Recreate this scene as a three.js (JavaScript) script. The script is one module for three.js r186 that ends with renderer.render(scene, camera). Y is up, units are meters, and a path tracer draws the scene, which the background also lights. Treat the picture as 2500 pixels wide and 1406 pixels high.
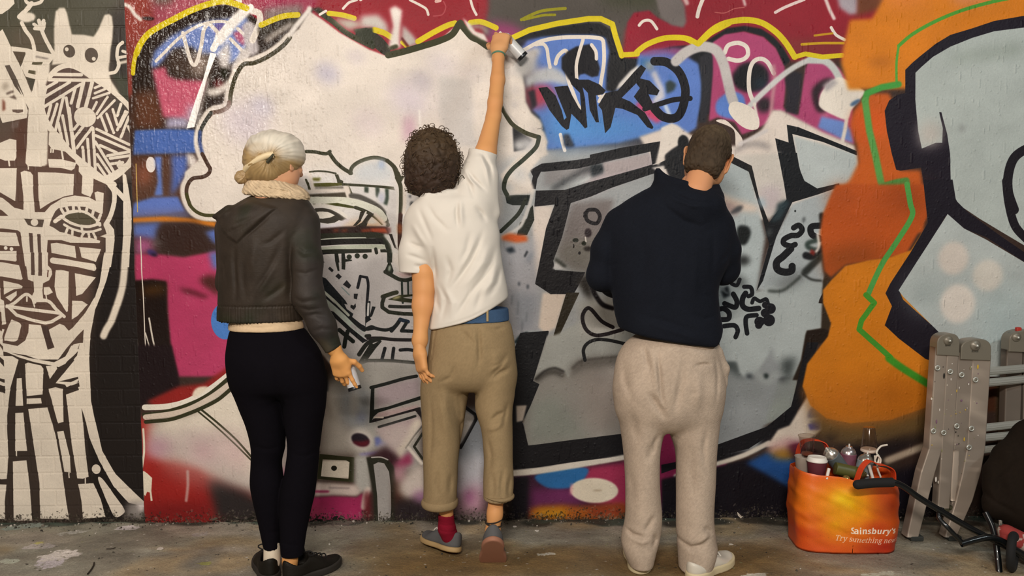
import * as THREE from 'three';
import { mergeGeometries, mergeVertices } from 'three/addons/utils/BufferGeometryUtils.js';
import { RoundedBoxGeometry } from 'three/addons/geometries/RoundedBoxGeometry.js';
import { RectAreaLightUniformsLib } from 'three/addons/lights/RectAreaLightUniformsLib.js';

// ---------------------------------------------------------------- camera, light, exposure
const W = 2500, H = 1406, FOCAL = 1962;
const scene = new THREE.Scene();
scene.background = new THREE.Color(0, 0, 0);
const camera = new THREE.PerspectiveCamera(2 * Math.atan(H / 2 / FOCAL) * 180 / Math.PI, W / H, 0.05, 40);
camera.rotation.order = 'YXZ';
camera.position.set(0, 1.32, 3.67);
camera.rotation.set(-3.7 * Math.PI / 180, 0, -0.5 * Math.PI / 180);
camera.updateMatrixWorld(true);
const renderer = new THREE.WebGLRenderer({ antialias: true });
renderer.toneMapping = THREE.LinearToneMapping;
renderer.toneMappingExposure = 0.88;
renderer.shadowMap.enabled = true;
renderer.shadowMap.type = THREE.PCFSoftShadowMap;
RectAreaLightUniformsLib.init();
// tunnel lamps: [x, y, z, length, turn, colour, intensity]; fittings are built in lamp() below
const LAMPS = [
  [-2.35, 3.05, 2.75, 0.4, 0.35, [1, 0.91, 0.82], 270],
  [-0.3, 2.9, 5.2, 1.2, 0, [1, 0.905, 0.81], 470],
  [2.9, 3.2, 3.0, 1.2, -0.3, [0.84, 0.96, 1], 78],
];

// ---------------------------------------------------------------- small helpers
const V3 = (x, y, z) => new THREE.Vector3(x, y, z);
const R = (d) => d * Math.PI / 180;
function at(px, py, z) {                     // the point at depth z (metres off the wall) seen at a place of the picture
  const d = V3((px - W / 2) / FOCAL, -(py - H / 2) / FOCAL, -1).applyQuaternion(camera.quaternion);
  return camera.position.clone().addScaledVector(d, (z - camera.position.z) / d.z);
}
let seed = 7;
const rnd = () => { seed = (seed + 0x6d2b79f5) | 0; let t = Math.imul(seed ^ (seed >>> 15), 1 | seed); t = (t + Math.imul(t ^ (t >>> 7), 61 | t)) ^ t; return ((t ^ (t >>> 14)) >>> 0) / 4294967296; };
const hash3 = (x, y, z) => { let h = Math.imul(x, 374761393) + Math.imul(y, 668265263) + Math.imul(z, 2147483647 ^ 0x5bd1e995) | 0; h = Math.imul(h ^ (h >>> 13), 1274126177); return ((h ^ (h >>> 16)) >>> 0) / 4294967296; };
function noise(x, y, z = 0) {                // value noise, -1..1
  const xi = Math.floor(x), yi = Math.floor(y), zi = Math.floor(z), f = (t) => t * t * (3 - 2 * t);
  const u = f(x - xi), v = f(y - yi), w = f(z - zi), l = (a, b, t) => a + (b - a) * t;
  const c = (i, j, k) => hash3(xi + i, yi + j, zi + k);
  return 2 * l(l(l(c(0, 0, 0), c(1, 0, 0), u), l(c(0, 1, 0), c(1, 1, 0), u), v), l(l(c(0, 0, 1), c(1, 0, 1), u), l(c(0, 1, 1), c(1, 1, 1), u), v), w) - 1;
}
const fbm = (x, y, z = 0, n = 4) => { let s = 0, a = 0.5; for (let i = 0; i < n; i++) { s += a * noise(x, y, z); x = x * 2.03 + 17; y = y * 2.03 + 5; z = z * 2.03 + 9; a *= 0.5; } return s; };
const clamp = (x, a = 0, b = 1) => Math.min(b, Math.max(a, x));
const sstep = (a, b, x) => { const t = clamp((x - a) / (b - a)); return t * t * (3 - 2 * t); };
const lerp = (a, b, t) => a + (b - a) * t;
const names = new Map();
function numbered(name) { const n = names.get(name) ?? 0; names.set(name, n + 1); return n ? name + '_' + String(n).padStart(3, '0') : name; }
function mesh(name, geometry, material, parent) {
  const m = new THREE.Mesh(geometry, material);
  m.name = parent ? name : numbered(name); m.castShadow = m.receiveShadow = true; (parent ?? scene).add(m);
  if (parent) { const k = parent.userData_n ??= new Map(); const n = k.get(name) ?? 0; k.set(name, n + 1); if (n) m.name = name + '_' + String(n).padStart(3, '0'); }
  return m;
}
function tag(o, label, category, group) { o.userData.label = label; o.userData.category = category; if (group) o.userData.group = group; return o; }
function thing(name, label, category, pos = V3(0, 0, 0), group) {
  const o = new THREE.Group(); o.name = numbered(name); o.position.copy(pos); scene.add(o);
  return tag(o, label, category, group);
}
function structure(o) { o.userData.kind = 'structure'; return o; }
const std = (color, roughness = 0.8, more = {}) => new THREE.MeshStandardMaterial({ color, roughness, ...more });
// ---------------------------------------------------------------- the mural: flat paint on the wall, drawn in wall metres
const WX0 = -3.0, WX1 = 3.0, WY1 = 2.5, TPM = 800;       // extent of the painted wall and texels per metre
const mural = document.createElement('canvas'); mural.width = (WX1 - WX0) * TPM; mural.height = WY1 * TPM;
let cx = mural.getContext('2d');
let fx = 0, fy = 0, fs = 1;
const fr = (x, y, s) => { fx = x; fy = y; fs = s; };
const PXT = TPM / 520;                                   // texels per picture pixel, for widths
function tex(x, y) { const p = at(fx + x / fs, fy + y / fs, 0); return [(p.x - WX0) * TPM, (WY1 - p.y) * TPM]; }
const parse = (s) => s.trim().split(/\s+/).map((q) => { const [x, y] = q.split(','); return tex(+x, +y); });
function trace(p, smooth, closed) {
  cx.beginPath(); cx.moveTo(p[0][0], p[0][1]);
  const n = p.length, g = (i) => closed ? p[(i + n) % n] : p[Math.max(0, Math.min(n - 1, i))];
  for (let i = 0; i < (closed ? n : n - 1); i++) {
    const a = g(i - 1), b = g(i), c = g(i + 1), d = g(i + 2);
    if (smooth) cx.bezierCurveTo(b[0] + (c[0] - a[0]) / 6, b[1] + (c[1] - a[1]) / 6, c[0] - (d[0] - b[0]) / 6, c[1] - (d[1] - b[1]) / 6, c[0], c[1]);
    else cx.lineTo(c[0], c[1]);
  }
  if (closed) cx.closePath();
}
const soft = (b) => { cx.filter = b > 1.3 ? 'blur(' + (b * PXT).toFixed(2) + 'px)' : 'none'; };
function within(p, pad, b, draw) {                       // soft edges only cost the patch they cover
  if (!(b > 1.3)) { draw(); return; }
  pad += 3.2 * b * PXT; let x0 = 1e9, x1 = -1e9, y0 = 1e9, y1 = -1e9;
  for (const [x, y] of p) { x0 = Math.min(x0, x); x1 = Math.max(x1, x); y0 = Math.min(y0, y); y1 = Math.max(y1, y); }
  x0 = Math.max(0, Math.floor(x0 - pad)); y0 = Math.max(0, Math.floor(y0 - pad)); x1 = Math.min(mural.width, Math.ceil(x1 + pad)); y1 = Math.min(mural.height, Math.ceil(y1 + pad));
  if (x1 <= x0 || y1 <= y0) return;
  const k = b * PXT > 5 ? 0.25 : 0.5, c = document.createElement('canvas'); c.width = Math.ceil((x1 - x0) * k); c.height = Math.ceil((y1 - y0) * k);
  const main = cx; cx = c.getContext('2d'); cx.filter = 'blur(' + (b * PXT * k).toFixed(2) + 'px)'; cx.setTransform(k, 0, 0, k, -x0 * k, -y0 * k);
  draw(); cx = main; cx.filter = 'none'; cx.imageSmoothingEnabled = true; cx.imageSmoothingQuality = 'high'; cx.drawImage(c, x0, y0, x1 - x0, y1 - y0);
}
function F(color, pts, smooth = 0, blur = 0.9) { const p = parse(pts); within(p, smooth ? 40 : 4, blur, () => { cx.fillStyle = color; trace(p, smooth, true); cx.fill(); }); }
function S(color, w, pts, smooth = 1, blur = 0.9, cap = 'round') {
  const p = parse(pts); within(p, w * PXT + 20, blur, () => { cx.strokeStyle = color; cx.lineWidth = w * PXT; cx.lineCap = cap; cx.lineJoin = 'round'; trace(p, smooth, false); cx.stroke(); });
}
function B(color, w, pts, blur) { for (const s of pts.split('|')) S(color, w, s, 0, blur); }       // a bundle of straight bars
function E(color, x, y, rx, ry, rot = 0, blur = 0.9) {
  const [X, Y] = tex(x, y), k = PXT / fs, r = Math.max(rx, ry) * k; within([[X - r, Y - r], [X + r, Y + r]], 4, blur, () => { cx.fillStyle = color; cx.beginPath(); cx.ellipse(X, Y, rx * k, ry * k, rot, 0, 7); cx.fill(); });
}
const WH = '#ded5cb', CR = '#e2d8c8', BK = '#17141a', OL = '#33331f', YE = '#d3bf1c', SI = '#9da1a2';

cx.fillStyle = '#3a2b25'; cx.fillRect(0, 0, mural.width, mural.height);
// --- top band of reds, greys and pinks
fr(0, 0, 1);
F('#8f1d29', '300,-80 2200,-80 2200,150 300,150', 0, 4);
F('#8e4038', '300,-60 420,-60 400,60 350,130 330,230 300,240', 0, 6);
F('#a4505f', '372,-60 640,-60 640,30 520,30 420,75 370,110', 0, 8);
F('#6a5a50', '350,-60 440,-60 420,10 380,14', 0, 8);
F('#9c3350', '620,-60 790,-60 770,30 640,40', 0, 10);
F('#86706f', '640,20 740,8 740,40 640,58', 0, 7);
F('#4f4a45', '1190,-60 1600,-60 1668,40 1668,70 1600,60 1560,40 1530,70 1520,130 1430,80 1260,110 1180,90 1192,20', 0, 5);
F('#3f4030', '1440,-60 1640,-60 1600,20 1480,12', 0, 14);
F('#8a3a66', '1196,50 1250,60 1300,90 1250,120 1190,110', 0, 9);
F('#8b1b2e', '1532,55 1548,30 1585,25 1605,42 1640,58 1668,64 1700,140 1530,140', 0, 2);
F('#8b1f2c', '1650,-60 2120,-60 2075,140 1660,140 1672,60 1652,10', 0, 2);
F('#6d6664', '1588,-50 1640,-50 1672,12 1676,55 1668,68 1640,62 1614,44', 0, 3);
F('#7d2a2c', '1800,100 2080,90 2080,138 1940,136', 0, 8);
F('#6b3a22', '2085,-60 2200,-60 2160,20 2090,40', 0, 6);
F('#a49aa2', '2030,-60 2095,-60 2092,35 2075,38 2050,20', 0, 4);
fr(1180, 0, 3.348);
S('#8f8a1c', 7, '310,160 470,90 670,68', 1, 1); S('#8f8a1c', 6, '330,160 480,125 585,120', 1, 1);
S(WH, 7, '1275,205 1310,170 1370,170 1420,235', 1, 1.2); S(WH, 9, '1750,135 1765,70 1800,-20'); S('#c9a9a8', 10, '1650,-10 1665,25', 1, 2);
fr(1650, 0, 3.348);
S('#d9c4c0', 7, '815,100 900,55 1050,-5'); S('#d9c4c0', 8, '1225,-10 1260,80 1295,150', 1, 1.4); S(WH, 7, '1270,225 1310,285 1380,325');
S('#b98a1e', 5, '1135,290 1280,272'); S('#c39a1c', 6, '1030,362 1200,352 1370,352'); S('#d9c4c0', 6, '555,-5 568,40', 1, 2);
S('#b9605c', 2, '320,100 400,105 480,70 560,60', 1, 1);
fr(880, 0, 2.8115);
S(WH, 6, '340,0 400,30 450,60 465,100'); S(WH, 6, '755,-5 770,50 795,100'); S('#d8b0a8', 8, '520,8 545,2'); S('#a8434a', 3, '500,110 560,100 585,50 570,10', 1, 1);
S(WH, 6, '0,0 5,-4');
fr(300, 0, 3.348);
S(WH, 6, '1800,70 1850,20 1910,0'); S('#d9d0c8', 9, '20,40 60,60 100,120 145,160', 1, 1.5); E('#2a1a18', 205, 150, 45, 14, 0, 1.5); S(WH, 9, '915,-20 960,10');

// --- left of the cloud: black, blue and pink glossy shapes
fr(300, 0, 3.348);
F('#2b211c', '70,600 100,460 160,320 240,245 400,170 560,95 720,50 840,35 1000,80 1150,200 1450,130 1560,60 1500,300 1000,520 870,700 800,900 640,1060 350,1080 90,1060', 0, 1.5);
F('#5c3a2a', '90,760 270,730 330,900 330,1060 80,1060', 0, 9);
F('#7e3c34', '0,260 90,380 75,560 40,720 0,760', 0, 6);
F('#7186c2', '225,540 260,420 400,290 560,205 720,165 880,150 1000,120 1030,180 1020,420 960,480 880,520 740,440 640,450 560,380 420,400 330,500 260,560', 0, 4);
F('#42342c', '370,450 450,400 520,420 560,560 650,600 640,660 540,640 440,640 370,560', 0, 10);
F('#8a7a70', '560,430 700,440 720,560 640,640 560,600', 0, 10);
F('#c05a72', '240,570 350,545 370,620 440,650 690,665 660,760 620,860 560,990 330,960 280,740', 0, 4);
F('#a8a2bc', '360,970 520,960 540,1050 350,1055', 0, 6);
F('#b9b0c4', '540,860 620,880 590,1000 520,1030', 0, 8);
F('#6c5a9c', '750,190 850,185 800,300 760,290', 0, 4); F('#b05a78', '900,270 960,250 1010,320 990,380 930,330', 0, 3); F('#7a6a9a', '950,230 1030,190 1025,300', 0, 3);
F('#c9c3c0', '770,440 870,330 890,470 860,570 800,560', 0, 5);
S(WH, 7, '270,500 340,430 450,320 560,240 680,190 800,175 880,190'); S(WH, 9, '490,270 520,380 560,510 600,520 640,380 660,250 690,200'); S(WH, 9, '700,190 770,260 770,300', 1, 1.2);
S(WH, 8, '940,235 1010,300'); S(WH, 8, '880,320 960,400 1000,450');
S('#b9b2b4', 30, '1030,230 1040,310 1060,400', 1, 3); S(WH, 15, '1060,90 1110,110 1120,170 1090,260 1060,330'); S('#cfc8c4', 26, '1000,440 960,520 930,560', 1, 3);
S('#f3efe9', 15, '1045,60 980,110 880,190 800,290 740,400', 1, 1.2); S('#f4efe9', 24, '1010,80 900,190 790,330', 1, 3);
F('#fffdfa', '715,430 765,440 690,640 585,1040 520,1050 600,800 660,640', 0, 1);
S('#bdb6b0', 6, '705,640 640,870 610,1040', 1, 4);
F('#5a1f20', '730,680 800,640 830,700 820,750 780,740', 0, 4); F('#26251c', '800,560 860,570 850,640 810,640', 0, 3);
// yellow contour, left part
S(YE, 10, '82,600 92,500 130,380 200,285', 1, 0.8); S(YE, 14, '110,440 150,350 230,260 400,165 560,85 720,28 830,12 940,40 1010,68', 1, 0.8);
S('#30281f', 26, '1150,250 1250,200 1440,160', 1, 4); S(YE, 13, '1130,205 1230,162 1320,132 1430,122', 1, 0.8);
S('#b8b0a8', 10, '1180,330 1280,260 1380,200', 1, 4);
// blue bands and browns below
F('#4a68ae', '95,1065 330,1055 590,1060 600,1250 80,1270', 0, 2.2);
fr(300, 400, 2.8117);
F('#55382a', '60,-60 480,-60 440,250 60,250', 0, 6); F('#7c4a36', '90,20 190,-20 200,130 110,160', 0, 10);
E('#e4dcd6', 190, 5, 32, 52, 0, 1.2); F('#5f79c0', '215,-50 265,-50 265,60 275,220 215,220 240,120', 0, 3); F('#5068b0', '330,-60 460,-60 440,60 400,130 330,230 340,60', 0, 6);
F('#e0d8d2', '440,-70 490,-60 520,0 560,40 500,60 450,10', 0, 4); F('#5b2a26', '500,-10 545,-15 560,40 515,40', 0, 3);
F('#5b74bd', '75,270 200,230 380,225 430,330 300,345 60,365', 0, 3);
F('#6a6a90', '60,340 460,320 460,380 60,400', 0, 9);
F('#c9771f', '60,372 280,362 440,372 640,400 640,435 440,402 280,398 60,405', 0, 2.4);
F('#5b72b8', '70,415 260,405 230,520 70,500', 0, 6); F('#5a73bd', '560,470 650,450 650,560 600,540', 0, 4);
F('#33201a', '230,450 300,415 520,405 560,470 640,560 660,620 420,630 260,590', 0, 8);
F('#a85a86', '85,510 200,520 230,600 90,640', 0, 8);
F('#b23c63', '85,620 240,620 420,640 640,600 720,700 740,1406 740,1460 330,1460 300,820 90,800', 0, 3);
F('#5c6fae', '590,610 660,600 670,720 620,720', 0, 6); F('#4a2522', '520,790 600,760 680,790 660,910 560,840', 0, 7); F('#5a1f2a', '380,850 460,860 600,910 560,925 420,885', 0, 5);
E('#4a3a72', 205, 610, 32, 20, 0.3, 3); E('#231a2a', 220, 625, 22, 10, 0.3, 3);
F('#1d1310', '80,805 200,790 300,805 300,1000 330,1250 380,1460 20,1460 40,900', 0, 3); F('#4a2f12', '140,850 290,830 290,890 140,900', 0, 9);
E('#4a7cc4', 700, 1080, 92, 122, 0, 1.2);
S('#e0d8cc', 2.5, '120,500 132,700 140,900 150,1150 165,1440', 1, 0.6); S('#cfc8bc', 3, '155,1160 195,1300', 0, 0.8); S('#cfc8bc', 4, '180,1060 205,1200 235,1330', 1, 0.8); S('#cfc8bc', 2, '80,950 80,1260 90,1420'); S('#cfc8bc', 2, '98,1200 110,1330');
S('#d0b060', 2, '88,0 100,330', 0, 0.6);
fr(300, 850, 2.528);
F('#1d1114', '30,-20 300,-20 350,210 350,250 170,320 30,420', 0, 3);
F('#8c2320', '150,330 340,240 500,220 640,120 680,170 420,330 200,370', 0, 4);
F('#a82b24', '60,400 240,500 760,560 860,900 570,1090 130,1090 110,560', 0, 6);
F('#c9bfb6', '150,470 420,420 800,120 860,300 860,940 760,900 640,860 540,790 450,740 330,700 240,690 160,620', 0, 12);
F(CR, '150,440 420,400 640,250 800,120 860,500 850,800 700,700 600,560 420,500 300,540', 0, 14);
F('#b98ea0', '150,560 260,560 330,620 220,690 150,680', 0, 14); F('#b58a94', '440,570 560,600 560,700 440,690', 0, 16); F('#d0b4b0', '560,500 760,620 780,760 640,700', 0, 18);
F('#97231f', '150,690 330,740 470,760 540,850 560,1090 130,1100', 0, 9);
F('#2a2424', '520,800 640,830 800,900 900,1080 560,1080', 0, 12); F('#7a1c1c', '130,960 540,940 570,1080 130,1090', 0, 12);
S('#b98a86', 7, '400,760 402,850 392,940', 1, 1.4); S('#8c1f1f', 18, '470,860 480,950', 1, 12);
S('#e6dfd2', 14, '135,365 260,360 390,330 540,250 670,150'); S(OL, 9, '130,410 250,395 400,350 530,285 670,170'); S('#d2c3b4', 13, '140,425 300,405 420,370 550,300 680,205', 1, 0.8);
S(OL, 9, '140,455 290,440 400,405 480,372 590,315 690,230'); S(OL, 4, '455,382 560,470 690,590 790,690'); S(OL, 5, '480,375 590,465 700,565 800,680');
F('#e2d6c2', '440,262 470,240 520,236 520,252 470,290 430,300', 1, 2);
F('#e3dac6', '108,760 130,758 150,772 180,800 176,880 184,940 172,942 166,890 150,885 140,910 132,905 128,960 120,955 118,880', 0, 0.7); S('#e3dac6', 5, '118,960 110,800 130,640 125,500', 1, 0.8); S('#a89a70', 2, '85,250 92,470 100,500');

// --- the big white cloud
fr(0, 0, 1);
F(WH, '757,28 790,50 830,80 900,120 942,136 1010,116 1080,92 1118,58 1140,82 1175,100 1205,118 1280,120 1282,200 1288,260 1300,285 1320,296 1325,312 1336,345 1338,365 1310,380 1290,440 1290,560 1280,700 1250,900 1020,1010 900,1010 760,830 700,560 540,530 500,525 460,500 448,460 452,420 480,395 500,375 480,340 482,310 500,280 520,258 548,255 560,230 566,190 590,150 640,130 690,105 730,70', 0, 1.5);
S(WH, 26, '705,95 690,112 655,138 615,155 598,158 580,178 570,205 562,235 558,258 540,270 515,277 500,300 490,322 487,348 494,378 508,405 513,412 508,425 495,432 470,436 455,455 455,478 464,502 480,520 505,527 560,528', 1, 1.6);
S('#dcd4cc', 18, '560,205 548,215 525,225 515,225', 1, 4);
S('#403b28', 10, '708,92 690,113 655,138 620,154 596,157 581,176 570,203 563,233 560,257 542,270 515,276', 1, 0.8); S('#5a4032', 10, '560,250 556,262 540,271 518,276 510,285', 1, 1);
S('#3a3a33', 9, '515,276 500,299 490,320 488,346', 1, 0.8); S('#3c4f86', 8, '489,322 488,346 494,374', 1, 1.5); S('#4a362c', 9, '494,376 508,403 513,412 509,424 495,432 471,436 458,453 456,475 464,500', 1, 0.9); S('#42401f', 8, '456,474 464,500 480,517 500,525 530,526', 1, 0.9);
for (const [x, y, r, c] of [[600, 300, 60, '#d4cad0'], [640, 260, 30, '#cdc6d0'], [800, 180, 30, '#bdb8c4'], [1000, 240, 50, '#d0c6cc'], [1030, 200, 30, '#c4bcc0'], [900, 300, 40, '#d6cac8'], [1080, 160, 40, '#d8cfce'], [700, 420, 40, '#d6ccca'], [1100, 260, 50, '#d9d0cd'], [870, 140, 24, '#cfc6c4'], [1150, 180, 30, '#d2cac6'], [1290, 350, 26, '#b9b8bb'], [1240, 430, 44, '#aeb0b2'], [1270, 330, 20, '#c4c2c0'], [1240, 560, 40, '#b4b4ba'], [1260, 650, 50, '#b2b2b8'], [1270, 740, 50, '#a4a6aa']]) E(c, x, y, r, r * 0.8, 0.5, r * 0.35);
F('#c9a6b4', '985,290 1010,280 1018,330 985,350', 0, 10); S('#ece6e0', 4, '1024,270 1026,310', 1, 1.6);
fr(880, 0, 2.8115);
// top edge: dark drips, dark contour, yellow
F('#c4beb8', '0,110 120,100 180,160 200,250 90,200 0,190', 0, 6); F('#28251a', '-30,200 40,190 90,215 150,260 210,330 190,390 150,370 90,320 30,290 -40,280', 0, 1.2);
S(YE, 13, '95,205 160,225 210,255', 1, 0.8); F('#b9b0ac', '290,170 360,240 400,300 330,330 280,280', 0, 4); S(YE, 9, '285,290 330,330', 0, 1); S('#5a1a1c', 6, '285,265 325,318', 0, 1.5);
S(YE, 13, '395,285 500,222 600,172 650,158', 1, 0.8); S('#35361f', 15, '190,378 290,355 420,318 540,280 630,235 680,160 700,180 760,250 810,275 870,318', 1, 0.8);
S(YE, 13, '755,155 830,150 930,190', 1, 0.8); F('#e0d8d0', '700,120 760,170 790,215 850,235 880,290 830,270 770,235 740,200', 0, 2); S('#9a9692', 8, '770,180 840,190 870,220', 1, 4);
F('#e3dbd4', '200,60 240,40 290,70 275,200 270,290 280,330 190,330 205,260 225,180', 0, 3.4); S('#3a3a22', 10, '215,330 245,320', 1, 1.6);
S('#9a9898', 12, '1010,440 1100,420', 1, 10);
fr(300, 0, 3.348);
F('#2c2a1b', '1545,75 1600,60 1650,90 1640,130 1590,110', 0, 2.2); S('#33341f', 12, '1620,110 1720,180 1800,250 1880,300 2040,380', 1, 1); F('#262b1a', '1880,240 2040,225 2060,400 1960,350', 0, 2); S(YE, 12, '1685,110 1790,122 1890,150', 1, 0.8); F('#b9b2a6', '1720,150 1880,160 1990,200 1850,250 1760,190', 0, 6);
S('#e6dfd8', 12, '1525,70 1510,100 1420,210 1360,290', 1, 2); S('#e6ded6', 6, '1610,120 1660,90', 0, 1);
fr(880, 0, 2.8115);
S('#3a3a26', 10, '985,765 1040,850 1130,910 1225,942', 1, 0.8); S('#d8d0ca', 8, '985,715 1010,775 1080,850 1150,895 1230,915', 1, 1.4);
S('#333a2f', 10, '1225,942 1205,1010 1120,1095 1045,1160 1000,1220 985,1290 1005,1335', 1, 0.8);

F('#c9c4c0', '540,520 760,540 780,900 820,1010 600,1000 540,760', 0, 6);
// --- the painted face in black and white, right of the woman
fr(720, 300, 2.811);
F('#b9b6b6', '160,880 640,880 700,1000 860,1080 860,1500 860,1700 420,1700 60,1500 60,900', 0, 10);
F('#d8d6d4', '60,340 700,340 860,500 860,900 60,900', 0, 14);
S(OL, 8, '78,196 140,200 210,212 240,196'); S(OL, 9, '235,205 280,268 330,312 385,345'); S(OL, 9, '378,345 395,300 450,262 540,238 620,255 680,300 705,350 710,380');
F('#c9cdd0', '400,330 480,270 570,255 660,300 690,380 560,410 440,400', 0, 8); E('#9fb2d0', 595, 285, 18, 30, 0, 5);
fr(740, 360, 5.0214);
S(OL, 4, '80,300 180,290 300,298 400,318'); F(OL, '385,330 430,330 450,390 490,410 490,440 420,440 410,390'); F('#55530f', '105,375 220,372 200,410 110,405', 0, 2);
F('#4a4a12', '115,440 300,432 480,435 480,465 300,480 125,480', 0, 1); F(OL, '470,435 700,448 900,462 1110,480 1125,525 1000,502 800,482 480,470', 0, 1);
F('#4b4438', '130,478 500,478 510,508 140,505', 0, 3); F('#423b2e', '30,575 300,560 520,545 545,630 420,620 240,605 60,610', 0, 1.4);
B(OL, 7, '125,610 135,690|215,605 235,680', 1); S(OL, 5, '555,480 590,560', 0, 1); B(OL, 5, '35,395 85,515|60,440 75,510', 1);
F(WH, '60,310 100,310 160,560 110,560', 0, 1.4); F(WH, '490,470 560,470 600,620 540,625', 0, 1.4); F(WH, '15,520 300,512 510,510 515,545 300,555 20,570', 0, 1.6);
S('#4d4a44', 12, '590,590 700,610 830,670 940,740 990,800', 1, 1.4); F('#2c2f22', '960,770 1010,800 1050,900 1040,950 980,860', 0, 1); S('#3c382b', 10, '960,790 1010,900 1040,950', 1, 1);
S('#d6d8ca', 16, '60,645 240,645 500,650 700,690 860,750 940,800 990,870', 1, 1.2); F('#3d4012', '250,690 420,680 600,715 720,760 600,745 430,720', 0, 1.2); S(OL, 8, '640,735 760,780 880,850 970,930', 1, 1); S(WH, 8, '880,820 950,890 1000,940', 1, 1.4);
F('#37332b', '100,775 150,745 240,740 340,760 440,810 545,880 510,910 440,890 390,920 300,935 180,915 170,870 240,872 320,860 385,830 330,800 240,785 140,800', 0, 1); F('#e4e0d6', '118,800 200,785 300,790 390,832 330,860 240,872 180,862', 0, 1);
S('#d2cfd6', 12, '210,965 330,975 430,950 540,900', 1, 1.5); S('#e0dcd4', 8, '90,720 240,705 400,760 520,850', 1, 2);
F('#d9a06a', '480,960 640,930 900,900 1000,950 900,980 500,985', 0, 9); F('#2f2a20', '700,790 760,770 730,880 650,960 610,960 680,880', 0, 1); F('#2f2a20', '800,810 870,810 800,900 770,980 620,980 720,920', 0, 1); F('#dcd6cc', '840,860 920,920 860,940 780,930', 0, 2); S('#dcd8d0', 4, '770,790 720,890', 0, 1);
F('#2a1714', '200,995 500,970 760,965 1040,970 1060,1070 900,1060 600,1080 210,1110', 0, 1.6); F('#b04a2c', '820,990 1010,985 1050,1050 840,1035', 0, 2.4); F('#9c4424', '710,1010 830,1000 830,1035 720,1035', 0, 3); F('#7a3a1e', '470,1015 540,1000 540,1030 470,1035', 0, 3); F('#7c3a20', '370,1010 440,1000 430,1030 370,1035', 0, 3); F('#5a1a18', '1020,980 1080,980 1080,1040 1050,1050', 0, 2);
S('#2a2c20', 14, '200,1090 440,1085 700,1080 880,1075 990,1100', 1, 1); S('#cfd4c8', 7, '200,1142 440,1122 760,1118', 1, 1); S('#1c1a18', 14, '200,1170 440,1155 760,1150 960,1150 1010,1160', 1, 0.9); F('#b9c0b0', '200,1225 440,1200 760,1190 1000,1190 1010,1245 760,1240 440,1245 210,1255', 0, 1.2);
F('#24261d', '200,1255 440,1245 840,1245 840,1285 500,1300 210,1310', 0, 1); F('#24261d', '945,1250 1010,1245 1030,1285 950,1285', 0, 1); S('#24261d', 8, '890,1245 900,1290', 0, 1);
F('#24291e', '960,1090 1010,1100 1080,1200 1095,1290 1090,1410 1030,1410 1030,1300 1000,1190', 0, 1); S('#d6d4d0', 8, '1010,1080 1080,1170 1110,1280', 1, 2);
F('#ccc9c8', '1060,560 1170,400 1170,1250 1140,1250 1060,1000', 0, 8); F('#231d18', '1050,1060 1090,1060 1130,1190 1160,1250 1120,1230', 0, 1);
S('#d9d5d0', 8, '1150,420 1165,700 1150,1000 1160,1230', 1, 2); S(OL, 10, '1150,370 1195,480 1200,640 1195,820'); S('#382018', 10, '1195,820 1185,1000 1185,1250', 1, 1); S('#8a4a24', 10, '1185,960 1188,1030', 1, 3); F(OL, '1115,260 1180,300 1200,350 1240,350 1230,385 1205,420 1140,410 1120,330', 0, 1); S(OL, 9, '1150,360 1110,240 1030,160'); F(OL, '1275,505 1380,530 1420,600 1280,555', 0, 1);
S(WH, 9, '1245,400 1245,700 1235,800', 0, 1.4);
F('#2f3a2e', '750,480 800,485 800,560 750,550', 0, 1.4); F('#2f3a2e', '885,480 935,490 935,540 910,620 890,590', 0, 1.6); F('#2a3a2c', '1005,500 1050,510 1050,630 1030,710 985,690 1010,600', 0, 1.6); F('#b9c0d4', '920,560 1000,560 990,700 940,660', 0, 5); E('#50535a', 1310, 600, 14, 18, 0, 2); E('#4a4a4a', 1330, 690, 20, 30, 0.4, 2);
for (const [x, y] of [[565, 1342], [663, 1328], [760, 1335]]) E('#24291e', x, y, 31, 31);
F('#1c2018', '385,1305 430,1300 445,1410 400,1410', 0, 0.8); F('#1c2018', '470,1300 510,1300 510,1410 470,1410', 0, 0.8);
fr(770, 590, 4.688);
F('#1c1f19', '218,130 255,130 275,335 255,335 225,220', 0, 0.8); F('#1c1f19', '300,130 335,130 345,200 415,205 420,220 345,230 340,320 300,315', 0, 0.8);
F('#17171b', '60,130 200,130 70,150', 0, 1); F('#17171b', '55,190 105,235 75,255', 0, 1);
F('#1b1c1f', '165,285 210,325 190,350 145,310', 0, 0.8); F('#1b1c1f', '262,362 302,400 270,432 228,395', 0, 0.8); F('#1b1c1f', '358,440 410,500 385,538 315,490', 0, 0.8); S('#6f8a8a', 2, '300,520 390,610', 0, 1);
F('#141a1f', '75,400 120,420 230,545 345,675 370,720 330,710 360,770 435,825 420,860 520,940 575,970 570,1020 530,1030 420,940 250,740 75,520', 0, 0.8);
F('#16181b', '75,570 200,690 330,800 350,800 440,880 560,990 500,1010 380,900 240,770 90,630', 0, 0.9);
S('#b9c0b4', 6, '60,540 200,660 300,760 380,840', 1, 0.8); S('#b4c0b8', 12, '90,660 220,770 330,870 460,1000 560,1070', 1, 1); S('#a8a6a8', 8, '420,960 570,1080', 0, 1.5);
F('#15171a', '160,785 210,800 400,980 560,1110 600,1130 540,1160 400,1040 220,870', 0, 0.8);
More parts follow.
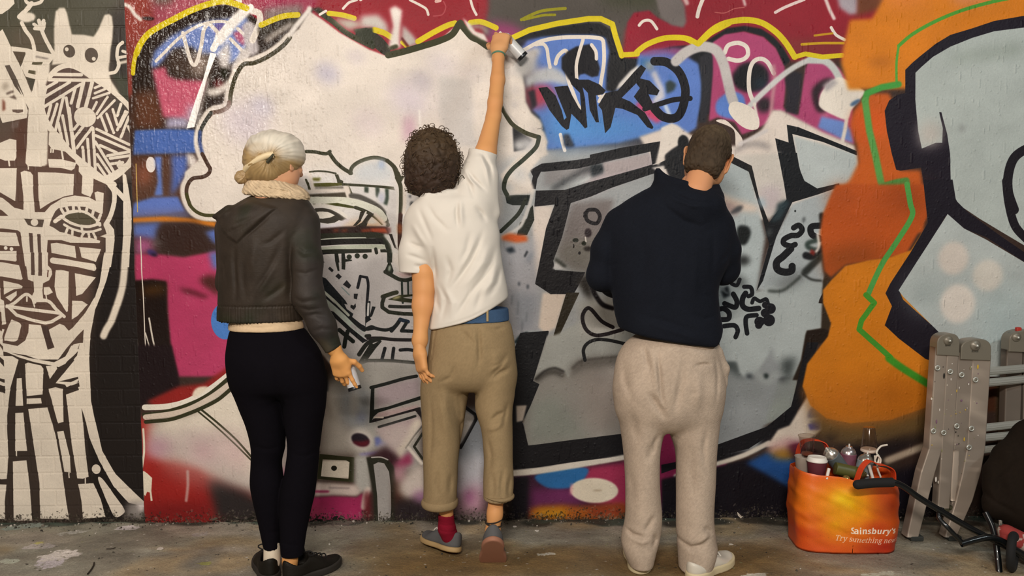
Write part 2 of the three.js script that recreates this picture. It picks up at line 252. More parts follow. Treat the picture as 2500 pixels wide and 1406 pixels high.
S('#12141a', 7, '485,525 515,395', 0, 0.7); S('#12141a', 6, '515,395 590,410', 0, 0.7); S('#12141a', 6.5, '590,410 605,500 590,720 590,900', 1, 0.7); F('#1b1c1f', '440,595 488,595 475,660 440,650', 0, 0.9); F('#1b1c1f', '405,720 440,730 460,705 465,745 440,780 400,750', 0, 0.9);
F('#12161a', '570,860 620,850 650,740 690,745 650,850 625,870 640,890 580,930 570,990', 0, 0.8); S('#12161a', 5, '620,690 610,850', 0, 0.8); S('#c8c8c6', 5, '608,710 600,840', 0, 1);
S('#15191a', 8, '560,1010 640,975 700,995 800,1010 880,990 930,950'); F('#15191a', '560,1010 660,960 700,1000 600,1020', 0, 0.8); S('#15191c', 9, '870,1020 930,950 970,890', 1, 0.8); S('#1b2838', 9, '970,890 1060,915', 0, 0.8); S('#15191a', 8, '1040,930 985,1020 1130,1025', 0, 0.8);
S('#1c181a', 8, '600,1105 750,1105 900,1120 1140,1125', 1, 0.8); S('#1c1e1a', 10, '500,1290 600,1160 740,1110'); S('#1c1e1a', 8, '580,1080 620,1075');
F('#1a1c18', '650,1180 740,1130 760,1140 690,1220 600,1345 560,1350 620,1240', 0, 0.8); S('#1a1c18', 8, '510,1390 600,1360 760,1360 900,1365 1140,1385', 0, 0.8); S('#14161a', 8, '795,1220 760,1350', 0, 0.8); S('#14161a', 8, '895,1220 880,1340', 0, 0.8); S('#14161a', 8, '970,1240 1060,1235 1150,1250', 1, 0.8); S('#1c1f19', 9, '640,1180 510,1390', 1, 0.8);
S('#141a16', 10, '275,1010 370,1090 430,1140', 1, 0.8); S('#141a16', 10, '370,1025 345,1110 330,1200', 1, 0.8);
F('#1c2219', '820,130 870,140 860,230 895,330 880,380 790,340 830,250', 0, 1); E('#9aa69a', 848, 305, 14, 34, 0.2, 1.5); S('#23261c', 9, '800,345 900,400 960,430 1040,440 1110,420'); F('#c4a9a6', '900,350 1110,370 1090,400 1000,410', 0, 3); F('#3a201a', '980,355 1110,365 1090,385', 0, 2); S('#1f2a24', 5, '990,460 995,650 1000,700', 1, 1); S('#1f2a24', 4, '1060,460 1062,600', 1, 1);
S('#2c2e1f', 10, '770,630 870,595 930,580', 0, 0.8); S('#23251c', 9, '785,640 765,700 765,750 840,805 1000,825 1130,830', 0, 0.8); F('#2e301c', '830,660 960,610 1120,600 1120,620 1000,640 1120,660 1110,700 1000,690', 0, 1); S('#232420', 8, '850,740 980,745 1120,745', 1, 0.8); E('#b5ad7c', 930, 640, 50, 12, -0.3, 2);
// --- below the face, grey washes and boxes
fr(760, 860, 3.43);
F('#a5a39e', '380,60 860,90 930,200 930,1000 420,1000 300,600 120,320 200,120', 0, 10); F('#b4ada4', '110,330 300,340 320,640 500,680 420,860 60,880', 0, 12);
F('#8a9198', '240,320 480,300 490,600 280,620', 0, 14); F('#b9b3aa', '330,330 400,340 380,560 330,540', 0, 10); E('#7c84a6', 420, 545, 26, 34, 0, 8);
F('#a99ba0', '540,290 920,210 920,370 540,470', 0, 6); F('#b39a9a', '540,510 900,440 900,480 560,560', 0, 4); F('#b5a1a4', '540,640 900,530 930,590 800,780 720,880', 0, 6);
S('#1a1d1a', 8, '500,295 620,265 780,220 880,200', 1, 0.8); F('#161a16', '500,290 528,290 525,480 640,455 915,365 920,395 640,480 560,505 520,540 500,590 485,590', 0, 0.8); F('#1d1719', '520,555 640,535 900,460 915,460 930,610 910,540 870,490 680,540 560,575 490,592', 0, 0.9); S('#cfc3b8', 4, '530,545 600,545', 1, 1); S('#1f2020', 6, '565,625 680,592 870,535', 0, 1); S('#2b2a2c', 4, '930,615 860,700 790,800', 0, 1);
F(CR, '870,560 920,560 925,600 850,720 760,860 790,910 740,920 700,880 700,800', 0, 5); F('#c7b9b6', '560,650 760,600 840,640 700,860', 0, 8);
E('#cfc9c2', 420, 735, 105, 85, 0.2, 6); E('#231a24', 412, 732, 78, 52, 0.35, 1.6); F('#5c1424', '345,745 420,745 480,735 470,780 400,785', 1, 3);
F('#6a74b0', '530,710 570,710 600,760 540,790', 0, 3); F('#a8a2bc', '580,740 640,770 560,810', 0, 5); F('#8f88bc', '400,850 560,830 540,860 410,868', 0, 3);
F('#3a1f26', '460,880 620,790 720,860 760,920 700,1000 480,920', 0, 7); F('#98345a', '700,930 830,830 850,930 720,990', 0, 6); F('#b07a8c', '690,960 800,930 760,1080 690,1060', 0, 9);
F(CR, '70,900 330,900 330,1060 60,1060', 0, 3); F('#2c2c18', '70,850 360,880 355,1090 50,1060 60,1035 310,1060 320,920 290,905 95,895 80,1040 50,1050', 0, 0.8); E('#1f1c14', 190, 970, 24, 22);
F('#bab9b4', '365,870 480,880 510,1100 500,1180 380,1180 360,1080', 0, 5); F('#d8c8c0', '40,1085 380,1110 420,1180 380,1210 200,1200 20,1210', 0, 4); S('#a03a60', 6, '30,1165 140,1165', 1, 1.6); S('#8a7a7c', 3, '150,1135 320,1140', 1, 2);
F('#a12a5a', '10,1215 180,1205 380,1215 430,1180 440,1240 430,1400 -40,1400', 0, 2.4); F('#b94a6a', '-20,1300 100,1300 100,1420 -40,1420', 0, 14); S(WH, 14, '470,1150 450,1220 440,1300', 1, 2); F('#6a1f28', '440,1180 490,1160 500,1400 440,1400', 0, 6);
F('#2a2a20', '460,880 540,870 640,890 690,960 710,1100 700,1440 530,1440 520,1200', 0, 1.4); F('#a9a6a4', '520,940 560,920 610,930 650,1000 665,1130 668,1300 660,1440 560,1440 550,1200', 0, 1); S('#b9b3b0', 3, '505,880 580,878 640,900', 1, 1.2);
F('#4a2a20', '690,1080 780,1060 780,1250 700,1330', 0, 8); F('#d8ccc4', '740,1060 860,960 960,930 960,1180 800,1240 730,1160', 0, 8); F('#c9a0a8', '700,1000 760,980 780,1060 710,1090', 0, 8); F('#a87aa0', '860,1170 960,1160 960,1300 860,1290', 0, 10); F('#2a2226', '700,1240 940,1260 1000,1420 690,1440', 0, 9);
S('#2a2a22', 6, '930,680 860,790 930,890', 0, 0.9); S(WH, 8, '815,800 925,930', 0, 1.4);
S('#1c2024', 6, '130,320 130,240 118,160', 1, 2); S('#dedede', 2.4, '108,150 118,200', 1, 0.8);

fr(0, 0, 1); F('#d6cac4', '650,1000 740,1000 740,1180 650,1200', 0, 8); F('#c88aa0', '670,1150 720,1140 720,1190 670,1190', 0, 8);
// --- bottom centre, between and right of the second man's legs
fr(980, 1000, 3.4618);
F('#9aa0a8', '440,0 720,0 720,480 480,480', 0, 10); F('#c4c4cc', '480,420 720,360 720,720 460,720', 0, 14); F('#c89ab0', '540,640 700,640 700,880 470,900', 0, 16); F('#a05a8a', '540,700 600,690 600,780 550,780', 0, 8); F('#6a5a5c', '440,880 720,860 740,960 440,960', 0, 8);
S('#17171b', 8, '540,-20 620,40 630,80 560,210 500,320', 0, 0.9); F('#c9c2bc', '540,10 615,60 600,110 500,300 490,200', 0, 3);
// --- silver letters, centre right
fr(1180, 380, 2.8117);
F('#9ca0a2', '120,200 380,-20 620,-60 1200,-60 1200,1400 120,1400', 0, 8); F('#b9bbbb', '150,40 380,-40 560,-40 300,120 280,240 170,260', 0, 8);
F('#dcd0c6', '350,340 490,340 470,420 430,600 390,800 370,860 340,760 340,420', 0, 4); F('#a5a6ac', '120,560 350,560 380,900 400,1200 250,1280 150,1200', 0, 9); F('#8b9098', '180,920 380,960 330,1200 230,1200', 0, 10); F('#d9cbbd', '410,940 570,945 500,1180 430,1220 380,1180 400,1000', 0, 3);
F('#c9d0d0', '590,215 800,150 830,90 640,190', 0, 3); F('#8f8d8e', '420,90 560,60 800,60 830,100 760,130 600,150 420,220', 0, 5); F('#b4a9ac', '760,130 1180,-30 1180,90 600,330', 0, 7); F('#777170', '600,330 800,300 900,300 760,800 640,790 510,690', 0, 6); F('#73706a', '540,600 800,560 760,800 620,790 500,700', 0, 12);
F('#17171b', '320,100 400,55 640,30 820,0 1000,-50 1000,-10 860,40 640,90 420,110 395,110 370,160 360,230 290,225 330,190 340,140', 0, 1);
S('#1a1d22', 8, '830,80 700,100 560,180 480,230', 1, 6); F('#1a2228', '740,60 830,60 820,120 740,150', 0, 4);
F('#17161a', '360,240 560,235 700,190 1060,90 1160,60 1180,110 940,195 740,280 600,325 540,560 480,720 490,785 700,800 660,880 620,950 460,950 355,880 380,760 430,500 490,335 350,350', 0, 1);
F('#c8c8c8', '475,780 500,720 570,780', 0, 1.4); S('#33352f', 8, '500,715 560,760', 1, 3);
F('#1b2220', '150,275 220,268 320,270 310,340 200,340 160,325', 0, 1.2); S('#272d24', 11, '290,0 200,80 150,160 145,230 175,290', 1, 0.9); S('#272d24', 9, '290,300 240,400 120,520', 1, 0.9); F('#22261f', '340,340 350,440 300,545 230,550 250,460 300,430 320,360', 0, 1); S('#c9c6c2', 8, '345,240 320,330 280,440 240,500 130,560', 1, 1.4);
F('#d05a22', '125,555 180,535 300,550 310,590 230,600 130,580', 0, 3.4); F('#26303a', '150,640 200,625 220,660 180,670', 0, 3); S('#30343a', 5, '300,660 285,690', 1, 1.4); E('#4a5058', 245, 880, 8, 14, 0, 2); E('#4a5058', 305, 900, 8, 16, 0, 2); E('#6a7482', 320, 700, 8, 40, 0.5, 5);
S('#171418', 9, '700,395 715,445 775,465 800,420 775,375 720,375 698,415', 1, 0.9); E('#241a1e', 720, 530, 24, 30, 0, 1.4); E('#1c2018', 633, 580, 20, 14); E('#1f2218', 690, 602, 16, 15); E('#201a18', 720, 640, 30, 16, 0, 2); E('#1c1818', 660, 668, 9, 11); E('#1c1818', 620, 620, 5, 14); S('#c8c4be', 3, '700,560 705,590', 1, 1.2);
F('#2a2418', '570,940 660,940 520,1240 480,1240', 0, 1); F('#2a2622', '640,860 720,800 760,1000 900,1100 860,1180 700,960', 0, 6);
S('#1c1518', 10, '930,1160 830,1105 760,1045 720,1050 695,1110 710,1180 770,1230 850,1225 960,1185', 1, 0.9); S('#17181a', 9, '700,1400 692,1330 730,1275 800,1258 880,1275 960,1295', 1, 0.9);
F('#17181c', '230,1280 290,1210 390,1210 450,1205 440,1260 380,1440 240,1440', 0, 1); F('#9ca4a8', '290,1200 390,1200 375,1280 345,1300 310,1280 300,1230', 0, 3); S('#1a2a30', 7, '225,1280 260,1235 300,1220', 1, 1.6);
for (const [x, y, l] of [[200, 960, 60], [240, 1000, 90], [300, 1080, 60], [270, 1140, 70]]) S('#6f757c', 3, `${x},${y} ${x - 6},${y + l}`, 1, 2);
// lower silver and the black underline
fr(1180, 850, 2.528);
F('#17181c', '170,60 230,-60 390,-60 300,210 360,210 330,280 270,420 230,460 190,450 180,300', 0, 1);
F('#9a9c9b', '300,210 400,120 460,120 520,140 600,60 840,40 1500,-40 1500,500 900,540 270,600 260,500', 0, 3);
F('#a3a39f', '300,210 390,-80 900,-80 840,50 640,70 520,130 420,120', 0, 3); S('#2a2826', 15, '360,200 400,150 450,135 495,155', 1, 4); S('#3a3a34', 8, '540,125 580,80 640,65', 1, 5); S('#3c3834', 14, '640,75 760,62 850,55', 1, 9);
F('#8b8784', '560,140 640,90 900,80 900,320 600,330', 0, 22); F('#8f9391', '300,300 560,200 560,560 290,580', 0, 16);
F('#16151a', '185,480 250,460 275,600 560,575 860,535 900,520 900,660 700,690 400,735 190,755', 0, 1);
S('#d9d3c8', 13, '190,770 400,745 600,710 900,668', 1, 1.6);
F('#3a1a30', '190,790 420,760 900,690 900,1010 190,1080', 0, 3); F('#15121a', '190,800 280,790 275,1070 150,1080', 0, 4); F('#9c2f52', '600,740 900,700 1000,1000 700,960 560,900', 0, 6); F('#6a2a5a', '300,870 540,850 640,960 300,1000', 0, 10); F('#2a6aa8', '320,790 470,745 640,740 630,800 580,850 480,868 380,855', 1, 2.4);
F('#a85a20', '290,990 480,970 700,980 880,960 880,1060 280,1060', 0, 6); F('#c89018', '330,990 520,990 500,1050 320,1040', 0, 9); F('#8c3a20', '640,980 880,960 880,1050 660,1050', 0, 8);
E('#e4dac6', 685, 878, 148, 78, 0.04, 1.6); E('#b0a088', 705, 878, 30, 5, 0, 2); S('#d98a9a', 4, '545,840 540,900', 1, 3);
F('#a02a5c', '1085,520 1130,500 1500,480 1500,1000 1085,1010', 0, 3); F('#7a1f48', '1090,700 1200,680 1200,1060 1100,1000', 0, 8); F('#9a7a90', '1085,960 1200,960 1200,1060 1085,1060', 0, 8);

fr(1150, 700, 1.6178);
F('#a2a5a1', '330,195 560,60 640,60 640,330 300,420 245,370 305,200', 0, 3); F('#b0afa9', '420,60 600,20 600,180 440,200', 0, 10);
F('#8f8d88', '245,372 265,350 290,335 330,322 365,335 385,360 400,325 425,295 470,284 640,268 640,590 225,626 205,540 235,470', 0, 1.6);
F('#8b9089', '230,470 330,420 470,600 228,624', 0, 14); F('#8a827c', '420,330 640,300 640,560 480,580', 0, 22);
S('#3a3733', 12, '262,368 292,346 330,336 362,348', 1, 5); S('#2e2c2a', 5, '255,366 290,335 330,322 366,336', 1, 2); S('#55514c', 18, '405,330 440,304 520,296 620,286', 1, 9); S('#4a4642', 4, '400,322 430,296 480,286 620,272', 1, 2.4);
F('#a9b3b3', '980,60 1380,60 1340,180 1300,285 1245,292 1215,340 1180,372 1150,372 1115,345 1100,300 1060,290 1010,300 960,360', 0, 4);
F('#878d8b', '940,360 985,330 1010,300 1060,290 1100,302 1115,345 1150,374 1180,374 1215,342 1242,296 1300,285 1270,500 970,620', 0, 1.8); F('#8d948f', '960,560 1260,430 1270,500 970,620', 0, 8);
S('#343a38', 20, '1000,340 1030,312 1060,308 1092,318 1106,352', 1, 7); S('#2a2f2e', 6, '1005,305 1060,292 1098,304 1112,340 1145,372', 1, 2); S('#2a2a30', 16, '1225,360 1250,310 1290,300', 1, 7); S('#2c2a30', 6, '1212,345 1242,298 1298,286', 1, 2); E('#17201f', 1163, 358, 12, 14, 0, 2); E('#25282c', 1105, 358, 13, 12, 0, 4);
F('#17181c', '195,182 305,174 245,372 270,385 235,470 200,540 165,548 120,520 150,300', 0, 1); F('#b9aea2', '178,470 220,468 205,530 180,536', 0, 1.6); F('#17161a', '120,560 165,546 205,540 226,628 400,605 640,575 640,664 420,690 250,715 120,722', 0, 1); F('#17161a', '960,630 1120,570 1250,520 1300,360 1310,286 1330,170 1400,165 1370,230 1320,240 1310,400 1275,540 1200,580 1200,625 1100,665 960,705', 0, 1);
S('#1c1518', 9, '560,160 515,135 475,90 455,88 440,120 452,165 485,190 530,188 600,168', 1, 0.9); S('#1a1619', 11, '475,-10 490,30 520,70 560,85', 1, 1.4); S('#17181a', 8, '450,290 444,250 462,222 500,208 550,212 610,226', 1, 0.9);
S('#d9d3c8', 12, '120,742 250,732 420,706 610,672', 1, 1.6);
// --- WIKO panel: black, blue, pink and grey
fr(1180, 0, 3.348);
F('#17181c', '200,330 380,270 600,220 860,185 960,190 1040,240 1080,330 1120,470 1290,480 1400,420 1540,380 1660,370 1740,395 1870,330 2009,260 2009,900 250,1240', 0, 1.5);
F('#5b7cc4', '310,400 360,330 480,300 700,285 900,285 1000,310 1030,420 1010,560 1000,740 1060,760 1240,640 1270,440 1400,410 1560,410 1660,460 1760,520 1790,700 1780,850 1740,1050 1660,1100 1450,1080 1100,1170 520,1225 500,1050 460,960 400,900 420,640', 0, 2.6);
F('#4f8acb', '480,950 700,900 1000,950 1300,1000 1480,1000 1400,1080 1100,1150 540,1200', 0, 20); F('#6a68b4', '320,380 400,330 420,470 350,470', 0, 12); F('#6f5a9a', '1280,470 1500,420 1700,440 1640,480 1400,460', 0, 8);
F('#8c4a78', '1270,430 1560,390 1700,410 1660,470 1500,430 1300,460', 0, 5);
F('#b8435a', '340,720 480,680 570,720 600,800 470,880 380,880', 0, 10); F('#241a26', '365,750 420,730 440,860 400,900', 0, 3); F('#c0466c', '1240,860 1330,790 1420,880 1480,960 1420,1010 1340,960', 0, 4); F('#6a2a6a', '350,660 420,600 520,560 480,640', 0, 10);
F('#b9bcc0', '340,640 420,570 560,540 640,580 700,640 700,700 560,670 440,680 350,720', 0, 5); F('#c4c0bc', '330,420 420,380 480,400 440,480 360,520', 0, 6);
S(WH, 9, '330,410 460,340 600,310 750,302 900,305 970,320 985,380 985,520 960,680 950,780', 1, 1); S(WH, 8, '430,365 490,360 520,400 530,470 545,550', 1, 1); S(WH, 9, '590,520 610,460 660,415 685,430 690,500 680,570 700,670 735,760 760,830 800,910', 1, 1);
F('#dcd8d4', '1080,740 1110,680 1200,580 1280,520 1250,590 1180,680', 0, 2); F('#c9c6cc', '1370,600 1410,570 1440,640 1480,720 1490,800 1400,860 1380,830 1440,740', 0, 4); S('#c8d4e4', 9, '1490,870 1520,940', 1, 2.4); F('#3a6a9a', '1270,490 1330,470 1400,510 1300,560', 0, 6); E('#8a9496', 1360, 540, 36, 40, 0, 5);
F('#14141a', '690,420 760,380 870,360 920,410 935,490 955,560 940,620 890,630 830,600 790,610 770,650 700,650 640,560 640,470', 0, 1.6); S(WH, 8, '815,325 780,440 760,540 765,660', 1, 1); S(WH, 8, '885,365 920,420 925,480', 1, 1);
F('#14141a', '450,720 520,710 590,780 640,900 660,980 680,960 640,860 580,710 690,700 720,770 780,880 800,900 790,760 720,690 700,640 760,640 800,660 830,800 850,1040 830,1050 790,1000 720,930 700,1050 680,1062 640,1030 540,900', 0, 1);
F('#14141a', '780,650 860,650 950,690 1000,740 980,770 920,780 930,880 945,1000 920,1000 870,900 855,760 800,700', 0, 1); S(WH, 7, '945,830 960,800 1000,770', 1, 1.2);
F('#14141a', '1000,760 1100,740 1230,590 1290,530 1330,560 1280,640 1360,660 1440,740 1420,780 1350,770 1390,860 1380,900 1330,870 1320,900 1230,790 1280,720 1250,680 1130,800 1200,830 1320,920 1390,1040 1380,1055 1340,1040 1260,940 1140,890 1080,880 1040,1040 995,1090 970,900 940,860', 0, 1.2);
S('#14141a', 20, '1400,500 1500,510 1600,590 1650,720 1640,840 1600,940 1540,970 1460,950 1400,890', 1, 1); S('#14141a', 12, '1320,890 1440,850 1560,815 1690,805', 1, 1); F('#2c3a3c', '1490,680 1530,650 1580,690 1560,740 1500,770', 0, 3); F('#4a72b8', '1500,620 1540,610 1570,660 1520,650', 0, 3);
S('#e0dcd8', 8, '630,1100 650,1180 665,1230', 1, 1); F('#2c3442', '650,1100 700,1095 750,1200 700,1210 660,1200', 0, 3);
S(YE, 13, '235,310 380,243 600,192 860,152 960,152 1055,195 1080,290 1115,400 1132,455', 0, 0.8); S(YE, 12, '1135,448 1260,440', 0, 0.8); S(YE, 13, '1255,425 1340,362 1480,312 1640,310 1755,352 1860,268 2009,190', 1, 0.8);
fr(880, 0, 2.8115);
F(WH, '960,380 1010,440 1080,440 1120,540 1130,600 1138,700 1175,775 1235,825 1250,860 1246,890 1262,905 1288,975 1275,1020 1290,1060 1240,1085 1200,1130 1150,1200 1170,1240 1190,1290 1180,1330 1000,1340 960,1200 1100,1060 1180,960 1040,860 960,760', 0, 2.4);
F('#cdc7c2', '980,330 1080,340 1150,350 1200,400 1190,470 1120,520 1010,500', 0, 6); F('#b4b2b2', '1060,400 1160,380 1230,460 1160,540 1080,500', 0, 9); F('#d6cfc8', '990,420 1080,440 1110,520 1000,520', 0, 5);
for (const [x, y, r, c] of [[1150, 990, 60, '#bcbcbe'], [1090, 1000, 40, '#c6c6c6'], [1090, 1200, 60, '#c9c9c8'], [1060, 620, 40, '#d2cac4'], [1060, 720, 30, '#cdc6c2'], [1190, 900, 24, '#cfc6c0'], [1100, 470, 40, '#b9b7b4'], [1010, 1290, 40, '#bdbebd']]) E(c, x, y, r, r * 0.8, 0.5, r * 0.16);
S('#3a3a26', 10, '960,720 985,765 1040,850 1130,910 1225,942', 1, 0.8); S('#c9c2bc', 5, '985,715 1010,775 1080,850', 1, 1.4); S('#9a9490', 2, '1215,885 1250,880', 1, 0.8);
S('#333a2f', 10, '1225,942 1205,1010 1120,1095 1045,1160 1000,1220 985,1290 1005,1335', 1, 0.8);
// grey band arching and pink dome
fr(1650, 0, 3.348);
F('#a9446f', '290,330 400,270 560,255 720,300 830,400 890,540 900,700 880,880 1000,940 1060,560 1100,470 1240,480 1340,560 1440,700 1460,1180 1200,1100 900,920 780,900 760,1000 650,1060 540,1100 480,1000 340,960 270,990 300,560', 0, 2); F('#17181c', '190,380 290,310 420,230 560,210 700,235 800,300 880,390 940,500 890,540 820,390 720,300 560,255 400,280 310,340 240,440', 0, 1.6);
F('#2a2a30', '190,470 260,430 300,460 300,600 280,800 250,1000 180,1010 210,800 210,600', 0, 2.4); F('#26222a', '890,640 960,580 1030,600 1020,760 990,940 890,920 910,760', 0, 3); F('#33261c', '1000,470 1360,470 1360,530 1240,490 1100,490', 0, 5);
E('#17181c', 612, 632, 146, 118, -0.1, 4); E('#1c2a36', 700, 690, 60, 50, 0, 10); E('#a9446f', 470, 560, 20, 20, 0, 6); E('#2a2228', 720, 860, 62, 64, 0, 6); F('#2a1c22', '1110,760 1160,680 1240,640 1300,650 1230,700 1170,800 1230,920 1150,910', 1, 4); F('#5a7ec8', '330,840 400,770 480,750 560,800 560,960 440,970 340,930', 1, 2.4); F('#6b88c8', '1190,950 1370,990 1430,1060 1450,1170 1340,1130 1160,1040', 0, 3); E('#d68aa0', 1220, 940, 30, 10, 0.3, 5);
S(WH, 10, '400,430 430,370 510,350 575,380 590,440 560,480 500,495 430,480', 1, 1.2); S(WH, 10, '640,850 600,740 600,600 630,510 690,480 750,510 800,600', 1, 1.2); S('#b9848e', 8, '800,540 810,650 790,800 770,1000', 1, 3);
S('#bdb8b6', 24, '0,500 80,430 180,385 270,385 340,420 390,520 420,640 450,770 470,830', 1, 1.4); S('#c8c8c6', 13, '600,870 700,770 820,660 920,580 1020,520 1100,490 1200,490', 1, 1.4); S('#bfc4c0', 17, '1100,490 1220,500 1290,560 1340,650 1350,690', 1, 1.6);
F('#e3dace', '435,860 480,830 560,850 640,900 680,980 670,1050 600,1060 520,1020 440,930', 1, 1); F('#e3dace', '1170,820 1200,740 1290,650 1370,640 1540,740 1520,800 1440,900 1400,980 1280,940 1180,880', 1, 1.4); F('#a8a2a4', '1200,700 1290,640 1330,680 1230,760', 0, 4); S(WH, 7, '640,850 665,980', 1, 1.4); S(WH, 9, '1395,980 1380,1070 1360,1160', 1, 1.4); E('#4a6a8c', 1470, 840, 48, 18, -0.5, 2);
F('#e0d4ca', '330,990 400,980 470,1040 540,1130 540,1200 490,1200 470,1060', 1, 1.2);
S(YE, 12, '0,305 100,315 180,358', 1, 0.8); S(YE, 14, '185,355 290,250 400,190 560,162 700,185 820,262 900,350 972,465', 1, 0.8); S(YE, 11, '975,465 1060,440 1200,465 1360,452', 0, 0.9);
// silver letters right: white fringe, black strokes
F('#dcd0c6', '-300,1120 0,1020 120,1100 300,1200 540,1190 700,1060 790,900 860,900 1200,1080 1460,1190 1490,1320 1490,1500 700,1800 -60,1500', 0, 3); F('#9aa3a2', '440,1290 600,1370 640,1500 640,1700 400,1700 420,1400', 0, 4);
F('#b4bcbc', '960,1110 1100,1150 1480,1260 1495,1400 1440,1500 1100,1600 1020,1480', 0, 3); S('#4a4a52', 6, '490,1240 560,1190 680,1180 760,1210', 1, 7); S('#cfc8c6', 9, '520,1180 640,1120 740,1070', 1, 2);
F('#17181c', '905,1020 1000,1040 1200,1120 1480,1235 1480,1270 1200,1160 950,1095 990,1300 1020,1406 1060,1500 880,1500 810,1130 920,1165', 0, 1); F('#1b1c1c', '430,1260 600,1350 640,1406 640,1460 600,1406 420,1310', 0, 1);
F('#17181c', '30,1110 90,1120 110,1180 80,1230 40,1240 20,1170', 1, 2);
fr(1650, 380, 2.812);
F('#aab4b6', '130,20 480,60 560,300 620,560 560,960 350,1300 60,1400 -60,700', 0, 4); F('#c9c3bb', '380,0 720,-20 770,260 700,360 640,460 560,260 500,60', 0, 4); F('#b9aeb0', '560,220 700,200 740,280 650,440 600,340', 0, 10); F('#dcc8b8', '280,240 400,300 560,350 570,390 420,380 300,330', 0, 7); F('#b49a94', '310,310 420,340 420,420 340,390', 0, 7); F('#9aa0a0', '300,170 440,220 400,260 300,210', 0, 8); F('#4c4c50', '370,400 420,350 460,345 440,385', 1, 3);
F('#a9b1b4', '800,330 1090,230 1060,420 990,640 1030,900 600,930 560,920 640,640', 0, 3); F('#a8b0b0', '560,930 840,840 1010,880 1000,1250 880,1406 870,1500 200,1600 300,1100', 0, 3); F('#8d9597', '590,860 840,760 900,840 700,920', 0, 12); F('#75797a', '700,880 860,800 870,850 720,935', 0, 10);
F('#17191d', '860,160 970,225 1120,190 1125,215 980,265 800,320 760,400 690,560 600,860 555,930 640,620 640,460 760,300 740,180 700,-20 830,-20', 0, 1); F('#2b3a40', '700,330 760,300 790,320 720,440 650,460 690,380', 0, 4); F('#1a1a1c', '380,0 520,70 570,280 640,460 640,600 600,440 500,110 380,50', 0, 1); F('#22201e', '490,60 520,70 515,110 495,100', 0, 1.2); F('#9ab0bc', '560,300 600,290 620,350 590,360', 0, 6);
F('#15191a', '440,480 500,490 515,540 480,610 430,600 420,520', 1, 3); E('#2a2c2c', 465, 720, 44, 34, 0, 6); F('#4c5050', '360,850 440,830 500,880 440,900', 0, 8);
S('#16171b', 13, '810,495 845,478 868,510 840,545 790,550 745,575 745,605 790,620 820,610', 1, 1); S('#16171b', 17, '790,640 740,690 695,730 700,780 750,800 795,790 800,760', 1, 1); S('#16171b', 15, '990,480 930,490 935,540 990,570', 1, 1.2); S('#33403c', 11, '975,580 910,600 910,630 960,650', 1, 2.4); S('#16171b', 17, '1000,640 940,690 895,685', 1, 1.8); S('#2a2e2c', 17, '1000,690 920,770 890,800', 1, 3); S('#2a2c2a', 5, '870,810 930,850 1000,860', 1, 2); F('#7a2a24', '930,640 960,660 950,690 920,670', 0, 2); F('#241f1c', '985,400 1030,400 1040,460 1000,500', 1, 2); F('#3a4a4e', '1085,230 1130,200 1110,260', 0, 2); S('#e4ded6', 6, '975,540 985,620 965,660', 1, 2);
S('#252a26', 5, '640,930 740,925 860,830', 1, 3); E('#2a2e30', 820, 380, 6, 8); E('#3a3e40', 880, 440, 8, 20, 0.3, 3); E('#3a3e40', 645, 530, 20, 30, 0.3, 4);
S('#12141a', 9, '385,880 420,890 440,850', 1, 1.2); F('#1a2026', '310,930 360,890 375,960 330,980', 0, 3);
S('#12141a', 12, '335,1015 370,1030 410,1040 420,1000 395,950', 1, 0.9); S('#12141a', 13, '570,1048 500,1055 460,1030 460,980 480,945', 1, 0.9); S('#12141a', 10, '470,900 515,905 525,950 500,965', 1, 0.9); S('#12141a', 9, '525,1010 540,980 580,1000 620,985 635,1020', 1, 0.9); S('#12141a', 12, '295,1055 330,1050 365,1080 360,1120 310,1125', 1, 0.9); S('#12141a', 11, '330,1170 400,1165 425,1200 410,1245', 1, 0.9); S('#12141a', 11, '555,1095 490,1105 480,1150 490,1220', 1, 0.9);
for (const [x, y, r] of [[650, 1050, 36], [615, 1080, 30], [640, 1130, 40], [575, 1140, 34], [570, 1165, 24], [615, 1025, 22]]) E('#15151c', x, y, r, r);
for (const [y, l] of [[965, 300], [985, 320]]) S('#8f979a', 3, `${l},${y - 60} ${l + 40},${y - 40}`, 1, 2);
F('#33281c', '1010,860 1040,800 1060,820 1060,1190 1000,1200 1010,1010', 0, 1.6); F('#2a1f1a', '985,990 1010,940 1010,1015 980,1012', 0, 1); F('#21160f', '900,1200 1000,1185 1060,1200 1050,1270 940,1310 900,1406 840,1540 800,1540 860,1400 890,1230', 0, 1.4);
fr(0, 0, 1); F('#17181c', '1440,378 1520,360 1612,345 1606,396 1592,402 1588,370 1510,388 1440,404', 0, 1); F('#1b1c20', '1622,376 1662,350 1690,350 1690,450 1640,446 1626,414', 0, 2); F('#17181c', '1440,448 1530,420 1600,402 1650,380 1660,400 1604,420 1540,440 1440,470', 0, 1.2);
F('#a79d9e', '1470,398 1584,376 1590,400 1480,430', 0, 3); F('#17171b', '1430,452 1540,422 1600,404 1606,420 1500,456 1430,480', 0, 1); F(WH, '1614,312 1640,300 1660,312 1668,346 1640,362 1624,378 1608,404 1600,400 1612,350', 0, 2);
E('#15161a', 1667, 347, 12, 16, 0, 1.4); F('#dcd5cf', '1590,410 1622,404 1626,428 1610,420', 0, 2);
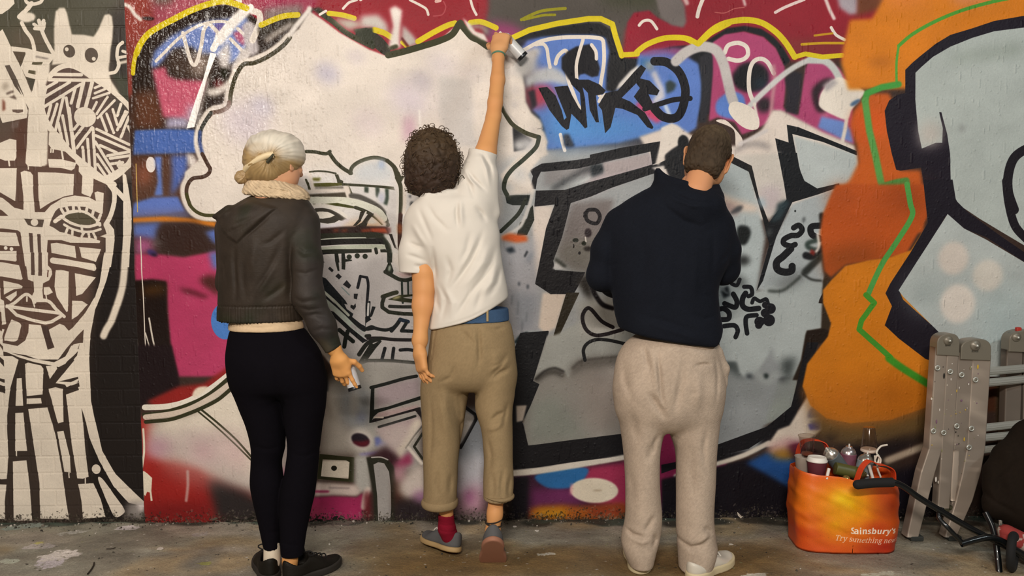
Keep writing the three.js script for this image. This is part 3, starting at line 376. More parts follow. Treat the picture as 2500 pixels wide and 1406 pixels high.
// lower right underline and blues
fr(1650, 850, 2.8117);
F('#8f9496', '0,0 660,0 720,160 560,700 0,700', 0, 6); F('#8a8f90', '200,60 320,20 380,120 600,160 600,360 260,300', 0, 14); F('#3c4444', '290,110 330,80 420,80 450,160 470,210 420,190 380,150', 0, 8); F('#3a4040', '720,80 830,60 800,180 760,240 730,160', 0, 10); F('#a8b0b0', '0,-40 660,-40 640,40 560,160 500,230 440,170 420,90 280,90 200,200 0,200', 0, 3); E('#17201f', 618, 195, 20, 22, 0, 3); E('#20242a', 505, 195, 26, 18, 0, 5); S('#9aa0a0', 14, '560,170 620,240 680,180', 1, 4);
F('#17161a', '260,670 620,540 790,400 900,-40 980,-40 930,120 920,290 800,480 700,560 500,690 200,760 0,860 0,760', 0, 1); F('#17151c', '-100,800 300,720 -100,860', 0, 1);
S('#cfc7ba', 12, '0,880 300,790 480,730 640,650', 1, 1.6); F('#d9ccbd', '860,400 930,290 1010,440 1000,560 900,640 800,660 620,680 700,560 780,530', 0, 2.2); E('#7a7a90', 955, 460, 50, 62, 0, 3); F('#4a4a98', '905,520 1000,505 990,560 920,560', 0, 2.4); S('#cfc6c0', 7, '900,490 1010,480', 1, 2); F('#c9a4a0', '640,660 800,600 780,700 640,740', 0, 8);
F('#120e16', '-100,900 500,760 700,900 900,1010 1700,1010 1700,1200 -100,1200', 0, 3); F('#1f4a86', '480,790 620,720 820,760 960,860 960,1020 800,970 640,880', 0, 5); F('#a87a2a', '640,720 760,690 820,760 700,760', 0, 8); F('#6a1f38', '760,650 880,640 960,760 880,800', 0, 8);
fr(1860, 1000, 3.4625);
F('#5a4a38', '690,130 1000,60 1400,60 1400,120 1050,290 620,290', 0, 8); F('#17121a', '570,130 700,90 640,230 580,260 540,230', 0, 3); F('#1f181c', '620,290 900,320 1200,200 1400,150 1400,240 1000,420 760,420', 0, 6); F('#3a3a30', '900,420 1060,420 1100,600 900,600', 0, 16); S('#b9a894', 17, '1060,430 1240,360 1420,290', 1, 3); F('#14101a', '900,560 1500,430 1500,900 900,900', 0, 10);
// --- orange field with green line, and the blue-grey letter at right
fr(2000, 0, 2.812);
F('#d57c1c', '470,-60 1600,-60 1600,600 200,620 150,440 165,330 210,140 360,130', 0, 4); F('#dc8038', '440,-60 800,-60 700,10 500,60', 0, 16); F('#d98a60', '880,-60 1200,-60 1180,10 950,40', 0, 14); E('#b5681c', 420, 430, 90, 24, 0, 10);
F('#c45c20', '330,640 480,640 520,720 500,800 560,1170 700,1170 730,1406 720,1600 60,1600 80,1380 210,1240 270,1120 260,1000 215,860 240,760', 0, 4); F('#d2581c', '240,770 460,760 470,900 300,1000 230,880', 0, 12);
F('#1e1822', '1600,110 1400,110 1200,145 1050,195 900,240 800,300 700,380 640,430 590,480 590,640 540,650 480,690 450,760 465,900 500,1060 530,1165 560,1172 700,1150 740,1406 900,1500 1000,1420 950,1200 900,900 1600,700', 0, 1.2);
F('#b0b8b4', '1600,180 1400,190 1200,215 1050,260 900,320 780,390 700,460 660,500 660,680 680,900 705,1020 800,980 845,980 850,880 825,770 840,770 880,920 900,1060 905,1250 935,1360 960,1406 1100,1500 1600,1800', 0, 1); F('#9aa39c', '900,380 1400,280 1400,380 900,440', 0, 12); F('#c4bcb4', '690,850 830,840 840,970 700,1010', 0, 14); E('#8c8f8e', 985, 880, 22, 20, 0.5, 6);
S('#1d191f', 22, '1500,1000 1420,1025 1340,1085 1300,1200 1300,1320 1340,1440', 1, 1);
S('#4f9a34', 8, '1400,-30 1180,15 970,75 790,150 640,235 545,315', 1, 1.2); S('#55a03c', 5.5, '545,315 530,430 530,560', 1, 1.2); S('#469a42', 15, '545,580 430,600 330,640 315,690', 0, 1.4); S('#5a9c4c', 16, '315,690 345,900 385,1060 430,1270', 0, 1.4); S('#3f9446', 15, '430,1280 540,1250 600,1240 620,1320 630,1430', 0, 1.4);
fr(1900, 450, 2.5567); F('#66502f', '200,1380 960,1300 1100,1300 1100,1500 1000,1560 400,1600 220,1560', 0, 16);
F('#b8521d', '360,0 920,0 935,200 800,440 560,480 420,500 330,580 290,540 260,300 280,180', 0, 3); F('#8a4418', '330,420 600,380 660,460 460,490 340,560 290,500', 0, 22); E('#a34a1e', 400, 80, 80, 60, 0, 20); F('#8c3c14', '620,40 900,20 920,160 760,140', 0, 26);
F('#cf7a1a', '330,600 420,510 560,475 700,455 830,410 900,300 1000,1300 960,1380 700,1470 450,1490 300,1460 200,1380 150,1260 180,1120 240,1040 310,950 330,870 280,740 280,660', 0, 1.4); F('#bd6c1c', '230,1250 700,1250 940,1340 500,1460 280,1400', 0, 30); S('#a8672a', 10, '160,1280 210,1380 310,1455 450,1486 700,1466 960,1376', 1, 9);
F('#1c1720', '905,-30 1090,-30 1110,100 1180,170 1400,330 1560,440 1560,500 1300,330 1170,280 1050,190 930,400 755,660 780,720 960,880 1020,940 1060,1130 920,1090 750,960 665,880 710,760 670,680 700,620 830,420 935,240', 0, 1);
F('#b3bab8', '1058,185 1160,275 1300,345 1560,500 1560,1200 1040,1200 1000,920 780,700 752,662', 0, 1); F('#9aa6a6', '800,640 1000,600 1000,800 860,740', 0, 30); F('#a9b6b6', '1240,700 1560,600 1560,1100 1240,1100', 0, 30);
E('#d2c8be', 1095, 462, 92, 100, 0, 5); E('#cfc9bf', 1310, 570, 92, 96, 0, 5); E('#d9d0c6', 1120, 745, 106, 118, 0, 5); S('#1d191f', 20, '1425,-20 1440,120 1480,260 1560,350', 1, 1);
S('#4f9a48', 13, '805,0 825,120 835,200 740,360 660,480 600,600 560,690', 1, 1.2); S('#46902c', 13, '548,690 600,740 520,850 505,905 600,990 700,1080', 0, 1.2); S('#3f8f26', 17, '690,1085 780,1150 960,1260', 1, 1.6);
 F('#8a6a3a', '1000,1240 1200,1240 1200,1500 1000,1500', 0, 8); F('#4a2a1a', '1290,1250 1370,1250 1360,1420 1290,1420', 0, 3); F('#7a6a48', '1370,1250 1560,1250 1560,1600 1370,1600', 0, 6);

// --- the brick part at left: dark ground and cream linework
cx.save(); cx.beginPath(); cx.rect(0, 0, (-1.722 - WX0) * TPM, mural.height); cx.clip();
fr(0, 0, 1);
F('#574b41', '-400,-80 400,-80 400,1400 -400,1400', 0, 0); F('#4c4a3c', '-400,-80 400,-80 400,140 -400,140', 0, 20); F('#5c5244', '20,70 120,70 120,130 20,130', 0, 14); F('#4b3c36', '300,-80 400,-80 400,330 320,300 280,200', 0, 14); F('#2a231c', '250,40 400,-40 400,420 320,280 270,190', 0, 12); F('#3a3c2e', '266,170 310,190 320,260 290,240', 0, 6);
F('#5e483e', '-400,380 300,300 260,640 200,860 -400,860', 0, 30); F('#221a16', '265,440 400,430 400,1400 180,1400 190,900 260,700', 0, 12); F('#1a1412', '230,640 400,560 400,1400 200,1400', 0, 14); F('#3a302a', '-400,860 200,860 220,1400 -400,1400', 0, 14);
fr(0, 0, 3.3476);
F('#5a3c30', '100,1000 210,900 220,1280 100,1300', 0, 10); F('#7a4a3c', '0,790 30,800 25,900 0,910', 0, 4);
E(CR, 205, 135, 66, 38, -0.1, 1.6); S(CR, 8, '190,-20 200,10 250,25 310,10 330,-20'); S(CR, 11, '240,20 190,80 140,130'); S(CR, 9, '160,180 190,240 240,310 262,400', 1, 1.2); S(CR, 9, '300,160 335,270 400,400 430,440', 1, 1.2); S(CR, 8, '260,190 300,220 340,160', 0, 1.2); S(CR, 8, '265,225 335,230 345,180', 0, 1.2); F(CR, '-60,-30 90,-30 100,20 60,60 0,105 -60,110', 0, 1.2);
S(CR, 12, '0,390 90,395 200,410 320,440 440,460', 1, 1.2); F(CR, '0,230 40,310 80,400 150,540 190,630 250,780 215,880 170,800 110,660 30,530 20,530 100,700 180,800 210,900 200,960 0,1000 -80,800 -80,300', 0, 1.2);
F(CR, '200,410 280,420 330,470 420,470 380,520 330,520 360,620 330,880 350,960 370,1060 340,1340 320,1360 210,1355 190,1330 215,870 260,640 190,620 150,540', 0, 1.2); F('#574a3c', '85,412 190,420 150,530', 0, 1); F('#57503c', '245,500 330,500 320,530 240,520', 0, 1); F('#57503c', '215,565 285,575 275,605 210,590', 0, 1); F('#4a463a', '200,630 270,640 245,740', 0, 1); F('#8a8078', '275,448 385,470 370,478 270,462', 0, 1.4);
F('#5c5148', '20,530 60,525 110,620 170,760 180,790 130,700 70,600', 0, 1.2); F('#6a5a50', '55,790 100,770 120,810', 0, 1.4); F('#6c5a50', '80,890 170,890 170,910 130,920 85,910', 0, 1.2); F('#6a5850', '75,1000 140,980 130,1040 70,1045', 0, 1.4); F('#6a5850', '0,1150 50,1135 40,1180 0,1210', 0, 1.2); E('#a89c8c', 25, 700, 24, 30, 0.4, 4); S('#6a5a50', 5, '40,760 85,742', 0, 1.4); F('#7d4a3a', '0,800 22,830 25,890 0,905', 0, 2);
F(CR, '-60,1180 60,1130 115,1140 115,1280 100,1310 20,1310 -60,1280', 0, 1.2); S(CR, 4, '50,1300 58,1350', 0, 1); S(CR, 3, '212,1350 212,1380', 0, 1);
fr(0, 0, 2.8115);
F(CR, '358,330 356,170 368,72 392,46 428,46 446,80 465,170 480,230 560,232 630,245 660,200 690,130 705,95 735,88 758,105 765,170 760,260 748,330 742,400 735,470 745,540 755,590 640,530 520,460 440,430 340,440', 0, 1.4);
E('#574b40', 460, 345, 38, 42, -0.4); E(CR, 443, 332, 13, 13); E('#574b40', 613, 373, 44, 48, 0); E(CR, 630, 398, 13, 13);
S(CR, 8, '740,498 780,488 800,452 800,425 790,375 800,312 828,285', 1, 1.2); S(CR, 7, '800,390 870,378', 1, 1.2); S(CR, 7, '830,345 870,360', 1, 1.2); S(CR, 7, '800,430 875,412', 1, 1.4);
// striped disc
fr(90, 140, 4.535);
F('#58463f', '100,180 300,90 560,200 760,320 950,480 1080,700 1100,790 1060,960 1030,1130 900,1260 720,1340 620,1280 440,1180 330,1030 200,860 100,740 30,590 40,440', 0, 1); F('#3f3a32', '700,350 950,500 1090,780 1050,900 800,480', 0, 10);
S(CR, 12, '120,200 200,120 330,80 470,130 600,220 740,310 880,420 1000,540 1070,680 1105,760 1080,900 1040,1050 1020,1130 960,1210 850,1280 730,1345', 1, 1.2); S(CR, 14, '60,330 30,480 40,610 120,770 220,890 330,1030 430,1120 540,1210 640,1290 720,1350 830,1406', 1, 1.2); F(CR, '-40,80 120,60 110,200 60,340 30,500 30,600 100,740 90,1180 60,1200 -60,1200', 0, 1.4);
E(CR, 510, 655, 118, 105, 0.2); F(CR, '490,180 560,130 780,220 900,400 780,330 620,250', 0, 1.6);
B(CR, 8, '130,180 470,185|110,240 580,245', 0.9); B(CR, 7, '70,335 200,262|65,430 340,265|40,550 460,290|130,520 85,690|200,510 130,740|270,430 180,820|300,440 340,680|405,320 355,500', 0.9);
B(CR, 9, '490,270 430,540|590,270 520,540|330,560 390,1060', 0.9); B(CR, 6, '620,330 690,300|620,390 730,345|600,445 780,385|640,490 600,570|760,430 640,620|840,470 650,665', 0.9); B(CR, 6.5, '690,650 750,810|750,620 830,830|820,570 870,740|910,510 870,640|960,590 870,800|1000,650 910,880|1030,700 1060,770|990,760 1050,890|900,760 980,600', 0.9);
B(CR, 7, '640,790 1000,960|630,860 1020,1030|680,970 860,1050|760,1085 1010,1040|790,1115 1000,1085|800,1175 930,1160', 0.9); B(CR, 7, '600,780 625,1260|540,900 560,1200|485,990 500,1160|625,930 840,1280|645,1070 800,1300|650,1180 740,1310|260,640 320,960|215,720 250,890|380,900 490,760|390,790 430,740|420,1000 590,770', 0.9);
F(CR, '880,1140 900,1130 930,1180 1000,1150 900,1250 860,1200', 0, 1);
F(CR, '110,820 220,880 330,1030 340,1080 290,1040 250,1030 140,1010 105,960', 0, 1.2); S(CR, 3.5, '130,1010 130,1045', 0, 0.8); S(CR, 3.5, '155,1010 155,1045', 0, 0.8); S(CR, 4, '250,1030 265,1120', 0, 0.8);
F(CR, '100,1120 250,1125 415,1165 390,1230 360,1250 240,1220 110,1215', 0, 1.2); F(CR, '440,1190 560,1200 700,1330 640,1340 560,1310 480,1310 440,1260', 0, 1.2);
// face below the disc
fr(0, 390, 5.406);
F(CR, '-200,105 190,105 180,400 170,545 60,480 -200,330', 0, 1); F(CR, '240,160 290,140 370,155 405,200 410,420 430,690 560,690 640,600 800,500 960,470 1140,490 1240,540 1220,430 1260,415 1345,435 1330,700 1320,720 1190,660 1000,620 800,640 720,660 650,780 625,870 820,960 1000,1020 1180,1030 1300,1070 1290,1100 900,1095 780,1060 600,1060 590,1200 605,1406 300,1406 240,960 200,930 0,905 -200,905 -200,740 80,740 0,670 -200,560 -200,460 0,500 160,630 280,660 280,480', 0, 1);
F(CR, '470,160 700,165 950,185 940,460 820,480 640,560 500,650 480,500', 0, 1); F(CR, '1060,200 1210,215 1200,420 1160,500 1150,480 1090,460 1050,440', 0, 1);
S(CR, 12, '1000,20 1200,200 1400,300 1540,430 1620,520', 1, 1); S(CR, 14, '1380,280 1520,200 1720,20', 1, 1.2); S(CR, 11, '1420,330 1480,420 1480,560 1440,720 1390,820 1370,860 1400,920', 1, 1.2); F(CR, '1590,150 1640,200 1680,430 1710,640 1715,900 1690,1200 1680,1420 1580,1420 1600,1000 1600,640 1600,400', 0, 1.2); F(CR, '1340,840 1420,840 1480,920 1490,1060 1470,1220 1440,1420 1340,1420 1370,1200 1370,1030 1290,1010 1380,980', 0, 1.2);
F('#574a40', '285,775 550,790 530,890 400,880 340,860', 0, 1); E(CR, 425, 825, 48, 46); F('#574840', '630,860 650,780 700,680 740,640 900,610 1100,620 1250,690 1310,830 1340,960 1250,1040 1100,1010 900,980 760,950', 0, 1); S(CR, 10, '700,810 780,750', 1, 1); S(CR, 8, '790,760 860,700 980,680 1110,700 1210,770 1290,860', 1, 1); S(CR, 7, '800,765 900,830 1030,870 1150,880 1290,840', 1, 1); F('#57503f', '830,750 960,700 1100,710 1240,820 1100,855 980,840', 1, 1); S(CR, 6, '820,855 920,910 1080,950 1200,945 1300,915', 1, 1);
B(CR, 7, '780,650 810,700|850,630 880,690|940,615 945,680|1010,610 1030,680|1120,640 1110,700|1210,660 1190,740|1300,730 1270,800', 0.9); B(CR, 6, '870,890 830,990|930,920 925,1010|1050,870 1060,960|1090,950 1050,1010|1140,960 1150,1020|1200,960 1240,1040', 0.9); B(CR, 5, '600,700 700,640', 2);
F('#5c4a42', '350,965 400,970 420,1406 380,1406', 0, 0.9); F('#5c4a42', '460,980 505,980 520,1406 480,1406', 0, 0.9);
F(CR, '-200,940 180,965 230,1140 100,1140 -200,1110', 0, 1); E('#efe8da', 45, 1165, 24, 24); E('#efe8da', 122, 1178, 24, 24); F(CR, '-200,1200 180,1215 190,1330 170,1345 0,1320 -200,1300', 0, 1); F(CR, '640,1105 720,1095 960,1140 980,1300 900,1280 650,1230', 0, 1); F(CR, '1015,1150 1310,1180 1240,1350 1050,1290', 0, 1); S(CR, 14, '670,1330 900,1365 1200,1410', 1, 1);
fr(0, 620, 5.406);
F(CR, '-200,-40 190,-40 180,100 0,80 -200,70', 0, 1); F(CR, '-200,105 0,110 220,150 270,330 250,345 0,300 -200,290', 0, 1); F(CR, '290,-20 605,-20 605,150 650,200 660,270 620,350 540,390 530,480 540,590 600,600 560,640 430,640 390,560 420,500 410,370 340,340', 0, 1); F('#5c4a42', '375,-20 420,-20 430,280 380,280', 0, 0.9); F('#5c4a42', '475,-20 520,-20 525,290 475,290', 0, 0.9); S('#6a4a42', 3, '605,220 600,300', 1, 0.8);
S(CR, 13, '670,85 900,115 1210,190', 1, 1); F(CR, '705,215 780,210 880,235 870,760 850,770 720,570 690,440', 0, 1); F(CR, '960,255 1240,310 1060,530 980,555', 0, 1); F(CR, '925,620 1060,625 1130,670 1000,820 920,870', 0, 1);
F(CR, '15,355 220,400 270,430 260,455 150,470 20,540', 0, 1); F(CR, '40,575 190,490 190,550 110,630', 0, 1); F(CR, '545,440 620,435 670,510 600,545 550,540', 0, 1); S(CR, 3, '575,540 585,600', 0, 0.8);
S(CR, 7.5, '60,700 160,650 280,550 340,540 400,590 430,640', 1, 0.9); S(CR, 8, '60,690 240,720 480,750 760,785', 1, 0.9); S(CR, 8, '80,700 190,810 400,880 570,915 650,900 770,830', 0, 0.9); S(CR, 8, '560,615 630,640 720,740 820,830', 1, 0.9); S(CR, 4, '325,570 325,625', 0, 0.8); S(CR, 4, '400,610 425,700', 0, 0.8);
F(CR, '110,890 150,880 245,930 240,1000 190,1150 60,1150 25,1120', 1, 1); F(CR, '-200,500 20,620 50,930 0,940 -200,930', 0, 1); F(CR, '-200,960 30,1000 0,1100 -200,1090', 0, 1);
F(CR, '350,930 510,945 600,1270 690,1240 605,1010 760,925 820,950 880,1020 940,970 1100,780 1230,560 1290,380 1330,100 1350,-20 1460,-20 1430,150 1380,350 1300,570 1230,740 1190,960 1170,1060 1150,1406 940,1406 1060,1260 1080,1000 1000,1080 850,1250 740,1400 480,1400 300,1340 -200,1260 -200,1170 0,1180 200,1220 300,1150 345,1040', 0, 1); F('#4a3a34', '520,950 600,960 680,1235 600,1270', 0, 1);
S(CR, 17, '1630,-20 1620,150 1600,380 1560,560 1500,740 1440,900 1380,1000 1340,1090', 1, 1.6); F(CR, '920,1215 990,1250 1000,1290 860,1420 810,1406 870,1300', 1, 1);
fr(0, 850, 2.529);
F(CR, '-100,-30 0,15 160,62 320,90 400,50 440,-20 480,-30 470,0 390,100 350,120 200,90 100,60', 0, 1); F(CR, '-60,50 60,52 100,75 50,250 30,420 30,700 40,1000 40,1090 -80,1090', 0, 1.2); F(CR, '140,100 160,92 240,110 255,130 250,290 150,300', 0, 1); F(CR, '90,190 120,188 130,360 82,362', 0, 1); F(CR, '150,315 240,312 245,345 150,350', 0, 1);
F(CR, '270,112 335,112 340,130 295,195', 0, 1); F(CR, '80,405 130,402 145,560 155,640 80,640', 0, 1); S(CR, 3, '88,640 88,670', 0, 0.8); F(CR, '65,705 150,698 170,860 185,1075 70,1075', 0, 1); F(CR, '160,380 280,370 330,540 370,760 400,980 415,1065 235,1060 230,840 200,640', 0, 1.2);
F(CR, '285,255 330,245 375,255 380,460 345,470', 0, 1); F(CR, '340,520 380,515 420,680 425,775 385,770', 0, 1); S(CR, 3, '412,775 415,805', 0, 0.8); F(CR, '395,290 480,260 500,460 515,640 535,800 500,812 465,810 430,600', 0, 1.2); F(CR, '480,-30 535,-30 550,330 570,430 620,640 700,780 800,880 885,960 885,990 780,960 690,860 600,700 540,560 510,430 490,370 470,240 330,220 460,60', 0, 1.2); F('#3a302a', '350,210 470,180 480,240 400,270 390,250 480,215', 0, 1); F(CR, '390,230 475,190 470,210 400,245', 0, 1);
E(CR, 582, 753, 27, 30); F(CR, '470,845 565,840 610,940 640,1050 500,1060 490,950', 0, 1.2); F(CR, '595,820 620,812 700,920 755,1000 750,1030 700,1050 660,980', 1, 1.2); S(CR, 3, '515,810 515,845', 0, 0.8); F('#8a8480', '780,960 880,960 890,1080 760,1050', 0, 8); F('#d0c8c4', '830,970 885,960 885,1010 850,1020', 0, 4);
for (const [y, a, b] of [[1076, 0, 420], [1080, 640, 880]]) S('#4a3a34', 5, `${a},${y} ${(a + b) / 2},${y + 6} ${b},${y}`, 1, 4);
cx.restore();
{ // grime and torn edge along the foot of the wall
  fr(0, 0, 1);
  F('rgba(200,180,175,0.35)', '370,1080 560,1060 620,1180 480,1190 400,1150', 0, 16); F('rgba(215,190,190,0.3)', '420,1050 600,1040 600,1130 460,1140', 0, 18);
  for (let i = 0; i < 5200; i++) { const x = -60 + rnd() * 2640, d = rnd() * rnd() * (0.6 + 0.6 * Math.abs(noise(x * 0.02, 3))); E(['rgba(40,36,28,0.55)', 'rgba(60,58,46,0.5)', 'rgba(90,84,72,0.4)', 'rgba(30,24,20,0.6)', 'rgba(150,140,128,0.3)'][i % 5], x, 1281 - 0.0105 * x - d * 36, 0.8 + rnd() * rnd() * 5, 0.7 + rnd() * rnd() * 3, rnd() * 3, 0.5); }
  for (let i = 0; i < 60; i++) { const x = 520 + rnd() * 320; E(i % 3 ? '#1c1a16' : '#5a5448', x, 1262 + rnd() * 14, 2 + rnd() * 9, 1 + rnd() * 2.4, (rnd() - 0.5) * 0.8, 0.5); }
}
{ // the striped figure goes on, mirrored about its nose, past the left edge of the picture
  const X = (px) => tex(px, 700)[0]; fr(0, 0, 1); const axis = X(75), end = X(-6), w = Math.ceil(end), c = document.createElement('canvas'); c.width = w; c.height = mural.height;
  const q = c.getContext('2d'); q.setTransform(-1, 0, 0, 1, 2 * axis, 0); q.drawImage(mural, 0, 0); cx.drawImage(c, 0, 0);
}
// ---------------------------------------------------------------- finish of the paint: mottling, flecks, grime along the foot
{
  const im = cx.getImageData(0, 0, mural.width, mural.height), d = im.data, w = mural.width;
  const N = 512, low = new Float32Array(N * N);
  for (let j = 0; j < N; j++) for (let i = 0; i < N; i++) low[j * N + i] = fbm(i * 0.09, j * 0.055, 3, 4);
  for (let y = 0; y < mural.height; y++) for (let x = 0; x < w; x++) {
    const k = (y * w + x) * 4, u = (x * 0.107) | 0, v = (y * 0.25) | 0;
    const m = 1 + 0.07 * low[(v & 511) * N + (u & 511)] + 0.035 * (hash3(x >> 1, y >> 1, 5) - 0.5) + 0.03 * (hash3(x >> 2, y >> 2, 8) - 0.5);
    for (let c = 0; c < 3; c++) d[k + c] = clamp(d[k + c] * m, 0, 255);
  }
  cx.putImageData(im, 0, 0);
}
function cut(x0, x1) {
  const c = document.createElement('canvas'); c.width = Math.round((x1 - x0) * TPM); c.height = mural.height;
  c.getContext('2d').drawImage(mural, -Math.round((x0 - WX0) * TPM), 0);
  const t = new THREE.CanvasTexture(c); t.colorSpace = THREE.SRGBColorSpace; return t;
}
const SEAM = -1.722, SPLIT = 0.6;
// relief of the many coats of paint: orange peel, runs and blobs, roughest at the upper left
const BW = 2000, BH = 1040, bump = new Uint8Array(BW * BH * 4);
{
  const h = new Float32Array(BW * BH);
  const px = 4.8 / BW;
  for (let j = 0; j < BH; j++) for (let i = 0; i < BW; i++) {
    const X = SEAM + i * px, Y = j * px;
    const rough = 0.35 + 0.65 * Math.max(sstep(-0.7, -1.4, X) * sstep(1.5, 2.0, Y), 0.2 * sstep(0.7, 0.3, Math.hypot(X - 0.35, (Y - 1.35) * 0.8)));
    h[j * BW + i] = 0.5 + rough * (0.08 * noise(X * 55, Y * 44) + 0.03 * noise(X * 118, Y * 100, 4)) + 0.05 * noise(X * 200, Y * 170, 7) + 0.07 * noise(X * 14, Y * 9, 2);
  }
  for (let n = 0; n < 15000; n++) {                      // blobs and short runs, thickest where the paint is wettest
    const wet = n > 5200, x = wet ? rnd() * 0.4 * BW : rnd() * BW, y = wet ? (0.55 + 0.45 * rnd()) * BH : rnd() * BH; if (wet && rnd() > sstep(-0.7, -1.3, SEAM + x * px) * sstep(1.4, 1.9, y * px)) continue;
    const r = wet ? 1.6 + rnd() * 2.4 : 1.2 + rnd() * 2.2, run = rnd() < 0.3 ? 3 + rnd() * 14 : 0, a = 0.12 + rnd() * 0.22;
    for (let j = Math.floor(y - r - run - 1); j <= y + r + 1; j++) for (let i = Math.floor(x - r - 1); i <= x + r + 1; i++) {
      if (i < 0 || j < 0 || i >= BW || j >= BH) continue;
      const dy = j < y - run ? j - (y - run) : j > y ? j - y : 0, q = ((i - x) ** 2 + dy * dy) / (r * r);
      if (q < 1) h[j * BW + i] += a * (1 - q) * (1 - q);
    }
  }
  for (let k = 0; k < BW * BH; k++) { const v = clamp(h[k]) * 255; bump[k * 4] = bump[k * 4 + 1] = bump[k * 4 + 2] = v; bump[k * 4 + 3] = 255; }
}
function bumpPart(x0, x1) {
  const t = new THREE.DataTexture(bump, BW, BH); t.magFilter = THREE.LinearFilter; t.needsUpdate = true;
  t.repeat.set((x1 - x0) / 4.8, WY1 / (BH * 4.8 / BW)); t.offset.set((x0 - SEAM) / 4.8, 0); return t;
}
const gloss = new Uint8Array(240 * 125 * 4);           // how shiny the coats dried: wettest at the upper left and round the dark dots
for (let j = 0; j < 125; j++) for (let i = 0; i < 240; i++) {
  const X = SEAM + i * 0.02, Y = j * 0.02, wet = Math.max(sstep(-0.3, -1.3, X) * sstep(1.3, 1.9, Y), 0.25 * sstep(0.5, 0.2, Math.hypot(X - 0.42, (Y - 1.3) * 0.8)), 0.5 * sstep(0.4, 0.1, Math.hypot(X + 1.55, Y - 1.1)));
  const o = (j * 240 + i) * 4; gloss[o] = gloss[o + 1] = gloss[o + 2] = 255 * clamp(0.56 - 0.32 * wet + 0.06 * noise(X * 7, Y * 7)); gloss[o + 3] = 255;
}
function glossPart(x0, x1) { const t = new THREE.DataTexture(gloss, 240, 125); t.magFilter = THREE.LinearFilter; t.needsUpdate = true; t.repeat.set((x1 - x0) / 4.8, 1); t.offset.set((x0 - SEAM) / 4.8, 0); return t; }
const wallBack = structure(new THREE.Group()); wallBack.name = 'wall_back'; scene.add(wallBack);
const lump = (x, y, px, py, r, a) => { const p = at(px, py, 0), q = ((x - p.x) ** 2 + (y - p.y) ** 2) / (r * r); return a * Math.exp(-q); };
function relief(x, y) {
  return 0.006 * fbm(x * 1.7, y * 1.7, 1, 3) + 0.0022 * fbm(x * 9, y * 7, 2, 3) + lump(x, y, 371, 604, 0.03, 0.02) - lump(x, y, 368, 44, 0.025, 0.014) + lump(x, y, 330, 660, 0.06, 0.008) - lump(x, y, 470, 712, 0.035, 0.007)
    + 0.012 * sstep(0.05, 0.0, y) * fbm(x * 14, y * 20, 5, 3);
}
function plasterGeometry(x0, x1, y0, y1, step = 0.02) {
  const nx = Math.ceil((x1 - x0) / step), ny = Math.ceil((y1 - y0) / step), pos = [], uv = [], idx = [];
  for (let j = 0; j <= ny; j++) for (let i = 0; i <= nx; i++) {
    const u = i / nx, v = j / ny, x = lerp(x0, x1, u), y = lerp(y0, y1, v);
    pos.push(x, y, relief(x, y)); uv.push((x - x0) / (x1 - x0), y / WY1);
    if (i < nx && j < ny) { const a = j * (nx + 1) + i; idx.push(a, a + 1, a + nx + 2, a, a + nx + 2, a + nx + 1); }
  }
  // rim and back, so the skin has thickness
  const rim = []; for (let i = 0; i <= nx; i++) rim.push(i); for (let j = 1; j <= ny; j++) rim.push(j * (nx + 1) + nx); for (let i = nx - 1; i >= 0; i--) rim.push(ny * (nx + 1) + i); for (let j = ny - 1; j > 0; j--) rim.push(j * (nx + 1));
  const b0 = pos.length / 3;
  for (const k of rim) { pos.push(pos[k * 3], pos[k * 3 + 1], pos[k * 3 + 2], pos[k * 3], pos[k * 3 + 1], -0.2); uv.push(uv[k * 2], uv[k * 2 + 1], uv[k * 2], uv[k * 2 + 1]); }
  for (let i = 0; i < rim.length; i++) { const a = b0 + i * 2, c = b0 + ((i + 1) % rim.length) * 2; idx.push(a, a + 1, c, c, a + 1, c + 1); }
  const g = new THREE.BufferGeometry(); g.setAttribute('position', new THREE.Float32BufferAttribute(pos, 3)); g.setAttribute('uv', new THREE.Float32BufferAttribute(uv, 2)); g.setIndex(idx); g.computeVertexNormals(); return g;
}
for (const [x0, x1] of [[SEAM, SPLIT], [SPLIT, WX1]])
  mesh('painted_plaster', plasterGeometry(x0, x1, 0, WY1), new THREE.MeshPhysicalMaterial({ map: cut(x0, x1), bumpMap: bumpPart(x0, x1), bumpScale: 0.007, roughness: 1, roughnessMap: glossPart(x0, x1), specularIntensity: 0.38 }), wallBack);
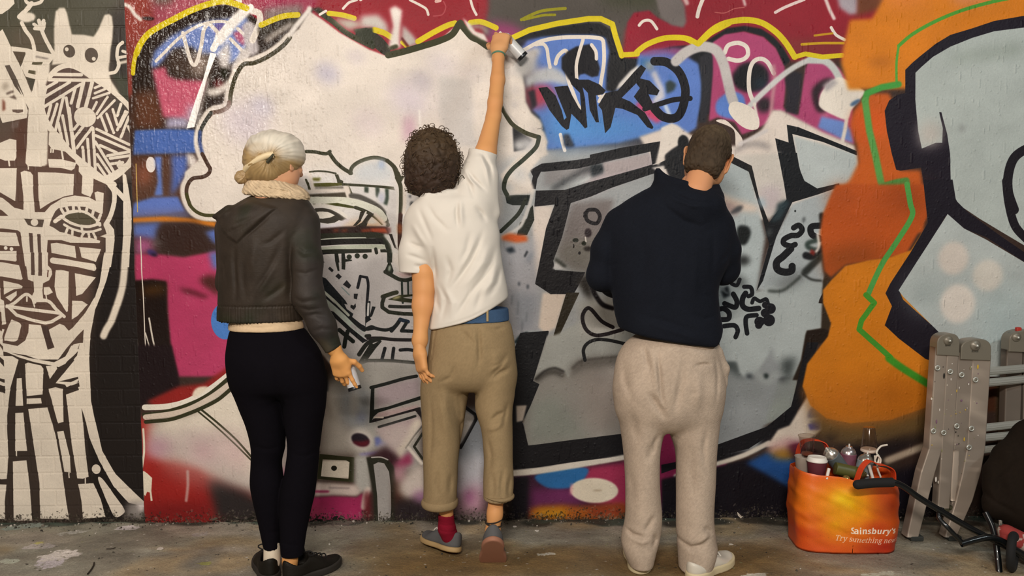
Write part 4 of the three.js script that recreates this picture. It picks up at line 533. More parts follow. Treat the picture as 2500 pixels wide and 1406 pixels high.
// brick part: every brick a piece of its own, painted over
{
  const t = cut(WX0, SEAM), mw = SEAM - WX0, course = 0.0785, len = 0.222;
  const skin = (bm) => new THREE.MeshPhysicalMaterial({ map: t, roughness: 0.5, bumpMap: bm, bumpScale: 0.0035, specularIntensity: 0.6, clearcoat: 0.15, clearcoatRoughness: 0.25 });
  const bt = new THREE.DataTexture(bump, BW, BH); bt.magFilter = THREE.LinearFilter; bt.needsUpdate = true; bt.repeat.set(mw / 4.8, 1); bt.offset.set(0.6, 0);
  const m = skin(bt);
  const wallUV = (g, ox, oy) => { const p = g.attributes.position, u = g.attributes.uv; for (let i = 0; i < p.count; i++) u.setXY(i, (p.getX(i) + ox - WX0) / mw, (p.getY(i) + oy) / WY1); return g; };
  const bed = new THREE.BoxGeometry(mw, WY1, 0.18); const b = mesh('mortar_bed', wallUV(bed, (WX0 + SEAM) / 2, WY1 / 2), m, wallBack); b.position.set((WX0 + SEAM) / 2, WY1 / 2, -0.108);
  for (let r = 0; r * course < WY1 - 0.02; r++) {
    const header = r % 2, L = header ? len / 2 : len, y0 = r * course, h = Math.min(course, WY1 - y0) - 0.005;
    for (let x = WX0 - (header ? 0.03 : 0.09) * 1; x < SEAM - 0.01; x += L) {
      const a = Math.max(x, WX0) + 0.0025, c = Math.min(x + L, SEAM - 0.004) - 0.0025;
      if (c - a < 0.02) continue;
      const g = new RoundedBoxGeometry(c - a, h, 0.05, 1, 0.004), X = (a + c) / 2, Y = y0 + course / 2;
      const k = mesh('brick', wallUV(g, X, Y), m, wallBack); k.position.set(X, Y, -0.0415 + 0.0016 * (rnd() - 0.5)); k.rotation.set(0.006 * (rnd() - 0.5), 0.006 * (rnd() - 0.5), 0);
    }
  }
}
// dark wall above the mural and the rest of the tunnel, out of the picture
const dim = std(new THREE.Color(0.16, 0.13, 0.12), 0.8), vault = std(new THREE.Color(0.3, 0.27, 0.24), 0.85);
const boxAt = (name, x, y, z, w, h, d, m) => { const o = structure(mesh(name, new THREE.BoxGeometry(w, h, d), m)); o.position.set(x, y, z); return o; };
{ const o = mesh('upper_brickwork', new THREE.BoxGeometry(9.2, 1.3, 0.2), dim, wallBack); o.position.set(0, WY1 + 0.65, -0.1); }
{ const o = mesh('plain_render', new THREE.BoxGeometry(1.6, WY1, 0.2), dim, wallBack); o.position.set(WX0 - 0.8, WY1 / 2, -0.11); const q = mesh('plain_render', new THREE.BoxGeometry(1.6, WY1, 0.2), dim, wallBack); q.position.set(WX1 + 0.8, WY1 / 2, -0.1); }
boxAt('wall_front', 0, 1.9, 6.9, 9.2, 3.8, 0.2, dim); boxAt('wall_left', -4.7, 1.9, 3.3, 0.2, 3.8, 7.4, dim); boxAt('wall_right', 4.7, 1.9, 3.3, 0.2, 3.8, 7.4, dim); boxAt('ceiling', 0, 3.9, 3.3, 9.6, 0.2, 7.4, vault);
// ---------------------------------------------------------------- floor: trodden concrete with paint
{
  const C = 2000, fc = document.createElement('canvas'); fc.width = C; fc.height = 800; const q = fc.getContext('2d');   // 6 m x 2.4 m
  q.fillStyle = '#918b7d'; q.fillRect(0, 0, C, 800);
  const k = C / 6, pt = (px, py) => { const d = V3((px - W / 2) / FOCAL, -(py - H / 2) / FOCAL, -1).applyQuaternion(camera.quaternion), s = -camera.position.y / d.y; return [(camera.position.x + d.x * s + 3) * k, (camera.position.z + d.z * s + 0.1) * k]; };
  const fade = (c) => { if (c[0] === '#') { return `rgba(${[1, 3, 5].map((i) => parseInt(c.slice(i, i + 2), 16)).join(',')},0)`; } return c.replace(/[\d.]+\)$/, '0)'); };
  const blot = (px, py, rx, ry, c, bl = 3) => { const [x, y] = pt(px, py); const a = rnd() * 0.6 - 0.3; if (bl < 2) { q.fillStyle = c; q.beginPath(); q.ellipse(x, y, rx * k, ry * k, a, 0, 7); q.fill(); return; } const X = rx * k + bl, Y = ry * k + bl; q.save(); q.translate(x, y); q.rotate(a); q.scale(X, Y); const g = q.createRadialGradient(0, 0, 0, 0, 0, 1); g.addColorStop(0, c); g.addColorStop(clamp(1 - 1.6 * bl / Math.min(X, Y), 0.05, 0.9), c); g.addColorStop(1, fade(c)); q.fillStyle = g; q.beginPath(); q.arc(0, 0, 1, 0, 7); q.fill(); q.restore(); };
  const splash = (px, py, w, h, c, n) => { for (let i = 0; i < n * 5; i++) { const a = rnd() * 7, r = Math.sqrt(rnd()) * (0.55 + 0.6 * Math.abs(noise(a * 1.3, px, py))); blot(px + w * r * Math.cos(a), py + h * r * Math.sin(a) - 0.1 * w * r * Math.cos(a), 0.002 + rnd() * rnd() * 0.02, 0.002 + rnd() * rnd() * 0.012, c, 1); } };
  for (let i = 0; i < 260; i++) blot(rnd() * 2500, 1262 + rnd() * 144, 0.05 + rnd() * 0.25, 0.03 + rnd() * 0.1, ['#7d786b', '#999082', '#8c8979', '#949183', '#7a766a', '#98886c'][i % 6], 14);
  for (let i = 0; i < 60; i++) blot(900 + rnd() * 1000, 1330 + rnd() * 80, 0.1 + rnd() * 0.2, 0.05 + rnd() * 0.1, 'rgba(110,85,48,0.25)', 16);
  for (let i = 0; i < 120; i++) blot(rnd() * 2500, 1256 + rnd() * 22, 0.03 + rnd() * 0.1, 0.02 + rnd() * 0.03, ['#3c3c34', '#4a443a', '#38362e', '#445046'][i % 4], 5);
  splash(60, 1285, 60, 9, '#8a938a', 40); splash(120, 1370, 40, 20, '#c4bcc0', 60); splash(150, 1355, 60, 12, '#c9c2bc', 60); splash(20, 1370, 30, 6, '#b4b8a8', 16); splash(90, 1335, 40, 8, '#b4aca8', 24); splash(95, 1325, 10, 4, '#b8b070', 6); splash(310, 1288, 30, 7, '#cfc8c8', 30); splash(175, 1300, 40, 5, '#b9b6ae', 14); splash(490, 1305, 20, 5, '#9a948e', 12); splash(500, 1376, 14, 4, '#8a8a50', 10); splash(1840, 1404, 40, 4, '#b9b3a4', 16); splash(2140, 1402, 60, 5, '#aeb0a0', 20); splash(1335, 1352, 30, 5, '#b4ac9c', 8);
  splash(840, 1275, 60, 8, '#6a645c', 30);
  for (let i = 0; i < 500; i++) blot(rnd() * 2500, 1258 + rnd() * 148, 0.002 + rnd() * 0.004, 0.002 + rnd() * 0.003, ['#b9b3aa', '#8f8a80', '#2e2a24', '#7c7a56', '#a29a90'][i % 5], 0.6);
  q.filter = 'none';
  const im = q.getImageData(0, 0, C, 800), d = im.data;
  for (let y = 0; y < 800; y++) for (let x = 0; x < C; x++) { const o = (y * C + x) * 4, m = 1 + 0.22 * (hash3(x, y, 1) - 0.5) + 0.2 * fbm(x * 0.03, y * 0.05, 2, 3); for (let c = 0; c < 3; c++) d[o + c] = clamp(d[o + c] * m, 0, 255); }
  q.putImageData(im, 0, 0);
  const t = new THREE.CanvasTexture(fc); t.colorSpace = THREE.SRGBColorSpace; t.wrapS = t.wrapT = THREE.MirroredRepeatWrapping;
  const fb = 512, fd = new Uint8Array(fb * fb * 4); for (let j = 0; j < fb; j++) for (let i = 0; i < fb; i++) { const v = 128 + 70 * (noise(i * 0.35, j * 0.35) * 0.6 + noise(i * 0.08, j * 0.08, 3)) + 30 * (hash3(i, j, 2) - 0.5), o = (j * fb + i) * 4; fd[o] = fd[o + 1] = fd[o + 2] = clamp(v, 0, 255); fd[o + 3] = 255; }
  const ft = new THREE.DataTexture(fd, fb, fb); ft.magFilter = THREE.LinearFilter; ft.wrapS = ft.wrapT = THREE.MirroredRepeatWrapping; ft.repeat.set(6, 2.4); ft.needsUpdate = true;
  const g = new THREE.BoxGeometry(9.4, 0.2, 7.2), u = g.attributes.uv, p = g.attributes.position;
  for (let i = 0; i < p.count; i++) u.setXY(i, (p.getX(i) + 3) / 6, 1 - (p.getZ(i) + 3.3 + 0.1) / 2.4);
  const f = structure(mesh('floor', g, new THREE.MeshStandardMaterial({ map: t, bumpMap: ft, bumpScale: 0.004, roughness: 0.62 }))); f.position.set(0, -0.1, 3.3);
}
function lamp([x, y, z, L, turn, c, I], label) {
  const t = thing('tunnel_lamp', label, 'lamp', V3(x, y, z), 'tunnel lamps above the picture'); t.lookAt(0.15 * x, 0.9, 0);
  mesh('housing', new RoundedBoxGeometry(L + 0.08, 0.16, 0.08, 2, 0.02), std('#8d8d88', 0.5), t).position.z = -0.045;
  mesh('diffuser', new RoundedBoxGeometry(L, 0.12, 0.03, 2, 0.012), std('#ffffff', 0.4, { emissive: new THREE.Color(...c), emissiveIntensity: 4 }), t);
  const l = new THREE.RectAreaLight(new THREE.Color(...c), I, L, 0.12); l.name = 'lamp_light'; l.position.set(0, 0, 0.02); l.rotation.y = Math.PI; t.add(l);
}
// ---------------------------------------------------------------- bodies and cloth: smooth-joined volumes, meshed as one surface
// A shape is { d(x, y, z), box: [x0, y0, z0, x1, y1, z1] }.
const smin = (a, b, k) => { const h = Math.max(k - Math.abs(a - b), 0) / k; return Math.min(a, b) - h * h * k * 0.25; };
const smax = (a, b, k) => -smin(-a, -b, k);
const joinBox = (a, b) => [Math.min(a[0], b[0]), Math.min(a[1], b[1]), Math.min(a[2], b[2]), Math.max(a[3], b[3]), Math.max(a[4], b[4]), Math.max(a[5], b[5])];
const union = (k, ...s) => ({ d: (x, y, z) => { let r = s[0].d(x, y, z); for (let i = 1; i < s.length; i++) r = smin(r, s[i].d(x, y, z), k); return r; }, box: s.map((q) => q.box).reduce(joinBox) });
const minus = (a, b, k = 0.006) => ({ d: (x, y, z) => smax(a.d(x, y, z), -b.d(x, y, z), k), box: a.box });
const cutBy = (a, p, n, k = 0.006) => { n = n.clone().normalize(); return { d: (x, y, z) => smax(a.d(x, y, z), (x - p.x) * n.x + (y - p.y) * n.y + (z - p.z) * n.z, k), box: a.box }; };
function cone(a, b, ra, rb, flat = 1) {      // tapered capsule; flat < 1 thins it front to back
  const bx = b.x - a.x, by = b.y - a.y, bz = b.z - a.z, L2 = bx * bx + by * by + bz * bz || 1e-9, r = Math.max(ra, rb) + 0.005;
  return { d: (x, y, z) => { const px = x - a.x, py = y - a.y, pz = z - a.z, t = clamp((px * bx + py * by + pz * bz) / L2), qx = px - bx * t, qy = py - by * t, qz = (pz - bz * t) / flat; return (Math.sqrt(qx * qx + qy * qy + qz * qz) - lerp(ra, rb, t)) * Math.min(1, flat); },
    box: [Math.min(a.x, b.x) - r, Math.min(a.y, b.y) - r, Math.min(a.z, b.z) - r, Math.max(a.x, b.x) + r, Math.max(a.y, b.y) + r, Math.max(a.z, b.z) + r] };
}
function ball(c, rx, ry, rz) {
  return { d: (x, y, z) => { const a = (x - c.x) / rx, b = (y - c.y) / ry, e = (z - c.z) / rz, k0 = Math.sqrt(a * a + b * b + e * e), k1 = Math.sqrt((a / rx) ** 2 + (b / ry) ** 2 + (e / rz) ** 2); return k1 < 1e-6 ? -Math.min(rx, ry, rz) : k0 * (k0 - 1) / k1; }, box: [c.x - rx, c.y - ry, c.z - rz, c.x + rx, c.y + ry, c.z + rz] };
}
const chain = (pts, k = 0.02, flat = 1) => { const s = []; for (let i = 0; i + 1 < pts.length; i++) s.push(cone(pts[i][0], pts[i + 1][0], pts[i][1], pts[i + 1][1], flat)); return s.length > 1 ? union(k, ...s) : s[0]; };
const scaleAt = (z) => (camera.position.z - z) / FOCAL;                    // metres per picture pixel at depth z
const limb = (pts, k, flat) => chain(pts.map(([px, py, z, r]) => [at(px, py, z), r * scaleAt(z)]), k, flat);
function loft(z0, rows, endRound = 0.006) {                                 // rows: picture row, left edge, right edge, half depth, depth offset
  const q = rows.map(([py, l, r, rz, dz = 0]) => { const a = at(l, py, z0 + dz), b = at(r, py, z0 + dz); return [(a.y + b.y) / 2, (a.x + b.x) / 2, z0 + dz, (b.x - a.x) / 2, rz]; }).sort((a, b) => a[0] - b[0]);
  const n = q.length, ev = [0, 0, 0, 0];
  const m = q.map((_, i) => [1, 2, 3, 4].map((c) => { const a = q[Math.max(0, i - 1)], b = q[Math.min(n - 1, i + 1)]; return (b[c] - a[c]) / (b[0] - a[0]); }));
  const evalAt = (y) => {
    if (y <= q[0][0]) { for (let c = 0; c < 4; c++) ev[c] = q[0][c + 1]; return; } if (y >= q[n - 1][0]) { for (let c = 0; c < 4; c++) ev[c] = q[n - 1][c + 1]; return; }
    let i = 0; while (q[i + 1][0] < y) i++;
    const h = q[i + 1][0] - q[i][0], t = (y - q[i][0]) / h, t2 = t * t, t3 = t2 * t;
    for (let c = 0; c < 4; c++) ev[c] = (2 * t3 - 3 * t2 + 1) * q[i][c + 1] + (t3 - 2 * t2 + t) * h * m[i][c] + (3 * t2 - 2 * t3) * q[i + 1][c + 1] + (t3 - t2) * h * m[i + 1][c];
  };
  let x0 = 9, x1 = -9, zz0 = 9, zz1 = -9; for (const r of q) { x0 = Math.min(x0, r[1] - r[3]); x1 = Math.max(x1, r[1] + r[3]); zz0 = Math.min(zz0, r[2] - r[4]); zz1 = Math.max(zz1, r[2] + r[4]); }
  return { d: (x, y, z) => {
    evalAt(y); const rx = Math.max(ev[2], 0.004), rz = Math.max(ev[3], 0.004), a = (x - ev[0]) / rx, b = (z - ev[1]) / rz, k0 = Math.sqrt(a * a + b * b), k1 = Math.sqrt((a / rx) ** 2 + (b / rz) ** 2);
    const d = k1 < 1e-6 ? -Math.min(rx, rz) : k0 * (k0 - 1) / k1;
    return smax(d, Math.max(q[0][0] - y, y - q[n - 1][0]), endRound);
  }, box: [x0, q[0][0], zz0, x1, q[n - 1][0], zz1] };
}
// folds: pictured creases and ridges pressed into the camera side of a cloth; [depth in mm (minus = ridge), width in mm, 'x,y x,y ...']
function folds(s, zs, list, { mottle = 0.0015, freq = 11, zmin = -9, extra } = {}) {
  const segs = [];
  for (const [amp, w, pts] of list) {
    const p = pts.split(' ').map((t) => { const [x, y] = t.split(',').map(Number); return at(x, y, zs); });
    const len = [0]; for (let i = 0; i + 1 < p.length; i++) len.push(len[i] + Math.hypot(p[i + 1].x - p[i].x, p[i + 1].y - p[i].y)); const T = len[p.length - 1];
    for (let i = 0; i + 1 < p.length; i++) segs.push([p[i].x, p[i].y, p[i + 1].x - p[i].x, p[i + 1].y - p[i].y, amp / 1000, w / 1000, len[i] / T, (len[i + 1] - len[i]) / T]);
  }
  return { box: s.box, d: (x, y, z) => {
    let d = s.d(x, y, z); if (Math.abs(d) > 0.035) return d;
    if (extra) d += extra(x, y, z);
    d += mottle * fbm(x * freq, y * freq * 0.7, z * freq, 2);
    if (z > zmin) {
      let inn = 0, out = 0;
      for (const [ax, ay, bx, by, amp, w, first, last] of segs) {
        const px = x - ax, py = y - ay; if (Math.abs(px - bx / 2) > Math.abs(bx) / 2 + 2.4 * w || Math.abs(py - by / 2) > Math.abs(by) / 2 + 2.4 * w) continue;
        const L2 = bx * bx + by * by, tr = (px * bx + py * by) / L2, t = clamp(tr), q = ((px - bx * t) ** 2 + (py - by * t) ** 2) / (w * w);
        const f = first + last * t, taper = w < 0.004 ? 1 : sstep(-0.05, 0.4, f) * (1 - sstep(0.55, 1.05, f)), v = amp * Math.exp(-q) * taper;
        if (v > inn) inn = v; else if (v < out) out = v;
      }
      d += (inn + out) * sstep(zmin, zmin + 0.03, z);
    }
    return d;
  } };
}
function polygonTest(pts, zs) {               // signed distance to a polygon traced on a cloth, in metres, minus inside
  const p = pts.split(' ').map((t) => { const [x, y] = t.split(',').map(Number); return at(x, y, zs); });
  return (x, y) => { let inside = false, best = 9; for (let i = 0, j = p.length - 1; i < p.length; j = i++) { const a = p[i], b = p[j]; if ((a.y > y) !== (b.y > y) && x < (b.x - a.x) * (y - a.y) / (b.y - a.y) + a.x) inside = !inside; const ex = b.x - a.x, ey = b.y - a.y, t = clamp(((x - a.x) * ex + (y - a.y) * ey) / (ex * ex + ey * ey)); best = Math.min(best, Math.hypot(x - a.x - ex * t, y - a.y - ey * t)); } return inside ? -best : best; };
}
function surface(s, cell, colour) {           // surface nets; only blocks that the surface crosses are sampled
  const pad = 2.5 * cell + 0.012, b = s.box, o = [b[0] - pad, b[1] - pad, b[2] - pad], n = [0, 1, 2].map((k) => Math.ceil((b[k + 3] - b[k] + 2 * pad) / cell) + 1);
  const [nx, ny, nz] = n, BIG = 1e3, g = new Float32Array(nx * ny * nz).fill(BIG), Q = 8, reach = Q * cell * 0.87 * 1.35 + 0.012, ix = (i, j, k) => (k * ny + j) * nx + i;
  for (let K = 0; K < nz - 1; K += Q) for (let J = 0; J < ny - 1; J += Q) for (let I = 0; I < nx - 1; I += Q) {
    if (Math.abs(s.d(o[0] + (I + Q / 2) * cell, o[1] + (J + Q / 2) * cell, o[2] + (K + Q / 2) * cell)) > reach) continue;
    for (let k = K; k <= Math.min(K + Q, nz - 1); k++) for (let j = J; j <= Math.min(J + Q, ny - 1); j++) for (let i = I; i <= Math.min(I + Q, nx - 1); i++) { const a = ix(i, j, k); if (g[a] === BIG) g[a] = s.d(o[0] + i * cell, o[1] + j * cell, o[2] + k * cell); }
  }
  const at_ = new Int32Array(nx * ny * nz).fill(-1), pos = [], idx = [];
  for (let k = 0; k < nz - 1; k++) for (let j = 0; j < ny - 1; j++) for (let i = 0; i < nx - 1; i++) {
    let m = 0, bad = false; const v = [];
    for (let c = 0; c < 8; c++) { const w = g[ix(i + (c & 1), j + ((c >> 1) & 1), k + (c >> 2))]; if (w === BIG) { bad = true; break; } v.push(w); if (w < 0) m |= 1 << c; }
    if (bad || m === 0 || m === 255) continue;
    let sx = 0, sy = 0, sz = 0, e = 0;
    for (let a = 0; a < 8; a++) for (const bit of [1, 2, 4]) { if (a & bit) continue; const c = a | bit; if ((v[a] < 0) === (v[c] < 0)) continue; const t = v[a] / (v[a] - v[c]); sx += (a & 1) + (bit === 1 ? t : 0); sy += ((a >> 1) & 1) + (bit === 2 ? t : 0); sz += (a >> 2) + (bit === 4 ? t : 0); e++; }
    at_[ix(i, j, k)] = pos.length / 3; pos.push(o[0] + (i + sx / e) * cell, o[1] + (j + sy / e) * cell, o[2] + (k + sz / e) * cell);
  }
  const quad = (a, b2, c, d, flip) => { if (a < 0 || b2 < 0 || c < 0 || d < 0) return; if (flip) idx.push(a, c, b2, a, d, c); else idx.push(a, b2, c, a, c, d); };
  for (let k = 1; k < nz - 1; k++) for (let j = 1; j < ny - 1; j++) for (let i = 1; i < nx - 1; i++) {
    const a = g[ix(i, j, k)]; if (a === BIG) continue;
    let c = g[ix(i + 1, j, k)]; if (c !== BIG && (a < 0) !== (c < 0)) quad(at_[ix(i, j - 1, k - 1)], at_[ix(i, j, k - 1)], at_[ix(i, j, k)], at_[ix(i, j - 1, k)], a >= 0);
    c = g[ix(i, j + 1, k)]; if (c !== BIG && (a < 0) !== (c < 0)) quad(at_[ix(i - 1, j, k - 1)], at_[ix(i - 1, j, k)], at_[ix(i, j, k)], at_[ix(i, j, k - 1)], a >= 0);
    c = g[ix(i, j, k + 1)]; if (c !== BIG && (a < 0) !== (c < 0)) quad(at_[ix(i - 1, j - 1, k)], at_[ix(i, j - 1, k)], at_[ix(i, j, k)], at_[ix(i - 1, j, k)], a >= 0);
  }
  const N = pos.length / 3, nor = new Float32Array(N * 3), uv = new Float32Array(N * 2), e = cell * 0.7, col = colour ? new Float32Array(N * 3) : null, tmp = new THREE.Color();
  for (let i = 0; i < N; i++) {
    const x = pos[i * 3], y = pos[i * 3 + 1], z = pos[i * 3 + 2];
    let ax = s.d(x + e, y, z) - s.d(x - e, y, z), ay = s.d(x, y + e, z) - s.d(x, y - e, z), az = s.d(x, y, z + e) - s.d(x, y, z - e); const l = Math.hypot(ax, ay, az) || 1;
    nor[i * 3] = ax / l; nor[i * 3 + 1] = ay / l; nor[i * 3 + 2] = az / l; uv[i * 2] = x + z * 0.8; uv[i * 2 + 1] = y + z * 0.3;
    if (col) { colour(x, y, z, tmp, nor[i * 3], nor[i * 3 + 1], nor[i * 3 + 2]); col[i * 3] = tmp.r; col[i * 3 + 1] = tmp.g; col[i * 3 + 2] = tmp.b; }
  }
  const G = new THREE.BufferGeometry(); G.setAttribute('position', new THREE.Float32BufferAttribute(pos, 3)); G.setAttribute('normal', new THREE.BufferAttribute(nor, 3)); G.setAttribute('uv', new THREE.BufferAttribute(uv, 2)); if (col) G.setAttribute('color', new THREE.BufferAttribute(col, 3)); G.setIndex(idx); return G;
}
// fabric relief textures (uv in metres)
function weave(size, f) { const d = new Uint8Array(size * size * 4); for (let j = 0; j < size; j++) for (let i = 0; i < size; i++) { const v = clamp(f(i, j)) * 255, o = (j * size + i) * 4; d[o] = d[o + 1] = d[o + 2] = v; d[o + 3] = 255; } const t = new THREE.DataTexture(d, size, size); t.wrapS = t.wrapT = THREE.RepeatWrapping; t.magFilter = THREE.LinearFilter; t.needsUpdate = true; return t; }
const clothBump = weave(256, (i, j) => 0.5 + 0.22 * Math.sin(i * 0.785) * Math.sin(j * 0.785) + 0.25 * (hash3(i, j, 3) - 0.5)); clothBump.repeat.set(9, 9);
const fleeceBump = weave(256, (i, j) => 0.5 + 0.5 * (hash3(i >> 1, j >> 1, 9) - 0.5) + 0.3 * (hash3(i, j, 4) - 0.5)); fleeceBump.repeat.set(4, 4);
const leatherBump = weave(256, (i, j) => { const u = i / 256, v = j / 256, w = (n, s) => noise((u * n), (v * n), s); return 0.5 + 0.3 * Math.abs(w(40, 1)) - 0.2 * Math.abs(w(24, 2)); }); leatherBump.repeat.set(3, 3);
const cloth = (color, more = {}) => new THREE.MeshPhysicalMaterial({ color, roughness: 0.92, specularIntensity: 0.25, bumpMap: clothBump, bumpScale: 0.0003, vertexColors: true, ...more });
const heather = (amt, f = 120) => (x, y, z, c) => { const v = 1 + amt * (hash3(Math.round(x * f * 4), Math.round(y * f * 4), Math.round(z * f * 4)) - 0.5) + amt * 0.8 * fbm(x * 16, y * 16, z * 16, 2); c.setRGB(v, v, v); };
const SKIN = new THREE.MeshPhysicalMaterial({ color: '#ffffff', roughness: 0.52, specularIntensity: 0.4, vertexColors: true, sheen: 0.15, sheenRoughness: 0.5 });
const skinTone = (hex) => { const k = new THREE.Color(hex); return (x, y, z, c) => { const v = 1 + 0.05 * fbm(x * 22, y * 22, z * 22, 2); c.setRGB(k.r * v, k.g * v * (1 - 0.03 * noise(x * 15, y * 15, z * 15)), k.b * v); }; };

// head in its own frame: y up, z out of the face, centre between the ears
function headShape(neck = 0.13) {
  const c = (x, y, z) => V3(x, y, z);
  let s = union(0.045, ball(c(0, 0.028, -0.016), 0.074, 0.09, 0.094), cone(c(0, -0.015, 0.03), c(0, -0.086, 0.05), 0.06, 0.03), cone(c(-0.03, -0.055, 0.015), c(0.03, -0.055, 0.015), 0.042, 0.042));
  s = union(0.014, s, cone(c(-0.03, 0.03, 0.075), c(0.03, 0.03, 0.075), 0.012, 0.012));
  for (const m of [-1, 1]) { s = minus(s, ball(c(0.031 * m, 0.008, 0.094), 0.017, 0.012, 0.014), 0.012); s = union(0.012, s, ball(c(0.044 * m, -0.022, 0.062), 0.018, 0.014, 0.016)); }
  s = union(0.008, s, cone(c(0, 0.016, 0.084), c(0, -0.026, 0.104), 0.008, 0.011), cone(c(-0.011, -0.03, 0.094), c(0.011, -0.03, 0.094), 0.0075, 0.0075));
  s = union(0.006, s, cone(c(-0.018, -0.054, 0.078), c(0.018, -0.054, 0.078), 0.006, 0.006), cone(c(-0.015, -0.063, 0.077), c(0.015, -0.063, 0.077), 0.0068, 0.0068));
  for (const m of [-1, 1]) s = union(0.003, s, ball(c(0.0305 * m, 0.008, 0.078), 0.0125, 0.0105, 0.0125));
  for (const m of [-1, 1]) { let e = cone(c(0.08 * m, 0.018, -0.008), c(0.078 * m, -0.026, 0.004), 0.024, 0.014, 0.9); e = { d: ((f) => (x, y, z) => smax(f(x, y, z), Math.abs(x - (0.081 + 0.45 * Math.max(0, 0.008 - z)) * m) - 0.0055, 0.006))(e.d), box: joinBox(e.box, [-0.115, -0.045, -0.04, 0.115, 0.05, 0.03]) }; e = minus(e, ball(c(0.094 * m, 0.006, -0.002), 0.009, 0.018, 0.011), 0.005); s = union(0.006, s, e); }
  return union(0.03, s, cone(c(0, -0.045, -0.022), c(0, -0.06 - neck, -0.04), 0.05, 0.054));
}
function headColour(hex, lips = '#a85a4c', brow = '#5a4030') {
  const k = skinTone(hex), L = new THREE.Color(lips), B = new THREE.Color(brow), W = new THREE.Color('#e8e2da'), I = new THREE.Color('#3a2c20');
  return (x, y, z, c) => { k(x, y, z, c); const ax = Math.abs(x);
    if (z > 0.06) { const lip = sstep(0.024, 0.016, ax) * sstep(0.0125, 0.008, Math.abs(y + 0.0585)); c.lerp(L, lip * 0.7); const br = sstep(0.0065, 0.003, Math.abs(y - 0.032 + 12 * (ax - 0.03) ** 2)) * sstep(0.008, 0.013, ax) * sstep(0.056, 0.048, ax); c.lerp(B, br * 0.85);
      const e = Math.hypot((ax - 0.0305) / 1.3, y - 0.008); if (e < 0.0078) c.copy(e * 1 < 0.0042 ? I : W); } };
}
// hand in its own frame: wrist at the origin, fingers along -y, back of the hand towards +z, thumb towards +x
function handShape({ curl, spread = [-0.14, -0.04, 0.05, 0.14], thumb = [[0.75, -0.6, -0.25], [0.5, -0.8, -0.3], [0.35, -0.9, -0.3]], scale = 1 }) {
  const k = scale, P = (x, y, z) => V3(x * k, y * k, z * k), parts = [];
  const palm = union(0.02 * k, cone(P(-0.024, -0.03, 0), P(-0.028, -0.078, 0), 0.0135 * k, 0.0125 * k), cone(P(-0.008, -0.025, 0.001), P(-0.009, -0.084, 0.002), 0.015 * k, 0.0125 * k), cone(P(0.01, -0.025, 0.001), P(0.011, -0.085, 0.002), 0.015 * k, 0.0125 * k), cone(P(0.02, -0.03, -0.002), P(0.028, -0.08, 0), 0.0155 * k, 0.0125 * k), cone(P(0.018, -0.025, -0.006), P(0.03, -0.05, -0.008), 0.016 * k, 0.012 * k), cone(P(0, 0.03, 0), P(0, -0.02, 0), 0.0255 * k, 0.0265 * k, 0.88));
  const bases = [[-0.029, -0.08], [-0.0095, -0.087], [0.0105, -0.088], [0.0295, -0.083]], lens = [0.058, 0.073, 0.08, 0.07];
  bases.forEach(([bx, by], i) => {
    let p = P(bx, by, 0), a = 0; const L = lens[i] * k, r = (i === 0 ? 0.0077 : 0.0087) * k, side = spread[i], pts = [[p, r]];
    [0.46, 0.3, 0.24].forEach((f, j) => { a += curl[i][j]; const dir = V3(Math.sin(side) * Math.cos(a), -Math.cos(side) * Math.cos(a), -Math.sin(a)); p = p.clone().addScaledVector(dir, L * f); pts.push([p, r * (0.95 - 0.1 * j)]); });
    parts.push(chain(pts, 0.004 * k));
  });
  let p = P(0.024, -0.03, -0.006); const t = [[p, 0.0125 * k]]; thumb.forEach((d, j) => { p = p.clone().addScaledVector(V3(...d).normalize(), [0.038, 0.032, 0.026][j] * k); t.push([p, [0.0108, 0.0098, 0.0085][j] * k]); }); parts.push(chain(t, 0.005 * k));
  let s = palm; for (const f of parts) { const prev = s; s = { d: (x, y, z) => smin(prev.d(x, y, z), f.d(x, y, z), 0.006 * k), box: joinBox(prev.box, f.box) }; }
  return s;
}
const frame = (o, down, back, flip = 1) => { const y = down.clone().negate().normalize(), z = back.clone().addScaledVector(y, -back.dot(y)).normalize(), x = y.clone().cross(z).multiplyScalar(flip); return new THREE.Matrix4().makeBasis(x, y, z).setPosition(o); };
function placed(g, m) { g.applyMatrix4(m); if (m.determinant() < 0) { const i = g.index.array; for (let k = 0; k < i.length; k += 3) { const t = i[k]; i[k] = i[k + 1]; i[k + 1] = t; } } return g; }
// a person: parts are modelled where they stand, then moved under the person's own base point
function person(label, base) { const t = thing('person', label, 'person', base); t.userData_base = base; return t; }
function wear(p, name, g, m, label, parent = p) { g.translate(-p.userData_base.x, -p.userData_base.y, -p.userData_base.z); const o = mesh(name, g, m, parent); if (label) o.userData.label = label; return o; }
const onFloor = (px, py) => { const d = V3((px - W / 2) / FOCAL, -(py - H / 2) / FOCAL, -1).applyQuaternion(camera.quaternion); return camera.position.clone().addScaledVector(d, -camera.position.y / d.y); };
